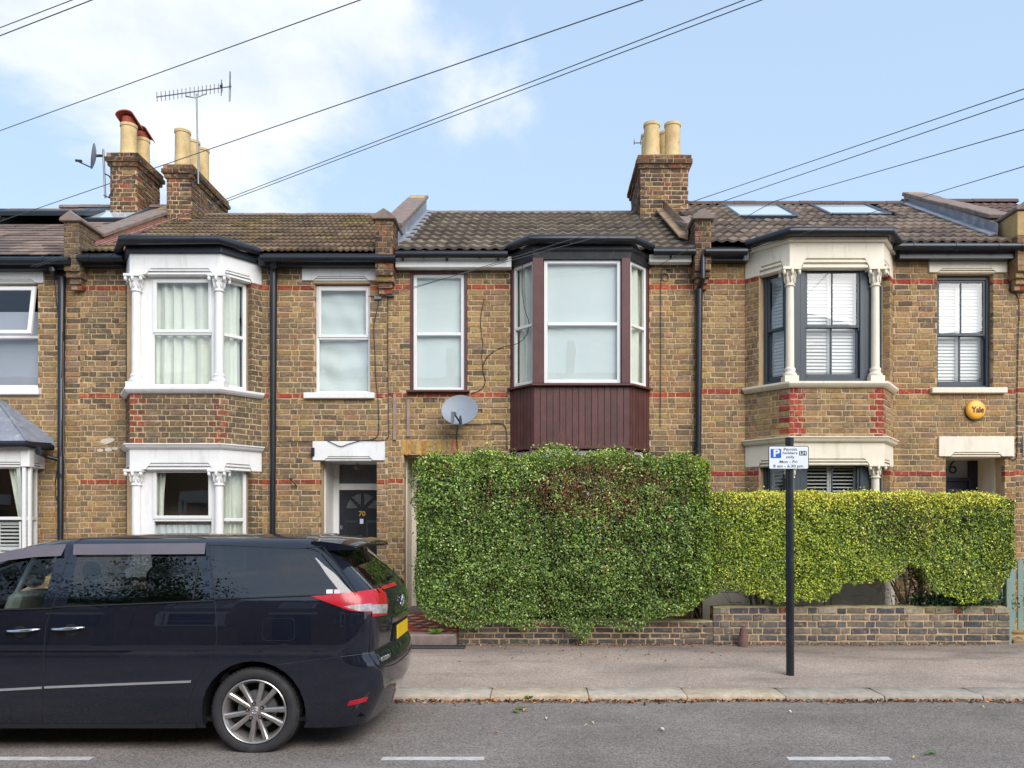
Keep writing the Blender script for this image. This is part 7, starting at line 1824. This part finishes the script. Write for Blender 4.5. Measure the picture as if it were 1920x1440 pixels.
for lab, A, B, C_ in (('upper of the twin wires rising from the left eaves to the top centre', (58, 500), (430, 371), (1395, 0)), ('lower of the twin wires rising from the left eaves to the top centre', (66, 501), (432, 375), (1428, 0)),
                      ('upper of two wires from the middle house wall bracket rising to the right edge', (735, 553), (1290, 381), (1920, 167)), ('lower of two wires from the middle house wall bracket rising to the right edge', (706, 557), (1319, 390), (1920, 185)),
                      ('wire rising over the right roof skylights from the middle chimney parapet', (1237, 497), (1450, 378), (1920, 243)), ('lowest wire crossing the right roof to the right edge', (1400, 470), (1698, 379), (1920, 312))):
    q = ext(B, C_, 3.2); d = ext(B, C_, 1.0); wire(lab, [(A[0], A[1], -.3), (B[0], B[1], -1.6), (q[0], q[1], -9.3)], .0058)
def wall_cable(label, pts, r=.006, y=-.012, mat='wire'):
    P = [Vector((X(p[0], p[2] if len(p) > 2 else y), p[2] if len(p) > 2 else y, Z(p[1], p[2] if len(p) > 2 else y))) for p in pts]; q = []
    n = len(P)
    for i in range(n-1):                                    # Catmull-Rom through the clips
        p0, p1, p2, p3 = P[max(0, i-1)], P[i], P[i+1], P[min(n-1, i+2)]
        for k in range(6):
            t = k/6; q.append(tuple(.5*((2*p1)+(p2-p0)*t+(2*p0-5*p1+4*p2-p3)*t*t+(3*p1-p0-3*p2+p3)*t**3)))
    q.append(tuple(P[-1])); mb = MB(); mb.tube(q, r, 6); o = mb.build('wall_cable', mat, smooth=True); origin(o, P[0]); tag(o, label, 'cable', 'cables clipped to the house walls')
wall_cable('black cable wandering down the wall right of the white-blind window', [(690, 555), (709, 560), (706, 585), (701, 612), (703, 660), (705, 712), (709, 750), (710, 800), (707, 818), (690, 825), (640, 827), (520, 828)])
wall_cable('straight black cable down the party line to the white door lintel', [(727, 556), (727, 620), (728, 750), (729, 812), (725, 822), (716, 826, -.04), (680, 826, -.045), (655, 832, -.045), (640, 837, -.045), (626, 832, -.045), (614, 826, -.04)])
wall_cable('black cable curling right from the satellite dish to the brown apron', [(870, 796), (900, 796), (935, 794), (946, 798), (950, 812), (951, 842)])
wall_cable('short black cable hanging straight down from the satellite dish', [(858, 794), (857, 812), (857, 830), (859, 850)])
wall_cable('looping black cable hanging from the brown bay eaves to the wall', [(980, 486, -.32), (979, 540, -.3), (984, 580, -.3), (992, 606, -.3), (986, 630, -.28), (968, 645, -.2), (940, 652), (915, 668), (905, 690), (910, 715), (901, 731), (884, 737)])
wall_cable('thin black cable running down the bricks left of the brown bay', [(908, 560), (904, 580), (901, 604), (905, 640), (904, 668), (905, 690)], .005)
wall_cable('straight black cable with a coil at the top, right of the brown bay', [(1256, 507), (1244, 504), (1240, 512), (1242, 524), (1249, 527), (1254, 520), (1249, 513), (1241, 517), (1239, 540), (1239, 600), (1239, 700), (1238, 770), (1238, 800)], .005)
wall_cable('black cable with a coil beside the right edge of the photograph', [(1898, 470), (1896, 500), (1893, 535), (1898, 548), (1906, 545), (1905, 535), (1895, 537), (1893, 546), (1906, 552), (1911, 575), (1909, 640), (1907, 760), (1906, 856), (1890, 858), (1880, 859)], .006)
wall_cable('loose dark cable hanging beside the left downpipe', [(99, 478, -.2), (101, 500, -.15), (103, 530), (106, 570), (112, 605), (117, 625, -.11), (116, 700, -.115), (112, 730, -.05), (111, 760), (115, 790, -.11), (114, 850, -.115), (104, 900), (105, 930), (112, 950, -.11)], .006)
wall_cable('grey cable running down the front of the left downpipe', [(119, 640, -.11), (118, 700, -.112), (120, 760, -.112), (119, 830, -.112), (121, 870, -.1), (124, 920, -.03), (123, 960), (127, 1010)], .005, mat='greywire')
mb = MB(); mb.box(X(702, -.03), X(715, -.03), -.04, 0, Z(562), Z(557)); mb.box(X(726, -.03), X(739, -.03), -.06, -.0, Z(557), Z(552)); mb.build('wire_hook', 'alu', H2)
# ------------------------------------------------------------------ fallen leaves
def leaves_at(n, fx, fy, fz, size, cols, name):
    x = fx(n); y = fy(n, x); p = np.stack([x, y, fz(x, y)+NP.uniform(.002, .02, n)], 1)
    return leaf_mesh(name, p, jitter_normals(np.tile([0, 0, 1.], (n, 1)), .45), NP.uniform(*size, n), np.array(cols)[NP.choice(len(cols), n)]*NP.uniform(.7, 1.2, (n, 1)), None, 'dead', .5)
DC = [lin(168, 106, 62), lin(192, 128, 78), lin(138, 88, 56), lin(206, 168, 116), lin(98, 64, 44), lin(74, 54, 42)]
leaves_at(3800, lambda n: NP.uniform(-9, 7, n), lambda n, x: YK-.005-np.abs(NP.normal(0, .055, n))*(1+.6*np.sin(x*2.3)*np.sin(x*.9)), lambda x, y: 0*x, (.02, .055), DC, 'leaf_litter')
leaves_at(900, lambda n: NP.uniform(-1.2, 5.9, n), lambda n, x: -1.83-np.abs(NP.normal(0, .05, n)), lambda x, y: .055+(y+4.1)/2.35*.105, (.015, .045), DC, 'leaf_litter')
leaves_at(260, lambda n: NP.normal(.9, 1.0, n), lambda n, x: NP.uniform(-2.9, -1.95, n), lambda x, y: .055+(y+4.1)/2.35*.105, (.012, .04), DC+[lin(200, 190, 170)], 'leaf_litter')
LLAB = ['small brown fallen leaf beside the tail of the people carrier', 'large dull green leaf of the clump lying near the kerb', 'olive leaf at the left of the clump near the kerb', 'tan leaf at the right of the clump near the kerb', 'cream leaf lying alone to the right of the leaf clump', 'pale leaf, upper of the pair in the middle of the road', 'yellowish leaf, lower of the pair in the middle of the road', 'white scrap like leaf in front of the parking sign post', 'green fallen leaf near the right parking dash', 'darker green leaf touching the green leaf near the right parking dash', 'lime yellow leaf near the kerb at the far right', 'small golden leaf at the end of the right parking dash', 'brown leaf near the car bumper on the dark road patch', 'reddish brown leaf above the middle parking dash', 'pale leaf in the middle of the road right of centre']
SING = [(550, 1342, DC[2], .09), (975, 1326, lin(96, 110, 60), .16), (968, 1331, lin(120, 120, 70), .13), (985, 1329, lin(170, 150, 70), .1), (1025, 1345, lin(230, 225, 190), .06), (1110, 1354, lin(226, 220, 170), .06), (1100, 1359, lin(200, 196, 120), .05),
        (1480, 1332, lin(235, 235, 235), .07), (1748, 1410, lin(110, 140, 80), .12), (1742, 1413, lin(90, 120, 70), .09), (1842, 1323, lin(222, 222, 90), .06), (1715, 1421, lin(200, 180, 80), .05), (748, 1368, DC[1], .05), (930, 1374, DC[0], .05), (1240, 1366, lin(225, 220, 205), .09)]
for i, (px, py, col, s) in enumerate(SING):
    D = F*(CZ-.03)/(py-VY); y = D+CY; z = .031 if -8.3 < y < -8.1 else (.03*(1-abs((y+8.2)/3.7)) if y > -8.2 else .02)
    mb = MB(); x = X(px, y); n = 5; a = RD.uniform(0, PI); ca, sa = math.cos(a), math.sin(a); s *= .75; vs = []
    for k in range(n+1):
        t = k/n; w = s*.28*math.sin(PI*(.06+.88*t)); u = s*(t-.5); lift = .012*math.sin(PI*t)
        for q, h in ((-w, .012), (0, .004), (w, .014)): vs.append((x+u*ca-q*sa, y+u*sa+q*ca, z+.004+h+lift))
    mb.add(vs, [(3*k+j, 3*k+3+j, 3*k+4+j, 3*k+1+j) for k in range(n) for j in (0, 1)], col); o = mb.build('fallen_leaf', 'dead', tint=True); origin(o, (x, y, z)); tag(o, LLAB[i], 'leaf', 'loose leaves on the road')
# ------------------------------------------------------------------ the other side of the street (behind the photographer; it shows in the car paint and the glass)
def opposite():
    MT['farbrick'] = pm('far_brick', lin(142, 112, 76), .9, .3, 9, .3, 40)
    MT['farroof'] = pm('far_roof', lin(110, 94, 84), .9, .3, 8)
    def one(x):
        h = thing('terraced_house', 'brick terraced house across the street behind the photographer, seen only as a reflection', 'house', (x, -18, .1), 'houses on the other side of the street'); y = -17.2; w = 2.45
        mb = MB(); mb.box(x-w+.01, x+w-.01, y-7, y, .05, 5.9); mb.build('wall', 'farbrick', h)
        mb = MB(); mb.xprism([(y+.25, 5.85), (y-3.3, 7.9), (y-7.1, 5.85)], x-w, x+w); mb.build('roof', 'farroof', h)
        mb = MB(); mb.zprism([(x-2.0, y), (x-1.6, y+.55), (x-.3, y+.55), (x+.1, y)], .1, 5.7); b = mb.build('bay', 'farbrick', h)
        for z0, z1 in ((1.0, 2.6), (3.9, 5.5)):
            mb = MB(); mb.box(x-1.66, x-.24, y+.5, y+.6, z0-.12, z0); mb.box(x-1.66, x-.24, y+.5, y+.6, z1, z1+.35); mb.build('stone_trim', 'white', b)
            for q in (-1.62, -.34): mb = MB(); mb.tube([(x+q, y+.58, z0), (x+q, y+.58, z1)], .07, 8); mb.build('column', 'white', b)
            mb = MB(); P = Pan((x-.4, y+.57), (x-1.5, y+.57)); rim(mb, P, 0, 1.1, z0, z1, .07, -.02, .03); mb.pbox(P, .07, 1.03, -.02, .03, (z0+z1)/2-.03, (z0+z1)/2+.03); f = mb.build('window', 'upvc', b)
            mb = MB(); mb.pbox(P, .05, 1.05, -.005, .005, z0+.05, z1-.05); mb.build('pane', 'blind' if z0 > 3 else 'rubber', f)
        P = Pan((x+1.75, y+.01), (x+.75, y+.01)); mb = MB(); rim(mb, P, 0, 1, 3.9, 5.5, .07, -.02, .03); mb.pbox(P, .07, .93, -.02, .03, 4.66, 4.74); f = mb.build('window', 'upvc', h); mb = MB(); mb.pbox(P, .05, .95, -.005, .01, 3.95, 5.45); mb.build('pane', 'blind', f)
        mb = MB(); mb.box(x+.75, x+1.75, y-.05, y+.04, .2, 2.3); mb.build('door', 'navy', h); mb = MB(); mb.box(x+.6, x+1.9, y-.05, y+.06, 2.5, 2.85); mb.build('lintel', 'white', h)
        mb = MB(); mb.box(x-w, x+w-1.6, -14.6, -14.4, .05, .85); mb.build('front_wall', 'farbrick', h)
        mb = MB(); mb.box(x-2.6, x-2.3, y-4, y-2.6, 6.5, 9); mb.build('chimney', 'farbrick', h)
    for i in range(-4, 5): one(i*4.9-1.2)
    def tree(x, y, hgt, r, lab):
        o = thing('street_tree', lab, 'tree', (x, y, .1), 'street trees behind the photographer'); mb = MB(); mb.tube([(x, y, 0), (x+.1, y, hgt*.3), (x, y+.1, hgt*.62)], [.16, .12, .07], 8)
        for i in range(7): a = i*.9; mb.tube([(x+.05, y, hgt*(.34+.03*i)), (x+math.cos(a)*r*.8, y+math.sin(a)*r*.8, hgt*(.6+.05*i))], [.06, .02], 6)
        mb.build('trunk', 'bark', o, smooth=True); k = 26000; cl = NP.normal(size=(26, 3))*[r*.5, r*.5, r*.42]+[x, y, hgt*.72]; p = cl[NP.choice(26, k)]+NP.normal(size=(k, 3))*r*.17
        leaf_mesh('crown', p, jitter_normals(np.tile([0, 0, 1.], (k, 1)), .8), NP.uniform(.045, .09, k), np.array([lin(70, 100, 44), lin(92, 124, 56), lin(54, 80, 38)])[NP.choice(3, k)], o)
    tree(-7.2, -13.6, 6.6, 1.9, 'street tree behind the photographer to the left, mirrored in the car windows'); tree(9.5, -13.7, 6.2, 1.7, 'street tree behind the photographer to the right, mirrored in upstairs glass')
opposite()
